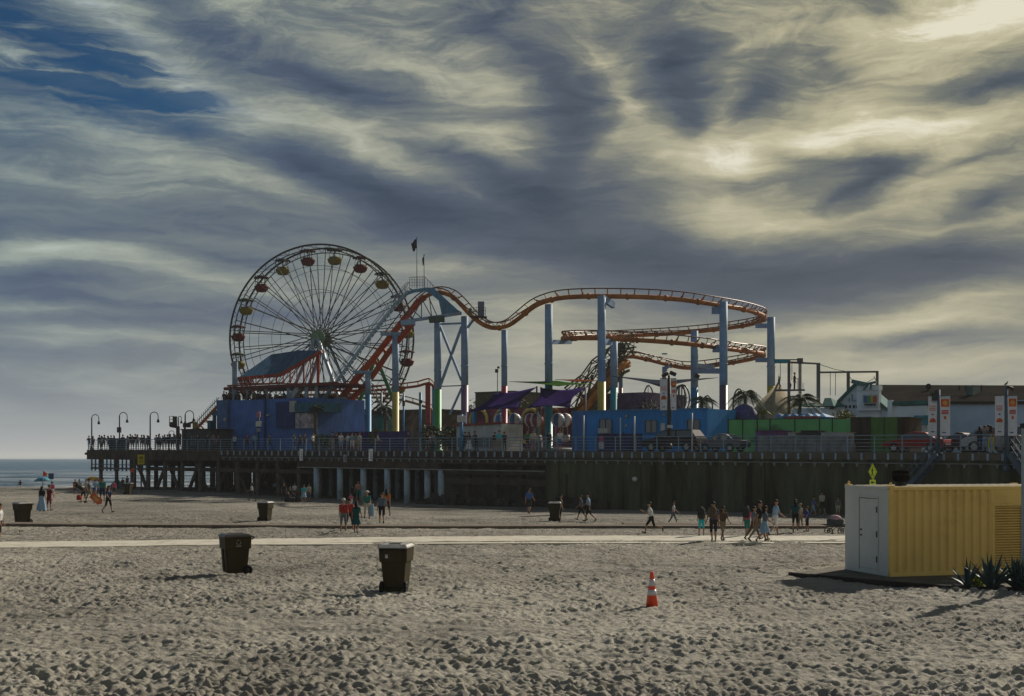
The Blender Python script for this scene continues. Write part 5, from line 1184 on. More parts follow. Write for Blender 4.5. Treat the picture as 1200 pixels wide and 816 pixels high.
for i in range(7):
    a = 908+i*8.6; mb = MB(); p0,p1 = pp(a,488.5,9.9),pp(a+8.2,488.5,9.9); ap_ = pp(a+4.1,484.2,10.8); mb.add([p0,p1,p1+PN*2,p0+PN*2,ap_],[(0,1,4),(1,2,4),(2,3,4),(3,0,4),(3,2,1,0)]); W(mb,'peak',mat('stall_blue',(.02,.16,.38),.6),rw)
mb = MB(); pslab(mb,920,959,9.6,9.85,488,491); W(mb,'red_strip',mat('strip_red',(.30,.07,.05),.7),rw)
# trapeze rig
tz = pthing('trapeze_rig','tall thin frame of a flying trapeze school with platform, ropes and net','trapeze rig',950,20)
TZ = mat('rig_steel',(.07,.075,.08),.5); Q = lambda x,y,d=0: P(x,y,108+d)
def rigbar(a,b,w,name='post',m=TZ): mb = MB(); mb.bar(a,b,w); W(mb,name,m,tz)
for px,y,w in ((924.5,422,.22),(959,425.5,.28),(994,435,.24),(1028,435,.2)): a = Q(px,y); rigbar(Vector((a.x,a.y,4)),a,w)
for dx in (-1,1):
    a = Q(937.5+dx*1.0,421.5); rigbar(Vector((a.x,a.y,4)),a,.10)
mb = MB()
for i in range(18): mb.bar(Q(936.5,422+i*2.2),Q(938.5,423.1+i*2.2),.07)
mb.box(Q(937.5,422.3),(.45,.4,.35)); W(mb,'lattice',TZ,tz)
rigbar(Q(907,421.7),Q(938,421.7),.10,'beam'); rigbar(Q(924,425),Q(960,426.5),.14,'beam'); rigbar(Q(959,436.6),Q(1028.5,435.8),.16,'beam'); rigbar(Q(924,424,2),Q(959,426,2),.08,'beam')
rigbar(Q(908,457.8),Q(943,457.3),.16,'platform'); rigbar(Q(908,457.5,1),Q(943,457.3,1),.16,'platform')
mb = MB(); mb.box(Q(915.5,423.8),(1.1,.8,.28)); W(mb,'top_board',mat('board_teal',(.02,.22,.30),.6),tz)
for (x0,y0,x1,y1) in ((914.5,425,914.5,446),(928,424,928,446),(973,437,973,463.5),(979,437,979,463.5),(960,427,978,433),(978,433,1000,437),(941,457,941,449),(935,457,935,444),(995,447,1010,452),(1010,452,1025,443),(996,442,1000,449),(1024,441,1027,447)):
    rigbar(Q(x0,y0),Q(x1,y1),.045,'rope')
# people on the rig come with the crowd
# banner lamps
ORB = mat('banner_orange',(.62,.13,.03),.7,var=.25,scale=2); RDB = mat('banner_red',(.55,.07,.05),.7); PKB = mat('banner_pink',(.60,.30,.27),.7); WHB_ = cloth_mat('banner_white',(.52,.55,.60),.3)
def banner(t, px0, px1, y0, y1, n, kind):
    def rect(a,b,c,d,dn,m,name,par=t):
        mb = MB(); s0,s1 = S(px0+(px1-px0)*a,n),S(px0+(px1-px0)*b,n); zc = zr((px0+px1)/2,y0+(y1-y0)*c,n); zd = zr((px0+px1)/2,y0+(y1-y0)*d,n); slab(mb,s0,s1,n-dn-.012,n-dn,zd,zc); return W(mb,name,m,par)
    cl = rect(0,1,0,1,0,WHB_,'banner')
    if kind == 'R':
        rect(.0,1,.0,.06,.014,mat('banner_sky',(.45,.52,.6),.8),'print',cl); rect(.08,.92,.07,.27,.014,ORB,'print',cl)
        a = MB(); c_ = on_pier((px0+px1)/2,n-.03,zr((px0+px1)/2,y0+(y1-y0)*.17,n)); rr = abs(S(px1,n)-S(px0,n))*.24
        a.add([c_]+[c_+PD*rr*math.cos(2*PI*i/14)+Vector((0,0,rr*math.sin(2*PI*i/14))) for i in range(14)],[(0,i+1,(i+1)%14+1) for i in range(14)]); W(a,'print',mat('banner_yellow',(.65,.35,.12),.7),cl)
        for c_,w in ((.35,.38),(.39,.42),(.43,.455)): rect(.14,.86,c_,w,.014,RDB,'print',cl)
        rect(.38,.62,.50,.58,.014,ORB,'print',cl); rect(.2,.6,.90,.93,.014,mat('banner_blue',(.08,.12,.3),.7),'print',cl)
    else:
        for c_,w in ((.24,.27),(.29,.325),(.34,.37)): rect(.12,.82,c_,w,.014,PKB,'print',cl)
        rect(.38,.6,.44,.48,.014,mat('banner_blue',(.08,.12,.3),.7),'print',cl)
        a = MB(); c_ = on_pier(px0+(px1-px0)*.48,n-.03,zr((px0+px1)/2,y0+(y1-y0)*.66,n)); rr = abs(S(px1,n)-S(px0,n))*.36
        a.add([c_]+[c_+PD*rr*math.cos(PI*i/12)+Vector((0,0,rr*math.sin(PI*i/12)*1.3)) for i in range(13)],[(0,i+1,i+2) for i in range(12)]); W(a,'print',ORB,cl)
        rect(.3,.7,.88,.91,.014,mat('banner_blue',(.08,.12,.3),.7),'print',cl)
def banner_lamp(label, px, ytop, ybot, n, bl_, br_, by0, by1, m, pr_=.13):
    t = pthing('banner_lamp_post',label,'lamp post',px,n,'lamp posts with banners'); a = pp(px,ybot,n); b = pp(px,ytop,n)
    mb = MB(); mb.rod(a,b,pr_,10,pr_*.7); mb.lathe([(pr_*1.7,0),(pr_*1.7,.25),(pr_*1.1,.5)],a,10); W(mb,'pole',m,t)
    for y_ in (by0-.3,by1+.3): mb = MB(); mb.bar(pp(bl_[0],y_,n-.02),pp(br_[1],y_,n-.02),.04); W(mb,'banner_arm',DARK,t)
    banner(t,bl_[0],bl_[1],by0,by1,n-.05,'L'); banner(t,br_[0],br_[1],by0,by1,n-.05,'R')
    return t
PBL = mat('pole_blue',(.05,.09,.15),.5)
t1 = banner_lamp('banner lamp post with a square hanging lantern, by the blue beach stairs',1100,457,541,-.45,(1087.8,1098.6),(1101.8,1113.5),464.5,511,PBL)
mb = MB(); c0 = pp(1095.6,466,-.45); mb.box(c0,(.34,.34,.42)); mb.box(c0+Vector((0,0,.26)),(.46,.46,.1)); mb.bar(c0+Vector((.2,0,.3)),pp(1100,462,-.45),.08); mb.box(pp(1098,459.5,-.45),(.3,.2,.25)); W(mb,'lantern',DARK,t1)
t2 = banner_lamp('banner lamp post with a gull on its arm at the right edge',1179.3,453,553,-.45,(1166,1177),(1181.5,1192),464,511,PBL)
mb = MB(); a = pp(1180,454,-.45); mb.tube([a,a+Vector((.18,0,.0)),a+Vector((.32,0,-.08)),a+Vector((.38,0,-.2))],[.09,.09,.11,.08],8); W(mb,'lamp_head',DARK,t2)
t3 = banner_lamp('banner lamp post with twin dark floodlights before the bright blue building',784,440,527,.9,(773.5,782.6),(786.3,792.6),444,481,DARK,.16)
mb = MB()
for px,py,rx in ((779.5,439.5,-.5),(788.5,438,.4)): M = Matrix.Rotation(rx,3,'Y'); mb.box(pp(px,py,.8),(.50,.4,.26),M)
mb.box(pp(784.5,487,.8),(.24,.2,.9)); W(mb,'lamp_head',DARK,t3); mb = MB(); mb.box(pp(785,500,.75),(.4,.2,.22)); W(mb,'notice',WB,t3)
sf = pthing('floodlight','small dark floodlight on the blue banded column right of the birdcage frame','floodlight',817,14); mb = MB(); M = Matrix.Rotation(.5,3,'Y'); mb.box(P(817,441,133),(.5,.4,.4),M); W(mb,'head',DARK,sf); mb = MB(); mb.bar(P(817,441,133),P(814,444,133.4),.1); W(mb,'bracket',DARK,sf)
# gull
gl = wthing('gull','grey gull perched on the lamp arm at the right edge','bird',pp(1179,452.5,-.45)); mb = MB(); g0 = pp(1179,450.3,-.45)
mb.tube([g0+Vector((-.13,0,-.05)),g0+Vector((-.05,0,-.01)),g0+Vector((.03,0,.03)),g0+Vector((.07,0,.10)),g0+Vector((.08,0,.15)),g0+Vector((.15,0,.15))],[.01,.055,.06,.04,.035,.006],8)
mb.rod(g0+Vector((.0,.02,-.03)),g0+Vector((.01,.02,-.13)),.006,4); mb.rod(g0+Vector((.0,-.02,-.03)),g0+Vector((.01,-.02,-.13)),.006,4); W(mb,'body',mat('gull_grey',(.12,.12,.13),.8),gl)
# ------------------------------------------------------------ vehicles
TYRE = mat('tyre',(.02,.02,.02),.85); RIM = mat('rim',(.35,.36,.38),.3,metal=.6); CHR = mat('headlight_glass',(.6,.62,.65),.15)
def car(label, px0, n, length, color, kind='sedan', rz_extra=0, hgt=None, rough=.45, cat='car'):
    """front points to the left (towards the sea); px0 is the front bumper column"""
    s0 = S(px0, n); s = s0+length/2; o = pier(s, n+.9)
    names = {'sedan':'parked_car','suv':'parked_suv','pickup':'pickup_truck'}
    t = thing(names[kind], label, cat, o, PROT+rz_extra, 'vehicles parked on the pier'); L2 = length/2; w = .9
    if kind == 'sedan':
        H = 1.42; body = [(-L2,.35),(-L2+.02,.62),(-L2+.25,.74),(-L2+1.15,.86),(-.2,.90),(L2-1.0,.92),(L2-.1,.90),(L2,.60),(L2-.05,.32)]; top = [(-L2+1.05,.86),(-L2+1.85,1.36),(-.0,H),(L2-1.35,1.36),(L2-.55,.90)]
    elif kind == 'suv':
        H = 1.74; body = [(-L2,.42),(-L2+.02,.85),(-L2+.2,.98),(-L2+1.2,1.08),(0,1.10),(L2-.08,1.10),(L2,.7),(L2-.05,.40)]; top = [(-L2+1.1,1.08),(-L2+1.75,1.66),(-L2+2.1,H),(L2-.6,H-.02),(L2-.12,1.12)]
    else:
        H = 1.82; body = [(-L2,.48),(-L2+.02,.95),(-L2+.2,1.06),(-L2+1.35,1.14),(0,1.15),(L2,1.15),(L2,.55)]; top = [(-L2+1.25,1.14),(-L2+2.0,1.76),(-L2+2.3,H),(L2-1.9,H-.02),(L2-1.55,1.16)]
    M = Matrix.Identity(4)
    def taper(poly, wb, wt, z0, z1):
        mb = MB(); n_ = len(poly); vs = []
        for sgn in (-1,1):
            for x,z in poly: k = (z-z0)/(z1-z0); vs.append((x, sgn*(wb+(wt-wb)*k), z))
        mb.add(vs,[tuple(range(n_)),tuple(range(2*n_-1,n_-1,-1))]+[(i+n_,(i+1)%n_+n_,(i+1)%n_,i) for i in range(n_)]); return mb
    cm_ = mat('paint_'+label[:14].replace(' ','_'),color,max(rough,.6),var=.06,spec=.03)
    # body with wheel arches cut as dark wells
    body2 = taper(body,w,w-.03,.35,1.0).build('body',cm_,t,.05)
    ro = taper(top,w-.03,w-.20,.9,H).build('roof',cm_,t,.04)
    gp = [(top[0][0]+.16,top[0][1]+.05),(top[1][0]+.06,top[1][1]-.05),(top[-2][0]-.06,top[-2][1]-.07),(top[-1][0]-.18,top[-1][1]+.05)]
    for sgn in (-1,1):
        g_ = MB(); vs = [(x,sgn*((w-.03)+((w-.20)-(w-.03))*((z-.9)/(H-.9))+.012),z) for x,z in gp]; ins = [(x,y-sgn*.02,z) for x,y,z in vs]
        g_.add(vs+ins,[(0,1,2,3),(7,6,5,4)]+[(i,(i+1)%4,(i+1)%4+4,i+4) for i in range(4)]); gg = g_.build('side_window',glass(),t)
        pb = MB(); xm = (gp[1][0]+gp[2][0])/2; yy = sgn*(w-.10); pb.bar((xm,sgn*(w-.02),gp[0][1]),(xm,sgn*(w-.165),gp[1][1]),.07,.05); pb.build('window_pillar',cm_,gg)
    a,b = top[0],top[1]; ws = MB(); 
    vs = [(a[0]+.04-.02,-.72,a[1]+.07),(a[0]+.04-.02,.72,a[1]+.07),(b[0]-.04,.60,b[1]-.04),(b[0]-.04,-.60,b[1]-.04)]; ws.add([(x-.03,y,z+.03) for x,y,z in vs]+[(x+.02,y,z-.02) for x,y,z in vs],[(0,1,2,3),(7,6,5,4)]+[(i,(i+1)%4,(i+1)%4+4,i+4) for i in range(4)]); ws.build('windscreen',glass(),t)
    wr = .33 if kind == 'sedan' else .38
    for x in (-L2+.85,L2-.9):
        for sgn in (-1,1):
            m_ = MB(); R90 = [(wr*.62,-.10),(wr,-.09),(wr,.09),(wr*.62,.10)]; vs = []; n_ = 20
            for r_,y_ in R90:
                for j in range(n_): q_ = 2*PI*j/n_; vs.append((x+r_*math.cos(q_),sgn*(w-.07)+y_,wr+r_*math.sin(q_)))
            fs = [(i*n_+j,i*n_+(j+1)%n_,((i+1)%4)*n_+(j+1)%n_,((i+1)%4)*n_+j) for i in range(4) for j in range(n_)]; m_.add(vs,fs,True)
            wh = m_.build('wheel',TYRE,t)
            r2 = MB(); vs = [(x,sgn*(w+.0),wr)]+[(x+wr*.6*math.cos(2*PI*j/n_),sgn*(w-.01),wr+wr*.6*math.sin(2*PI*j/n_)) for j in range(n_)]; r2.add(vs,[(0,j+1,(j+1)%n_+1) for j in range(n_)])
            for j in range(5): q_ = 2*PI*j/5; r2.bar((x,sgn*(w+.01),wr),(x+wr*.55*math.cos(q_),sgn*(w+.005),wr+wr*.55*math.sin(q_)),.06,.03)
            r2.build('rim',RIM,wh)
    zl = body[1][1]-.08
    for sgn in (-1,1):
        m_ = MB(); m_.box((-L2+.03,sgn*.62,zl),(.12,.32,.14)); m_.build('headlight',CHR,t,.02)
        m_ = MB(); m_.box((L2-.03,sgn*.68,zl+.08),(.08,.22,.16)); m_.build('tail_light',mat('tail_red',(.35,.02,.02),.3),t)
        m_ = MB(); m_.box((top[0][0]+.45,sgn*(w+.08),body[3][1]+.12),(.12,.18,.12)); m_.build('mirror',cm_,t,.02)
    m_ = MB(); m_.box((-L2+.0,0,.45),(.12,1.5,.16)); m_.box((L2,0,.47),(.12,1.5,.16)); m_.build('bumper',mat('bumper_dark',(.04,.04,.045),.6),t,.02)
    if kind == 'pickup': m_ = MB(); m_.box((L2-.78,0,1.16),(1.35,1.5,.03)); m_.build('bed',TYRE,t)
    return t
car('dark brown suv parked before the bright blue building',752,3.2,5.0,(.035,.022,.02),'suv')
car('silver grey sedan half hidden behind the green fence',815,4.2,3.9,(.12,.125,.135),'sedan')
car('red sedan parked behind the railing left of the lantern lamp post',1033,2.6,4.3,(.22,.025,.02),'sedan')
car('small dark maroon hatchback directly behind the lantern lamp post',1088,5.0,3.6,(.06,.02,.02),'sedan')
car('light grey suv with dark windows between the two right lamp posts',1114,5.2,4.2,(.24,.26,.27),'suv')
car('pale grey suv nearest the rail between the two right lamp posts',1126,2.2,4.4,(.30,.32,.34),'suv')
# motorbike
mk = pthing('motorbike','dark motorbike with a spoked front wheel at the right edge of the deck','motorbike',1190,1.5)
for px in (1178,1193):
    mb = MB(); c0 = pp(px,516.5,1.5); mb.tube([c0+Vector((.3*math.cos(2*PI*i/18),0,.3*math.sin(2*PI*i/18))) for i in range(18)],.06,6,True)
    for i in range(8): mb.rod(c0,c0+Vector((.28*math.cos(2*PI*i/8),0,.28*math.sin(2*PI*i/8))),.012,4)
    W(mb,'wheel',mat('bike_wheel',(.2,.2,.2),.5),mk)
mb = MB(); mb.tube([pp(1179,515,1.5),pp(1182,510,1.5),pp(1187,511,1.5),pp(1191,509,1.5)],[.1,.2,.18,.1],8); mb.bar(pp(1193,516,1.5),pp(1190.5,506.5,1.5),.06); mb.bar(pp(1188.5,506,1.5),pp(1191.5,506,1.5),.05); mb.box(pp(1186,514.5,1.5),(.5,.3,.3)); W(mb,'frame',DARK,mk)
# ------------------------------------------------------------ things on the beach
def G(px, py, z=0.0):
    """point on the beach seen at px, py"""
    Y = 60.
    for _ in range(30):
        X = (px-600)/F*Y; Y = .5*Y+.5*(CAMH-z-gz(X, Y))*F/(py-537)
    X = (px-600)/F*Y; return Vector((X, Y, gz(X, Y)+z))
# storage container on its plank landing
CA = R(15); cx0 = Vector((10.85, 34.3, 0)); cz = .09
cd_ = Vector((math.cos(CA), math.sin(CA), 0)); ce = Vector((-math.sin(CA), math.cos(CA), 0))
ct = thing('storage_container', 'beige and mustard corrugated shipping container with a white end door', 'container', (cx0.x, cx0.y, cz), CA)
CY = mat('container_mustard', (.72,.51,.17), .6, var=.09, scale=.7, dirt=(.60,.41,.14)); CW = mat('container_white', (.54,.55,.51), .6, var=.09, scale=.5, bump=.05)
LX, LY, LZ = 6.06, 2.44, 2.58
mb = MB()   # corrugated long side
prof = []; x = .12; d = 0.0
cor = [(0.0,0),(.10,0)]
x = .10
while x < 3.18: cor += [(x+.02,0),(x+.065,.06),(x+.15,.06),(x+.195,0)]; x += .275
cor += [(3.36,0)]
z0, z1 = .12, LZ-.10
vs = []; 
for (xx,dd) in cor: vs += [(xx,dd,z0),(xx,dd,z1)]
fs = [(2*i,2*i+2,2*i+3,2*i+1) for i in range(len(cor)-1)]; mb.add(vs,fs)
mb.build('corrugated_side', CY, ct)
mb = MB(); mb.bx(3.36,3.46,-.012,.05,.12,LZ-.1); mb.bx(3.46,LX,-.0,.05,2.02,LZ-.1); mb.bx(4.42,LX,0,.05,.12,2.02); mb.build('plain_panel', CY, ct)
mb = MB(); mb.bx(0,LX,-.02,.06,0,.12); mb.bx(0,LX,-.02,.08,LZ-.10,LZ); mb.bx(0,.10,-.022,.1,.0,LZ); mb.bx(LX-.1,LX,-.02,.1,0,LZ); mb.build('side_frame', CY, ct, .006)
sh = MB(); zz = .14
while zz < 2.0:
    sh.add([(3.48,.06,zz),(4.40,.06,zz),(4.40,.005,zz+.03),(3.48,.005,zz+.03),(3.48,.005,zz+.055),(4.40,.005,zz+.055),(4.40,.075,zz+.075),(3.48,.075,zz+.075)],[(0,1,2,3),(3,2,5,4),(4,5,6,7)]); zz += .0775
rd = sh.build('roller_door', CY, ct); m_ = MB(); m_.bx(3.44,4.44,-.03,.02,2.0,2.07); m_.bx(3.42,3.48,-.025,.02,.12,2.0); m_.bx(4.40,4.46,-.025,.02,.12,2.0); m_.build('door_frame', CY, rd, .004)
mb = MB(); mb.bx(.03,LX-.03,.10,LY-.02,LZ-.06,LZ-.02); mb.bx(.04,LX-.04,LY-.05,LY,.05,LZ-.05); mb.bx(LX-.05,LX-.01,.06,LY,.05,LZ-.05); mb.build('shell', CY, ct)
mb = MB(); x = .3
while x < LX-.3: mb.bx(x,x+.12,.15,LY-.1,LZ-.02,LZ+.012); x += .3
mb.build('roof_ribs', mat('roof_pale',(.5,.47,.38),.6,var=.2,scale=1), ct)
mb = MB(); mb.bx(.0,.05,.10,.62,.08,LZ-.08); mb.bx(.0,.05,1.62,LY-.0,.08,LZ-.08); mb.bx(.0,.05,.62,1.62,2.24,LZ-.08); mb.bx(.0,.05,.62,1.62,.08,.14); mb.bx(-.015,.07,.10,LY,LZ-.08,LZ+.005); mb.bx(-.01,.07,.10,LY,0,.08); mb.build('end_wall', CW, ct, .004)
mb = MB(); mb.bx(-.008,.035,.645,1.595,.15,2.215); dr_ = mb.build('door', CW, ct, .004)
mb = MB(); mb.bx(-.03,.0,.585,.625,.1,2.24); mb.bx(-.03,.0,1.615,1.655,.1,2.24); mb.bx(-.03,.0,.585,1.655,2.235,2.28); mb.build('door_frame', CW, ct, .003)
STL = mat('hinge_steel',(.05,.045,.04),.5,metal=.5)
for z_ in (.45,1.18,1.9): m_ = MB(); m_.bx(-.045,-.012,.60,.66,z_-.09,z_+.09); m_.build('hinge', STL, dr_)
m_ = MB(); m_.tube([(-.01,1.50,1.12),(-.09,1.50,1.12)],.03,8); m_.tube([(-.085,1.50,1.12),(-.085,1.42,1.115)],.013,6); m_.lathe([(.045,0),(.045,.01)],(0,0,0),4) if False else None; m_.build('lever_handle', RIM, dr_)
m_ = MB(); m_.tube([(-.005,1.50,1.28),(-.04,1.50,1.28)],.028,10); m_.build('deadbolt', STL, dr_)
mb = MB()
for (x_,y_) in ((.08,.09),(.08,LY-.08),(LX-.08,.09),(LX-.08,LY-.08)):
    mb = MB(); mb.bx(x_-.085,x_+.085,y_-.085,y_+.085,LZ-.04,LZ+.035); mb.build('corner_casting', CY, ct, .006)
for y_ in (.09, LY-.09): m_ = MB(); m_.tube([(.08,y_+.05*math.cos(q),LZ+.075+.05*math.sin(q)) for q in [2*PI*i/10 for i in range(10)]],.014,5,True); m_.build('lifting_eye', CY, ct)
vt = thing('roof_vent', 'round black ventilator cap on the roof of the mustard container', 'ventilator', tuple(cx0+cd_*1.0+ce*1.0+Vector((0,0,cz+LZ+.005))))
mb = MB(); mb.lathe([(.17,0),(.16,.12),(.20,.18)],(0,0,0),16); mb.build('neck', DARK, vt)
mb = MB(); mb.lathe([(.17,.12),(.235,.18),(.25,.28),(.245,.40),(.20,.445),(.10,.46),(.01,.465)],(0,0,0),22); mb.build('cap', mat('vent_black',(.008,.008,.008),.8,spec=0), vt)
mb = MB(); 
for i in range(22): a = 2*PI*i/22; mb.bar((.2*math.cos(a),.2*math.sin(a),.19),(.266*math.cos(a),.266*math.sin(a),.37),.012)
mb.build('fins', DARK, vt)
# landing: planks and dark edge
PLK = mat('landing_planks', (.13,.115,.09), .9, var=.35, scale=1.4, bump=.2, stretch=(1,5,1))
pts = [G(925,674.8),G(985,680.6),G(1060,687.4),G(1110,690.8),G(1180,693.5),G(1300,697)]
back = [Vector((20,40,0)),Vector((10.0,37.6,0)),Vector((9.4,36.5,0))]
ring_ = [Vector((p.x,p.y,0)) for p in pts+back]; mb = MB(); n_ = len(ring_)
mb.add([(p.x,p.y,-.1) for p in ring_]+[(p.x,p.y,cz-.004) for p in ring_],[tuple(range(n_)),tuple(range(n_,2*n_))]+[(i,(i+1)%n_,(i+1)%n_+n_,i+n_) for i in range(n_)])
tag(mb.build('landing', PLK), kind='structure')
ed = MB()
for a,b in zip(pts[:-1],pts[1:]): ed.bar(a+Vector((0,-.06,.035)),b+Vector((0,-.06,.035)),.14,.16)
tag(ed.build('landing_edge', mat('edge_timber',(.045,.035,.03),.9,var=.3,scale=3,bump=.3)), kind='structure')
# tall pale post at the frame edge
po = thing('post', 'tall pale grey square post with a black cap at the right edge before the container', 'post', (G(1199.5,692).x+.03, G(1199.5,692).y, 0))
zt = CAMH+42/F*po.location.y; mb = MB(); mb.bx(-.055,.19,-.1,.1,0,zt-.16); mb.build('shaft', mat('post_pale',(.36,.41,.44),.6,var=.15), po, .01)
mb = MB(); mb.bx(-.075,.21,-.12,.12,zt-.158,zt-.03); mb.lathe([(.10,0),(.06,.05),(.01,.06)],(.07,0,zt-.03),8); mb.build('cap', DARK, po)
# agaves
AG = mat('agave_leaf',(.045,.085,.085),.55,var=.25,scale=3); AGY = mat('leaf_lime',(.22,.26,.02),.6,var=.3,scale=4)
def agave(loc, hh, n, seed, label, m=AG, wd=.06, name='agave', lean=None):
    rng = random.Random(seed); t = thing(name, label, 'plant', loc, 0, 'agave plants by the landing' if m is AG else None)
    mb = MB(); mb.lathe([(.09,0),(.11,.05),(.07,.16),(.01,.2)],(0,0,0),8); mb.build('stem', BARK, t)
    for k in range(n):
        az = rng.uniform(0,2*PI); el = R(rng.uniform(28,86)); L_ = hh*rng.uniform(.75,1.1); d = Vector((math.cos(az),math.sin(az),0)); sd_ = d.cross(Vector((0,0,1))); mb = MB(); vs = []; N_ = 8; curl = rng.uniform(-.12,.22)
        for i in range(N_+1):
            u = i/N_; p = d*(L_*u*math.cos(el)+.04)+Vector((0,0,L_*u*math.sin(el)-curl*L_*u*u)); w = wd*(1-u)**.75*(1+1.4*u*(1-u))*hh
            up = Vector((0,0,1))*math.cos(el)-d*math.sin(el)
            vs += [p-sd_*w*1.3+up*w*.45, p, p+sd_*w*1.3+up*w*.45, p-up*w*.35]
        fs = []
        for i in range(N_):
            for a,b in ((0,1),(1,2),(2,3),(3,0)): fs.append((i*4+a,i*4+b,(i+1)*4+b,(i+1)*4+a))
        mb.add(vs,fs,True); mb.build('leaf', m, t)
    return t
agave(tuple(G(1134,688,.05)),.70,22,1,'smaller blue green agave, left of three beside the container')
agave(tuple(G(1161,690,.05)),.98,32,2,'tall blue green agave in the middle before the roller door')
agave(tuple(G(1192,690,.05)),.98,34,5,'tall blue green agave against the pale post at the right edge')
agave(tuple(G(1207,692,.05)),.8,22,9,'blue green agave partly hidden by the pale post')
agave(tuple(G(1146,689,.04)),.40,26,7,'small lime yellow leafy plant between the two left agaves',AGY,.09,'leafy_plant')
for i,(px,py,r) in enumerate(((1123,688,.10),(1141,691,.08),(1175,691.5,.09),(1120,690,.07),(1172,689,.11))):
    mb = MB(); p = G(px,py,.06); mb.ball((0,0,0),r,6,(1.5,1,.8)); o = mb.build('stone', mat('pale_stone',(.34,.31,.26),.9,var=.3,scale=8)); o.location = p; tag(o,'small pale stone lying among the agaves on the landing','stone','stones among the agaves')
bush('shrub','leafy shrub standing just right of the frame beyond the pale post',Vector((13.9,28.8,0)),2.0,2.5,LEAFD,1500,.2,'bush')  # unseen shrub, added beyond the frame to cast the shadow on the right
# wheeled bins
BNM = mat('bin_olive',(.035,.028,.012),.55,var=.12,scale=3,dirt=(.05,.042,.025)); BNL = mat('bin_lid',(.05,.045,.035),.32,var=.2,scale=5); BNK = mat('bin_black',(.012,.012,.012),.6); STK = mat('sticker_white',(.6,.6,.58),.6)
def frus(mb, x0,x1,y0,y1,z0, X0,X1,Y0,Y1,z1):
    mb.add([(x0,y0,z0),(x1,y0,z0),(x1,y1,z0),(x0,y1,z0),(X0,Y0,z1),(X1,Y0,z1),(X1,Y1,z1),(X0,Y1,z1)],[(3,2,1,0),(4,5,6,7),(0,1,5,4),(1,2,6,5),(2,3,7,6),(3,0,4,7)])
def make_bin(label):
    t = thing('trash_bin', label, 'bin', (0,0,0), 0, 'wheeled bins on the beach')
    mb = MB(); frus(mb,-.24,.24,-.27,.27,.05,-.315,.315,-.335,.33,.88); mb.build('lower_body', BNM, t, .02)
    mb = MB(); frus(mb,-.335,.335,-.375,.36,.74,-.35,.35,-.39,.375,1.08); mb.build('upper_body', BNM, t, .02)
    for x in (-.16,.16): mb = MB(); frus(mb,x-.075,x+.075,-.31,-.2,.08,x-.09,x+.09,-.36,-.25,.73); mb.build('rib', BNM, t, .012)
    mb = MB(); mb.bx(-.37,.37,-.42,.43,1.075,1.105); lid = None
    frus(mb,-.36,.36,-.41,.40,1.105,-.30,.30,-.33,.30,1.16); lid = mb.build('lid', BNL, t, .012)
    m_ = MB(); frus(m_,-.16,.16,-.2,.2,1.158,-.14,.14,-.18,.18,1.178); m_.build('lid_panel', BNL, lid, .006)
    mb = MB(); mb.tube([(-.26,.40,1.0),(-.26,.47,1.05),(-.22,.48,1.06),(.22,.48,1.06),(.26,.47,1.05),(.26,.40,1.0)],.018,8); mb.build('handle', BNK, t)
    for sx in (-1,1):
        mb = MB(); n_ = 22; prof_ = [(.05,-.035),(.13,-.035),(.14,-.02),(.14,.02),(.13,.035),(.05,.035)]; vs = []
        for r_,x_ in prof_:
            for j in range(n_): q = 2*PI*j/n_; vs.append((sx*.295+x_,.27+r_*math.cos(q),.14+r_*math.sin(q)))
        mb.add(vs,[(i*n_+j,i*n_+(j+1)%n_,((i+1)%6)*n_+(j+1)%n_,((i+1)%6)*n_+j) for i in range(6) for j in range(n_)],True); wh = mb.build('wheel', BNK, t)
        m_ = MB(); m_.tube([(sx*.26,.27,.14),(sx*.335,.27,.14)],.045,10); m_.build('hub', BNM, wh)
    mb = MB(); mb.tube([(-.3,.27,.14),(.3,.27,.14)],.012,6); mb.build('axle', BNK, t)
    return t
bn = make_bin('olive bin left of centre with a white emblem, lid sunlit, beside the pale path')
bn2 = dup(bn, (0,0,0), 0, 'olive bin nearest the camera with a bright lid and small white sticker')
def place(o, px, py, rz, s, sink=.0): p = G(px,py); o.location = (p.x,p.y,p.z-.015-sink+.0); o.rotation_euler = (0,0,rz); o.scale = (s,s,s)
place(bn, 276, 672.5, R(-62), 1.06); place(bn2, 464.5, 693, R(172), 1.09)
# emblem of three bent arrows with a line of lettering, on the side facing us
EM = mat('emblem_white',(.5,.5,.48),.6)
mb = MB()
for k in range(3):
    a = PI/2+k*2*PI/3; c_ = Vector((0,0)); 
    p1 = Vector((math.cos(a+.9),math.sin(a+.9)))*.062; p2 = Vector((math.cos(a),math.sin(a)))*.066; p3 = Vector((math.cos(a-.75),math.sin(a-.75)))*.058
    mb.bar((.350,p1.x,.93+p1.y),(.350,p2.x,.93+p2.y),.006,.024,(1,0,0)); mb.bar((.350,p2.x,.93+p2.y),(.350,p3.x,.93+p3.y),.006,.020,(1,0,0))
for i in range(7): mb.bx(.346,.354,-.075+i*.022,-.060+i*.022,.815,.835)
mb.build('emblem', EM, bn)
mb = MB(); mb.bx(.12,.18,.383,.389,.84,.90); mb.bx(.12,.18,.383,.389,.905,.925); mb.build('sticker', STK, bn2)
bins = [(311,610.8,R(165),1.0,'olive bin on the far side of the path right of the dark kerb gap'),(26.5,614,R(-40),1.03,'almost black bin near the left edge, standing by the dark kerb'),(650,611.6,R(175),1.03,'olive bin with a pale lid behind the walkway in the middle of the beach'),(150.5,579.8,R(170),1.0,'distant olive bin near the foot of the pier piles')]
for px,py,rz,s,l in bins: b = dup(bn2,(0,0,0),0,l); place(b,px,py,rz,s)
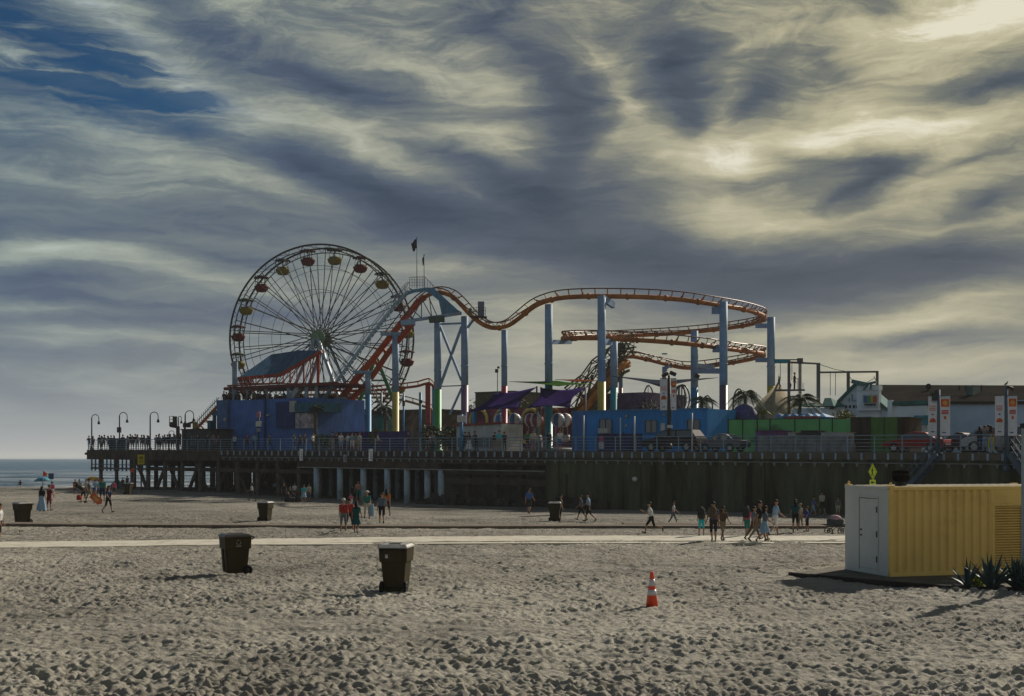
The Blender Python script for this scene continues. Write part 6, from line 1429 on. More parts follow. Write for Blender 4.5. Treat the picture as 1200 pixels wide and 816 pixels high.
# sticker only belongs to bin two
LGT = mat('lid_sun_glint',(.33,.32,.30),.45,var=.2,scale=6)  # sun glint on the lids put into a paler lid colour
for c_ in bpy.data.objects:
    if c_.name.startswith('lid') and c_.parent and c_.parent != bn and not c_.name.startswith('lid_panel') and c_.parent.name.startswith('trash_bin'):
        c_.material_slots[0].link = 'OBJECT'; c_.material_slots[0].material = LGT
for o in list(bpy.data.objects):
    if o.name.startswith('sticker.'): bpy.data.objects.remove(o)
# traffic cone
cp = G(764,713.0); CO = mat('cone_orange',(.72,.06,.012),.5,var=.08,scale=5); CR = mat('cone_sleeve',(.55,.54,.60),.35,var=.1,scale=6)
cn = thing('traffic_cone','orange traffic cone with two white reflective bands on the sand','traffic cone',(cp.x,cp.y,cp.z-.02)); s_ = 1.0
mb = MB(); r0 = lambda z: .155-.118*(z/.86)
mb.lathe([(r0(.03),.03),(r0(.33),.33),(r0(.54),.54),(r0(.70),.70),(r0(.86)+.004,.86),(.03,.875),(.02,.80)],(0,0,0),24); mb.build('cone_body', CO, cn)
for a,b in ((.33,.46),(.54,.70)): mb = MB(); mb.lathe([(r0(a)+.003,a),(r0(b)+.003,b)],(0,0,0),24); mb.build('reflective_band', CR, cn)
mb = MB(); mb.bx(-.20,.20,-.20,.20,0,.035); mb.build('base', BNK, cn, .012)
# crossing sign behind the container
sp_ = G(1022.5,629.5); yg = mat('sign_fluorescent',(.68,.80,.03),.5,var=.04); sg = thing('crossing_sign','yellow green diamond pedestrian sign sticking up behind the white container end','sign',tuple(sp_),R(-77))
zc = CAMH+(537-553)/F*sp_.y-sp_.z; zb = CAMH+(537-565.5)/F*sp_.y-sp_.z
mb = MB(); mb.bx(-.03,.03,.02,.06,0,zc+.3); mb.build('post', RIM, sg)
mb = MB(); h_ = .385; mb.prism([(0,zc-h_),(h_,zc),(0,zc+h_),(-h_,zc)],.012,None,-.0); pl_ = mb.build('diamond_plate', yg, sg)
mb = MB(); 
for a,b in (((0,zc-h_+.05),(h_-.05,zc)),((h_-.05,zc),(0,zc+h_-.05)),((0,zc+h_-.05),(-h_+.05,zc)),((-h_+.05,zc),(0,zc-h_+.05))): mb.bar((a[0],-.006,a[1]),(b[0],-.006,b[1]),.006,.012)
mb.build('border', DARK, pl_)
mb = MB(); y_ = -.010; mb.lathe([(.001,-.03),(.032,0),(.001,.03)],(0.01,y_,zc+.19),8) ; mb.bar((0,y_,zc+.14),(0,y_,zc-.02),.01,.07); mb.bar((0,y_,zc-.01),(-.08,y_,zc-.20),.01,.035); mb.bar((0,y_,zc-.01),(.08,y_,zc-.20),.01,.035); mb.bar((0,y_,zc+.12),(-.09,y_,zc+.03),.01,.025); mb.bar((0,y_,zc+.12),(.09,y_,zc+.04),.01,.025); mb.build('walking_figure', DARK, pl_)
mb = MB(); mb.bx(-.26,.26,0,.012,zb-.12,zb+.12); p2_ = mb.build('lower_plate', yg, sg); mb = MB(); mb.prism([(-.14,zb),(-.02,zb-.08),(-.02,zb-.03),(.14,zb-.03),(.14,zb+.03),(-.02,zb+.03),(-.02,zb+.08)],.006,None,-.008); mb.build('arrow', DARK, p2_)
# yellow notice and flags by the pier
ny = G(165.5,577); yt = CAMH+(537-533)/F*ny.y-ny.z; nt_ = thing('notice_sign','yellow notice board on a post in front of the pier piles','sign',tuple(ny))
mb = MB(); mb.bx(-.06,.06,-.04,.04,0,yt); mb.build('post', WOODD, nt_); mb = MB(); mb.bx(-.36,.36,-.07,-.045,yt-1.0,yt); bp = mb.build('board', mat('notice_yellow',(.42,.36,.03),.6), nt_)
mb = MB(); mb.bx(-.2,.2,-.08,-.075,yt-.42,yt-.2)
for i in range(4): mb.bx(-.24,.24,-.08,-.075,yt-.58-.09*i,yt-.54-.09*i)
mb.build('lettering', mat('notice_ink',(.12,.1,.02),.7), bp)
def beach_flag(px, py, top, label, side=1):
    b = G(px,py); t = thing('beach_flag', label, 'flag', tuple(b), 0, 'orange beach flags'); z = CAMH+(537-top)/F*b.y-b.z; mb = MB(); mb.rod((0,0,0),(0,0,z),.025,6); mb.build('pole', RIM, t)
    mb = MB(); n=6; vs=[]
    for j in range(n+1):
        for i in range(n+1): u,v=i/n,j/n; vs.append((side*.42*u*(1-.3*v),.06*math.sin(u*6+v*2),z-.5*v-.25*u*(1-v)))
    mb.add(vs,[(j*(n+1)+i,j*(n+1)+i+1,(j+1)*(n+1)+i+1,(j+1)*(n+1)+i) for i in range(n) for j in range(n)],True); f = mb.build('cloth', mat('flag_orange',(.75,.10,.03),.7,emit=None), t); f.modifiers.new('s','SOLIDIFY').thickness=.01
beach_flag(50.5,580,552,'orange beach flag over the blue umbrella at the left',1); beach_flag(157,576,548.5,'orange beach flag in front of the pier piles beside the yellow notice',-1); beach_flag(285,574,551,'orange beach flag under the dark middle of the pier',-1)
def umbrella(px, py, top, halfw, cols, label, tilt=0):
    b = G(px,py); t = thing('beach_umbrella', label, 'umbrella', tuple(b), 0, 'beach umbrellas'); z = CAMH+(537-top)/F*b.y-b.z; r = halfw/F*b.y
    mb = MB(); mb.rod((0,0,0),(r*.1*tilt,0,z),.025,6); mb.build('pole', RIM, t)
    mb = MB(); n_=16; prof_ = [(r,z-.42),(r*.82,z-.25),(r*.5,z-.08),(.02,z)]; vs=[]
    for k,(r_,z_) in enumerate(prof_):
        for j in range(n_): a=2*PI*j/n_; vs.append((r_*math.cos(a)+r*.1*tilt,r_*math.sin(a),z_+tilt*.18*math.cos(a)*r_/r))
    for k in range(3):
        for j in range(n_): mb.m = (j//2)%len(cols); mb.f.append((k*n_+j,k*n_+(j+1)%n_,(k+1)*n_+(j+1)%n_,(k+1)*n_+j)); mb.mi.append(mb.m); mb.sm.append(True)
    mb.v = [tuple(v) for v in vs]; c_ = mb.build('canopy', cols, t); c_.modifiers.new('s','SOLIDIFY').thickness=.01
umbrella(49.5,578,559,9.5,[mat('umb_blue',(.03,.14,.30),.7),mat('umb_teal',(.06,.28,.33),.7)],'blue and teal beach umbrella at the left',.3)
umbrella(110,576,558.5,8.5,[mat('umb_yellow',(.60,.42,.04),.7),mat('umb_orange',(.55,.20,.05),.7)],'yellow and orange beach umbrella in the sand group',-.5)
ts = G(137,571.5); tnt = thing('beach_tent','small light blue pop-up tent near the water','tent',tuple(ts)); mb = MB(); mb.add([(-.9,-.6,0),(.9,-.6,0),(.9,.7,0),(-.9,.7,0),(0,.1,1.1)],[(0,1,4),(1,2,4),(2,3,4),(3,0,4)]); mb.build('canvas', mat('tent_blue',(.10,.25,.36),.7), tnt)
bs = G(60,571); bt = thing('sign_post','small dark sign on a thin post right of the blue umbrella','sign',tuple(bs)); mb = MB(); z=CAMH+(537-555)/F*bs.y; mb.rod((0,0,0),(0,0,z),.03,6); mb.build('post',DARK,bt); mb=MB(); mb.bx(-.32,.32,-.05,-.03,z-.7,z); mb.build('board',mat('sign_navy',(.05,.08,.16),.6),bt)
# stroller at the left side of the container
so_ = G(979,626); sr = thing('stroller','dark pushchair with a pale pink hood beside the container','stroller',tuple(so_),R(0))
DG = mat('stroller_grey',(.07,.08,.10),.8)
mb = MB(); mb.prism([(-.36,.42),(.30,.38),(.36,.62),(.30,.72),(-.38,.72)],.42,None,-.21); mb.build('seat',DG,sr,.03)
mb = MB(); mb.ball((-.02,0,.74),.25,10,(1.25,.9,.7)); mb.build('hood',mat('hood_pink',(.45,.30,.36),.8),sr)
mb = MB()
for sy in (-.24,.24): mb.rod((-.3,sy,.14),(.28,sy,.55),.015,5); mb.rod((.3,sy,.14),(-.25,sy,.6),.015,5); mb.rod((-.25,sy,.6),(-.52,sy,.98),.015,5)
mb.rod((-.52,-.24,.98),(-.52,.24,.98),.02,6); mb.build('frame',DARK,sr)
for x in (-.32,.32):
    for sy in (-.26,.26): mb = MB(); mb.tube([(x+.13*math.cos(2*PI*i/14),sy,.15+.13*math.sin(2*PI*i/14)) for i in range(14)],.022,5,True); mb.rod((x-.12,sy,.15),(x+.12,sy,.15),.01,4); mb.rod((x,sy,.03),(x,sy,.27),.01,4); mb.build('wheel',BNK,sr)
# ------------------------------------------------------------ people
def V(*a): return Vector(a)
def capsule(mb, a, b, ra, rb):
    d = (b-a); L_ = d.length; d = d.normalized() if L_ > 1e-6 else Vector((0,0,1)); u = d.orthogonal().normalized(); w = d.cross(u); n = 12; prof_ = []
    for i in range(5): q = -PI/2+PI/2*i/4; prof_.append((ra*math.cos(q), ra*math.sin(q)))
    for i in range(5): q = PI/2*i/4; prof_.append((rb*math.cos(q), L_+rb*math.sin(q)))
    vs = [a+d*z+(u*math.cos(2*PI*j/n)+w*math.sin(2*PI*j/n))*max(r,1e-4) for r, z in prof_ for j in range(n)]
    mb.add(vs, [(i*n+j, i*n+(j+1)%n, (i+1)*n+(j+1)%n, (i+1)*n+j) for i in range(9) for j in range(n)]+[tuple(range(n))[::-1], tuple(9*n+j for j in range(n))])
# segment tag -> slot: 0 skin 1 shirt 2 pants 3 shin 4 shoe
def skeleton(p):
    """p: dict with hips, lean, legs [(thigh angle, knee bend)], arms [(shoulder fwd, out, elbow)]; figure faces -Y"""
    hz = p.get('hip', .93); lean = R(p.get('lean', 3)); sk = {}
    H = V(0, p.get('hy', 0), hz); up = V(0, -math.sin(lean), math.cos(lean))
    chest = H+up*.36; neck = H+up*.53; hd = R(p.get('head', 0))
    hu = V(0, -math.sin(lean*.4+hd), math.cos(lean*.4+hd)); head = neck+hu*.165
    seg = []; f = p.get('fem', 0)
    for s in (-1, 1):
        x = V(s, 0, 0)
        seg.append((H+x*.075+up*.02, H+x*.06-up*.04, .115, .115, 2))
        seg.append((H+x*.06+up*.10, chest+x*.085, .105, .125, 1))
        seg.append((chest+x*.08, neck+x*.12-up*.06, .115, .075, 1))
        ta, kb = p['legs'][0 if s < 0 else 1]; ta = R(ta); kb = R(kb); ox = p.get('splay', .02)*s
        hip = H+x*.09-up*.03; th = V(ox*3, -math.sin(ta), -math.cos(ta)).normalized(); knee = hip+th*.42; sh = V(ox*2, -math.sin(ta-kb), -math.cos(ta-kb)).normalized(); ank = knee+sh*.41
        seg.append((hip, knee, .092, .062, 2)); seg.append((knee+sh*.03, ank, .056, .036, 3))
        seg.append((knee+sh*.06, knee+sh*.2-V(0,-1,0).cross(V(1,0,0))*0, .056, .052, 3))
        fa = ta-kb+R(p.get('foot', (0,0))[0 if s < 0 else 1]); fd = V(ox, -math.cos(fa), math.sin(fa)*1.0 if False else -math.sin(-fa))
        seg.append((ank+V(0,.03,-.035), ank+fd*.17+V(0,0,-.045), .042, .034, 4))
        sf, so, el = p['arms'][0 if s < 0 else 1]; sf = R(sf); so = R(so); el = R(el)
        shd = neck+x*.185-up*.07; ad = V(s*math.sin(so), -math.sin(sf)*math.cos(so), -math.cos(sf)*math.cos(so)); elb = shd+ad*.29
        fd2 = V(s*math.sin(so)*.4-s*p.get('inw', 0), -math.sin(sf+el), -math.cos(sf+el)).normalized(); wr = elb+fd2*.25
        seg.append((neck+x*.12-up*.06, shd, .07, .058, 1)); seg.append((shd, shd.lerp(elb,.6), .052, .046, 1)); seg.append((shd.lerp(elb,.6), elb, .042, .038, 0)); seg.append((elb, wr, .038, .026, 0)); seg.append((wr, wr+fd2*.075, .026, .034, 0))
        sk['hand%d' % s] = (wr+fd2*.06, fd2, x)
    seg.append((neck-up*.05, neck+hu*.06, .056, .05, 0)); seg.append((head, head+hu*.045, .082, .092, 0)); seg.append((head+V(0,-.03,-.045), head+V(0,-.035,-.04), .062, .055, 0))
    seg.append((head+V(0,-.098,.0), head+V(0,-.088,.03), .013, .010, 0))
    for s in (-1,1): seg.append((head+V(s*.088,.01,.01), head+V(s*.092,.012,.035), .014, .016, 0))
    sk['head'] = head; sk['hu'] = hu; sk['H'] = H; sk['up'] = up; sk['chest'] = chest; sk['neck'] = neck; return seg, sk
MESHC = {}
SLOTM = [mat('slot_%d' % i, (.3,.3,.3)) for i in range(5)]
def body_mesh(pose, p):
    seg, sk = skeleton(p); mb = MB()
    for a, b, ra, rb, t in seg: capsule(mb, a, b, ra, rb)
    me = mb.mesh('body_'+pose, []); o = bpy.data.objects.new('tmp', me); C.objects.link(o)
    r = o.modifiers.new('r', 'REMESH'); r.mode = 'VOXEL'; r.voxel_size = .019; sm = o.modifiers.new('s', 'SMOOTH'); sm.iterations = 2; sm.factor = .5
    dg = bpy.context.evaluated_depsgraph_get(); dg.update(); ev = o.evaluated_get(dg); m2 = bpy.data.meshes.new_from_object(ev); bpy.data.objects.remove(o)
    vs = [v.co.copy() for v in m2.vertices]; fs = [tuple(f.vertices) for f in m2.polygons]; mi = []
    A = np.array([s[0] for s in seg]); B = np.array([s[1] for s in seg]); RA = np.array([s[2] for s in seg]); RB = np.array([s[3] for s in seg]); T_ = [s[4] for s in seg]
    cs = np.array([f.center for f in m2.polygons]); D_ = B-A; l2 = (D_**2).sum(1)+1e-9
    t = np.clip(((cs[:,None,:]-A[None])*D_[None]).sum(2)/l2, 0, 1); q = A[None]+t[...,None]*D_[None]; dd = np.linalg.norm(cs[:,None,:]-q, axis=2)-(RA+(RB-RA)*t)
    mi = [T_[k] for k in dd.argmin(1)]
    out = MB(); out.v = [tuple(v) for v in vs]; out.f = fs; out.mi = mi; out.sm = [True]*len(fs)
    for s in (-1, 1):   # fingers and thumb
        h, fd, x = sk['hand%d' % s]; side = fd.cross(x).normalized()
        for k, ln in enumerate((.062,.075,.070,.055)):
            o_ = side*(-.024+.016*k); a = h+fd*.035+o_; out.tube([a, a+fd*ln*.55, a+fd*ln*.95-x*s*.022*s*0+x*(-s)*.018], [.0085,.0085,.006], 6)
        a = h+side*-.028; out.tube([a, a+side*-.03+fd*.025, a+side*-.034+fd*.055], [.011,.010,.007], 6)
    out.m = 0; me = out.mesh('body_'+pose, SLOTM); return me, sk
POSES = {
 'stand': dict(legs=[(2,3),(-3,2)], arms=[(8,9,14),(4,8,12)]),
 'stand2': dict(legs=[(6,6),(-4,2)], arms=[(25,10,70),(4,8,12)], lean=2),
 'phone': dict(legs=[(2,3),(-3,2)], arms=[(45,4,85),(30,4,95)], head=15, inw=.4),
 'walk': dict(legs=[(24,8),(-20,14)], arms=[(-20,7,18),(24,7,28)], lean=5, hip=.90, foot=(8,-18)),
 'walk2': dict(legs=[(-14,30),(16,4)], arms=[(22,7,30),(-16,7,14)], lean=5, hip=.91, foot=(-20,6)),
 'run': dict(legs=[(34,22),(-16,62)], arms=[(-38,8,75),(40,8,80)], lean=12, hip=.90, foot=(5,-30)),
 'rail': dict(legs=[(4,4),(-6,3)], arms=[(52,8,35),(50,8,38)], lean=14, inw=.2),
 'carry': dict(legs=[(16,6),(-14,12)], arms=[(30,6,75),(26,6,80)], lean=4, hip=.91, inw=.5, foot=(6,-12)),
 'bend': dict(legs=[(20,18),(-6,10)], arms=[(60,8,10),(70,8,12)], lean=52, hip=.86, head=20),
 'sit': dict(legs=[(98,70),(88,62)], arms=[(40,14,30),(30,14,40)], lean=12, hip=.11, splay=.06),
 'crouch': dict(legs=[(100,125),(84,118)], arms=[(55,8,25),(60,8,20)], lean=28, hip=.42, head=10, foot=(25,20)),
 'hang': dict(legs=[(30,40),(10,30)], arms=[(172,6,4),(170,6,4)], lean=0, hip=.93),
}
SKM = [mat('skin_%d' % i, c, .6, var=.06) for i, c in enumerate(((.34,.19,.13),(.24,.12,.075),(.12,.06,.035)))]
HRM = [mat('hair_%d' % i, c, .7, var=.2) for i, c in enumerate(((.015,.012,.01),(.05,.03,.018),(.25,.19,.10),(.55,.54,.50)))]
COLS = dict(white=(.62,.63,.64), black=(.018,.018,.02), grey=(.14,.16,.18), red=(.36,.035,.03), maroon=(.13,.02,.022), blue=(.05,.13,.36), lblue=(.24,.38,.54), navy=(.02,.03,.08), teal=(.02,.17,.15), dteal=(.01,.07,.08), cyan=(.03,.42,.50), green=(.05,.20,.08), pink=(.50,.08,.18), purple=(.09,.085,.16), brown=(.10,.07,.045), khaki=(.24,.20,.13), yellow=(.45,.36,.05), orange=(.45,.14,.03), slate=(.09,.13,.18), dark=(.03,.032,.035), rblue=(.02,.06,.33), cream=(.45,.42,.34))
def cl(n): return mat('cloth_'+n, COLS[n], .85, var=.12, scale=6)
FACEM = mat('face_dark', (.02,.012,.01), .6)
def person(pose, loc, rz, h, shirt, pants, label, long=False, sleeves=True, skin=0, hair=0, hs='short', skirt=None, shoe='dark', group=None, face=True, cat='person', sit=0):
    if pose not in MESHC:
        me, sk = body_mesh(pose, POSES[pose]); zmin = min(v.co.z for v in me.vertices); MESHC[pose] = (me, sk, zmin, {})
    me, sk, zmin, acc = MESHC[pose]
    o = bpy.data.objects.new('person', me); C.objects.link(o); sc = h/1.76
    o.scale = (sc*random.uniform(.95,1.06),)*2+(sc,) if h > 1.3 else (sc*1.1,sc*1.1,sc); o.location = (loc[0], loc[1], loc[2]-zmin*sc-.012); o.rotation_euler = (0,0,rz)
    ms = [SKM[skin], cl(shirt) if shirt != 'none' else SKM[skin], cl(pants), cl(pants) if long else SKM[skin], cl(shoe) if shoe else SKM[skin]]
    for i, m in enumerate(ms): o.material_slots[i].link = 'OBJECT'; o.material_slots[i].material = m
    tag(o, label, cat, group)
    hd = sk['head']; hu = sk['hu']; M = hu.to_track_quat('Z','Y').to_matrix()
    if hs not in acc:
        mb = MB(); vs = []; n = 14
        def cap(a0, r, off, zs=1.0):
            prof_ = [(r*math.sin(q), r*math.cos(q)*zs) for q in [a0*i/7 for i in range(8)]][::-1]; prof_[-1] = (.002, r*zs)
            v = []
            for (rr, z) in prof_:
                for j in range(n): v.append(hd+hu*.04+off+Vector((rr*math.cos(2*PI*j/n), rr*math.sin(2*PI*j/n)*1.08, z)))
            mb.add(v, [(i*n+j,i*n+(j+1)%n,(i+1)*n+(j+1)%n,(i+1)*n+j) for i in range(7) for j in range(n)]+[tuple(range(n))[::-1]], True)
        cap(1.75, .104, Vector((0,.022,.012)))
        if hs == 'long': mb.tube([hd+Vector((0,.05,.05)),hd+Vector((0,.085,-.06)),hd+Vector((0,.10,-.20)),hd+Vector((0,.10,-.30))],[.085,.10,.085,.03],10)
        if hs == 'bun': mb.ball(hd+Vector((0,.08,.12)), .05, 8)
        if hs == 'hat': cap(1.5,.112,Vector((0,.005,.03))); mb.lathe([(.10,0),(.20,-.01),(.20,.0),(.10,.012)], hd+hu*.08, 16)
        if hs == 'cap': cap(1.5,.110,Vector((0,.005,.02))); mb.box(hd+Vector((0,-.13,.065)),(.14,.12,.015))
        acc[hs] = mb.mesh('hair_'+hs, HRM[0])
    ho = bpy.data.objects.new('hat' if hs in ('hat','cap') else 'hair', acc[hs]); C.objects.link(ho); ho.parent = o; ho.material_slots[0].link = 'OBJECT'; ho.material_slots[0].material = HRM[hair]
    if face:
        if 'face' not in acc:
            mb = MB()
            for s in (-1,1): mb.ball(hd+Vector((s*.033,-.083,.028)), .011, 5)
            mb.box(hd+Vector((0,-.088,-.045)),(.05,.012,.012)); acc['face'] = mb.mesh('face', FACEM)
        fo = bpy.data.objects.new('face', acc['face']); C.objects.link(fo); fo.parent = o
    if skirt:
        k = 'skirt%s' % skirt[1]
        if k not in acc:
            mb = MB(); H = sk['H']; up = sk['up']; ln = skirt[1]; vs = []; n = 20
            rings = [(.155,.115,.16),(.175,.14,.0),(.19,.17,-.12),(.19+.12*ln,.17+.12*ln,-ln*.55),(.2+.2*ln,.18+.2*ln,-ln)]
            for rx, ry, z in rings:
                for j in range(n): q = 2*PI*j/n; f_ = 1+.06*math.sin(q*5)*(z < -.1); vs.append(H+Vector((rx*f_*math.cos(q), ry*f_*math.sin(q), 0))+Vector((0,0,z)))
            mb.add(vs, [(i*n+j,i*n+(j+1)%n,(i+1)*n+(j+1)%n,(i+1)*n+j) for i in range(4) for j in range(n)], True); acc[k] = mb.mesh('skirt', HRM[0])
        s_ = bpy.data.objects.new('skirt', acc[k]); C.objects.link(s_); s_.parent = o; s_.material_slots[0].link = 'OBJECT'; s_.material_slots[0].material = cl(skirt[0])
    return o
def backpack(o, col, label, s=1.0, front=False):
    me, sk, zmin, acc = next(v for v in MESHC.values() if v[0] == o.data)
    c = sk['chest']+Vector((0,-.20 if front else .20,.0)); b = thing('backpack', label, 'backpack', (0,0,0))
    mw = Matrix.LocRotScale(Vector(o.location), o.rotation_euler.to_quaternion(), Vector(o.scale)); b.location = mw @ (c-Vector((0,0,.2))); b.rotation_euler = o.rotation_euler; b.scale = (s,s,s)
    mb = MB(); mb.lathe([(.10,0),(.16,.03),(.17,.12),(.17,.32),(.14,.43),(.05,.48),(.01,.485)],(0,0,0),12,1.0,.75); mb.build('pack', cl(col), b)
    mb = MB(); mb.lathe([(.05,.04),(.12,.06),(.12,.2),(.08,.24)],(0,.09 if not front else -.09,0),10,1,.6); mb.build('pocket', cl(col), b)
    mb = MB()
    for sx in (-1,1): y = -.12 if not front else .12; mb.tube([(sx*.1,y*.7,.08),(sx*.13,y*1.4,.22),(sx*.12,y*1.3,.40),(sx*.09,y*.6,.46)],.018,5)
    mb.build('strap', cl('dark'), b); return b
def bag(px, py, z, w, h, d, col, label, name='bag', cat='bag', rz=0):
    p = G(px, py); b = thing(name, label, cat, (p.x, p.y, p.z+z), rz); mb = MB(); mb.lathe([(w*.35,0),(w*.5,h*.12),(w*.48,h*.75),(w*.3,h),(w*.1,h*1.02)],(0,0,0),10,1,d/w); mb.build('sack', cl(col), b); mb = MB(); mb.tube([(-w*.25,0,h*.98),(-w*.15,0,h*1.35),(w*.15,0,h*1.35),(w*.25,0,h*.98)],.012,5); mb.build('strap', cl('dark'), b)
def bp(px, py, hpx, pose, rz, shirt, pants, label, **k):
    g = G(px, py); full = {'sit':.52,'crouch':.62,'bend':.80}.get(pose, 1.0); h = min(1.95, max(.75, hpx/F*g.y/full)); return person(pose, g, R(rz), h, shirt, pants, label, **k)
# facing: 0 = towards camera, 180 = away, 90 = right, -90 = left
AW = 180
bp(-1,636,46,'stand',90,'white','dark','person in a white top cut off by the left frame edge')
bp(49,599,29,'stand',AW,'black','lblue','woman in a black top and long pale blue skirt by the left umbrella',hs='long',skirt=('lblue',.86))
bp(57.5,598.5,30,'stand2',150,'maroon','maroon','person in a maroon tunic with bare legs beside the pale blue skirt',hs='short',skirt=('maroon',.25))
bp(61.5,584,19,'stand',0,'pink','white','small distant person in pink right of the blue umbrella',face=False)
bp(98,589.5,30,'bend',-60,'black','dark','person in black leaning forward with a red bag left of the yellow umbrella',hs='long')
bp(105,590,28,'walk',-70,'slate','khaki','person in a slate top striding past the yellow umbrella',long=True)
bp(120,588,30,'stand',20,'teal','navy','person in teal standing behind the orange bodyboard',hs='long')
bp(127,601.5,32,'walk2',60,'navy','black','dark haired person in navy walking beside the orange bodyboard',hs='long')
bp(88,580,18,'stand',30,'red','navy','small person in red standing left of the yellow umbrella group',face=False); bp(101,584,22,'stand2',-20,'cream','brown','person in cream between the striding person and the yellow umbrella',face=False); bp(116,583,20,'stand',160,'lblue','dark','person in pale blue standing behind the yellow umbrella pole',face=False); bp(134,581,17,'stand',0,'pink','dark','small person in pink right of the yellow umbrella group',face=False)
bp(93,576,10,'sit',20,'cream','khaki','small seated person left of the yellow umbrella',face=False); bp(112,579,12,'sit',0,'lblue','blue','seated person in pale blue under the yellow umbrella',face=False)
bp(144,574,14,'stand',0,'brown','dark','bare brown figure standing by the distant bin',face=False); bp(149,572,14,'stand',AW,'khaki','brown','tan figure near the waterline behind the distant bin',face=False)
bp(24,571,6,'sit',0,'dark','dark','distant dark figure lying at the waterline on the left',face=False,skin=2)
p_ = G(113,592); bd = thing('bodyboard','orange and red bodyboard carried low between two people on the left','bodyboard',(p_.x,p_.y,p_.z+.45),R(20)); mb = MB(); M = Matrix.Rotation(.75,3,'Y'); mb.prism([(-.5,-.24),(.35,-.26),(.52,0),(.35,.26),(-.5,.24)],.06,None,0); mb.v = [tuple(M @ Vector(v)) for v in mb.v]; mb.build('board',mat('board_orange',(.60,.09,.03),.5),bd); mb = MB(); mb.prism([(-.3,-.12),(.2,-.12),(.2,.12),(-.3,.12)],.01,None,-.015); mb.v = [tuple(M @ Vector(v)) for v in mb.v]; mb.build('stripe',mat('board_yellow',(.6,.3,.05),.5),bd)
bag(92.5,590,.25,.4,.42,.3,'red','red tote held by the leaning person on the left')
# middle of the beach
bp(295.5,588,22,'walk',-80,'white','dark','person in white with dark hair walking left of the group under the pier',hs='long',long=True)
bp(322,580,16,'stand',0,'lblue','navy','small person in pale blue behind the dark standing man'); bp(332.5,587.5,22,'stand',AW,'dark','dark','man all in dark clothes standing alone before the pier columns',long=True)
bp(345.5,586,20,'stand2',-30,'white','dark','person in a white tee beside low dark baggage',long=True); bp(356,589,21,'stand',10,'cyan','cream','woman in a pale cyan top left of the pair by the baggage',hs='long',skirt=('lblue',.4)); bp(362,588,21,'stand',-10,'cream','slate','person in cream right of the woman in cyan')
for i,(x,y,c1,c2,l) in enumerate(((258,575,'red','navy','seated person in red at the far left of the resting group'),(270,576,'orange','brown','seated person in orange in the resting group'),(281,576,'lblue','navy','seated person in pale blue below the orange flag'),(303,573,'dark','dark','seated dark figure behind the walking person in white'),(311,574,'white','blue','seated person in white and blue in the resting group'),(339,588,'dark','navy','person in dark clothes sitting next to the baggage'),(396,575,'blue','blue','person in bright blue lying before the third pale column'),(404,574,'navy','dark','dark figure sitting before the pale columns'),(442,576,'lblue','dark','figure with a pale blue towel sitting under the pier'),(505,577,'dark','brown','dark figure sitting at the right end of the pale columns'),(236,573,'dark','dark','dark figure sitting beneath the left part of the hall'),(518,576,'grey','dark','figure in grey sitting against the last pale column'),(570,581,'black','dark','black clothed figure sitting on the dark rubble'))):
    bp(x,y,13,'sit' if i % 3 else 'crouch',random.uniform(-60,60),c1,c2,l,face=False)
bp(402.5,624.5,40,'stand',AW,'red','grey','man in a loose red shirt and white cap, left of the pair in red',hs='cap',hair=3,shoe='black'); bp(409.5,623,38,'walk',170,'red','dark','man in a bright red shirt, right of the pair in red')
bp(417.5,626,38,'walk2',175,'dteal','dark','woman in a dark green dress with long dark hair and bare legs',hs='long',skirt=('dteal',.42),skin=1)
bp(430,609,33,'walk',5,'teal','cream','woman in a teal tank top and white sun hat walking towards us',hs='hat',hair=3,sleeves=False); bag(435.5,609,.2,.3,.75,.15,'lblue','long pale blue towel carried beside the teal tank top','towel','towel')
bp(447.5,614.5,37,'walk2',AW,'slate','black','broad man in a slate tee and black shorts walking away'); bp(453,606,32,'walk',170,'orange','dark','person in orange half hidden by the man in the slate tee',hs='long')
bp(413,587,19,'stand',AW,'black','black','person in black near the pale columns, left of the bare-chested one',face=False); bp(420,588,25,'stand',0,'none','teal','bare-chested person in teal trunks before the pale columns',skin=0); bp(411,594,15,'stand',0,'pink','white','child in pale pink behind the pair in red')
# centre right
bp(620,602.5,30,'walk2',160,'blue','dark','man in a blue tee and dark shorts walking alone at the centre'); bp(657,611,31,'stand',80,'brown','black','person in dark clothes standing behind the middle bin')
bp(681.5,611,30,'walk',-85,'slate','black','person in a slate tee, left of the pair striding left'); bp(690,612,34,'walk2',-95,'lblue','black','person in a pale blue tank and black shorts, right of the pair striding left',hs='bun')
bp(713.5,593,23,'stand',10,'grey','black','woman in grey with black trousers standing at the sea wall',hs='long',long=True); bp(724,594.5,24,'stand2',-10,'lblue','cream','man in pale blue and cream shorts standing at the sea wall')
bp(763.5,625,39,'run',-88,'white','black','jogger in a white shirt and black shorts'); bp(789,616,28,'walk',85,'white','slate','person in a white shirt and grey trousers behind the jogger',long=True)
bp(794,595,19,'stand',0,'white','lblue','person in white and pale blue close to the sea wall'); bp(808,596,14,'walk',60,'pink','dark','child in pink by the sea wall')
a = bp(822,629.5,35,'walk',170,'brown','cyan','person in brown with cyan shorts and a big backpack'); backpack(a,'dark','large dark backpack worn above cyan shorts')
a = bp(836,636.5,48,'walk2',-20,'purple','dark','tall bearded man in a purple grey shirt with a bag in front'); backpack(a,'brown','brown pack carried in front of the purple grey shirt',1.0,True)
bp(847,635,41,'walk',20,'brown','khaki','curly haired person in brown behind the tall bearded man',hs='long',skin=1)
bp(860,599,13,'crouch',60,'dteal','dark','person in dark teal crouching by the sea wall')
a = bp(875.5,629.5,36,'walk2',150,'pink','teal','person in pink and teal shorts with a dark backpack',hs='bun'); backpack(a,'dark','dark backpack worn over pink, left of the man in trousers')
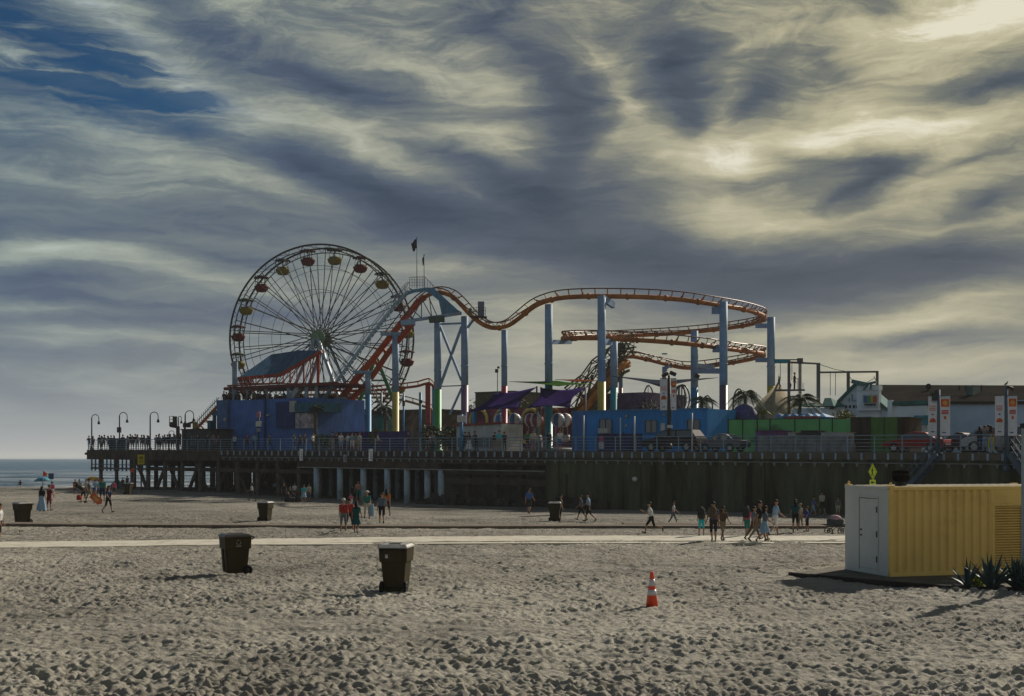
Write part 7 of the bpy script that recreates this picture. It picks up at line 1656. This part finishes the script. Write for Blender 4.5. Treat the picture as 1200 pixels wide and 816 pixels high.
bp(889,636,48,'walk',80,'black','khaki','man in a black top and khaki trousers in the group left of the blue tee',long=True); bp(896,637,44,'walk2',85,'slate','lblue','person with a pale blue skirt striding right in the group',hs='long',skirt=('lblue',.42)); bp(883,634,40,'walk',95,'grey','brown','person in grey walking behind the man in khaki trousers',long=True)
bp(908.5,629,43,'walk2',100,'lblue','white','man in a pale blue tee and white shorts')
bp(932,624,38,'walk',170,'dteal','black','woman in dark teal and black shorts holding a child',hs='long'); bp(938,620,30,'stand',-60,'cream','khaki','small child in cream next to the woman in dark teal',hair=2)
bp(946,623.5,30,'stand2',-100,'rblue','navy','boy in a royal blue shirt'); bp(949.5,597,21,'stand',AW,'black','blue','person in black standing at the wall above the boy in blue'); bp(953,606,24,'walk',60,'blue','lblue','child in blue shade behind the boy in royal blue')
bp(963.5,604,28,'walk2',AW,'cream','dark','person in a pale shirt walking away by the sea wall'); bp(975,602,25,'stand',-40,'black','dark','person in black holding something white by the container',hs='long'); bp(982,606,24,'stand',0,'grey','cream','person in grey half hidden by the container')
bag(973,602,.9,.35,.4,.25,'white','small white bag held by the person in black near the container')
# luggage by the group
for px,w,l in ((338,.8,'widest dark bag on the sand, left of the person in the white tee'),(342,.6,'small dark bag between the widest one and the white tee'),(349,.7,'dark bag on the sand just right of the white tee')): bag(px,588.5,0,w,.45,.4,'dark',l,'baggage','baggage')
# ------------------------------------------------------------ people on the pier
def dp(px, n, pose, rz, shirt, pants, label, h=None, z=0, group=None, **k):
    g = on_pier(px, n, z); return person(pose, g, R(rz), h or random.uniform(1.6,1.8), shirt, pants, label, group=group, face=False, **k)
crowd = 'dark figures at the seaward railing'
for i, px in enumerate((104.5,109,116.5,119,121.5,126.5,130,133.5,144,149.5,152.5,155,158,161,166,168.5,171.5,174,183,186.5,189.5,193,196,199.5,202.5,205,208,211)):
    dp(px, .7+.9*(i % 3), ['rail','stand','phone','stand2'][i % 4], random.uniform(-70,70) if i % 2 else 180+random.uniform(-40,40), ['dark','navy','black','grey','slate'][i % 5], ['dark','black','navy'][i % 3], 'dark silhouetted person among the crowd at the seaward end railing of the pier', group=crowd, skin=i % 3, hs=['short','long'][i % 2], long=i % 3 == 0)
hall = 'visitors on the roof of the blue hall'
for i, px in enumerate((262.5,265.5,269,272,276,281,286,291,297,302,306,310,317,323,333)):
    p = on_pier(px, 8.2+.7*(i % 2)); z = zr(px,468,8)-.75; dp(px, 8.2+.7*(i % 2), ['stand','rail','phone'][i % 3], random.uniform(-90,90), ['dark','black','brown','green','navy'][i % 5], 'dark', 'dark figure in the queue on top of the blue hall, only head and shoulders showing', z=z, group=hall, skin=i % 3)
L = [(275,1.2,'phone',0,'white','dark','person in white standing before the left half of the blue hall'),(289.5,1.4,'stand',20,'maroon','black','person in maroon and black before the blue hall'),(298.5,1.2,'rail',0,'lblue','dark','person in pale blue left of the pole with white boxes'),(316.5,1.5,'walk',-80,'brown','dark','person in brown walking right of the pole with white boxes'),
 (344.5,1.2,'rail',0,'slate','navy','person in slate leaning on the rail above the left hanging sign'),(351.5,1.6,'stand',30,'dark','black','dark figure right behind the left hanging sign'),(357.5,1.4,'stand2',-20,'brown','dark','person in brown between the left hanging sign and the small palm'),(366.5,1.0,'stand',70,'white','black','person in a white shirt and black trousers by the small palm'),
 (390,1.5,'stand',-40,'brown','khaki','person in brown, left of the white shirted group'),(394.5,1.1,'rail',0,'black','dark','person in black leaning on the rail left of the white shirted group'),(399.5,.9,'stand',20,'white','lblue','person in white and pale blue, first of the white shirted group'),(407.5,1.0,'stand2',-50,'white','slate','person in white and grey, second of the white shirted group'),(412.5,1.3,'phone',10,'lblue','white','person in pale blue in the middle of the white shirted group'),(417,1.2,'stand',0,'grey','khaki','person in grey in the white shirted group'),(421.5,1.0,'stand',-30,'cream','khaki','person in cream, right end of the white shirted group'),
 (442,3.0,'walk',80,'grey','dark','person in grey walking behind the rail near the white hanging sign'),(501,1.3,'rail',0,'black','grey','dark figure leaning on the rail left of the dark bushes'),(506,1.8,'stand',40,'slate','dark','person in slate before the dark green bush'),
 (545,1.8,'stand',0,'dark','dark','dark figure just right of the thick blue pole'),(549.5,1.0,'stand',-10,'navy','white','woman with a long pale skirt before the white kiosk'),(558,1.1,'rail',-60,'black','black','person in black bending over the rail before the white kiosk'),
 (579.5,1.5,'phone',30,'black','khaki','person in black holding up a phone right of the kiosk'),(585,1.1,'stand',0,'cyan','khaki','person in a pale cyan top left of the pink banded column'),(591,1.5,'stand',AW,'black','black','person in black in front of the pink banded column'),
 (614,2.5,'stand',20,'yellow','navy','child in yellow and navy by the balloon ride'),(618,3.0,'stand2',-30,'green','dark','person in green beside the balloon ride'),(643.5,1.4,'stand',0,'black','dark','dark figure in front of the teal banded column'),(656,1.3,'stand2',10,'white','blue','person in white patterned top right of the teal banded column'),(625,1.6,'stand',-20,'cream','grey','pale figure by the maroon balloon'),
 (479,2.5,'walk',-70,'dark','dark','dark figure walking between the two slim blue poles'),(232,1.6,'stand',0,'dark','dark','dark figure before the grid window hut'),(243,1.4,'stand',30,'dark','black','dark figure at the right end of the grid window hut'),(250,1.2,'stand2',-20,'grey','dark','grey figure under the green stair frame'),(256,1.5,'stand',15,'maroon','dark','maroon figure at the left corner of the blue hall')]
for a in L: dp(a[0],a[1],a[2],a[3],a[4],a[5],a[6],skirt=('white',.8) if 'long pale skirt' in a[6] else None, h=1.15 if 'child' in a[6] else None, long=a[5] in ('black','dark','slate'), hs='long' if 'woman' in a[6] else 'short')
for px,n,pose,c1,c2,l in ((1148,1.0,'stand','dark','navy','dark figure left of the trio in front of the pale grey suv'),(1154,1.2,'phone','grey','lblue','person in grey and pale blue in the middle of the trio at the rail'),(1161,1.0,'stand','brown','yellow','person in brown with yellow trousers at the rail, right of the trio'),(1158.5,1.6,'stand2','black','dark','dark figure behind the trio before the pale grey suv')):
    dp(px,n,pose,random.uniform(140,200),c1,c2,l,long=True,hs='long' if n == 1.0 else 'short')
for x,y,l in ((931,458,'dark figure standing on the trapeze platform by the lattice post'),(924.5,458,'dark slim figure standing at the left post of the trapeze platform')):
    g = P(x,y,108.4); person('hang' if x < 930 else 'stand2', g, R(70), 1.65, 'dark','dark', l, long=True, face=False)
g = P(913,457,108.3); person('hang', (g.x,g.y,g.z), R(60), 1.2, 'dark','dark','dark figure hanging from the trapeze left of the platform posts',long=True,face=False)
# ------------------------------------------------------------ sea air
hz_ = MB(); hz_.bx(-9500, 9500, -60, 12500, -2.2, 38)
hm_ = bpy.data.materials.new('haze_air'); hm_.use_nodes = True; n_ = hm_.node_tree; n_.nodes.remove(n_.nodes['Principled BSDF'])
pv_ = n_.nodes.new('ShaderNodeVolumePrincipled'); pv_.inputs['Density'].default_value = .00015; pv_.inputs['Color'].default_value = (.86,.90,.94,1); pv_.inputs['Anisotropy'].default_value = .2
n_.links.new(pv_.outputs[0], n_.nodes['Material Output'].inputs['Volume'])
tag(hz_.build('haze', hm_), kind='stuff')
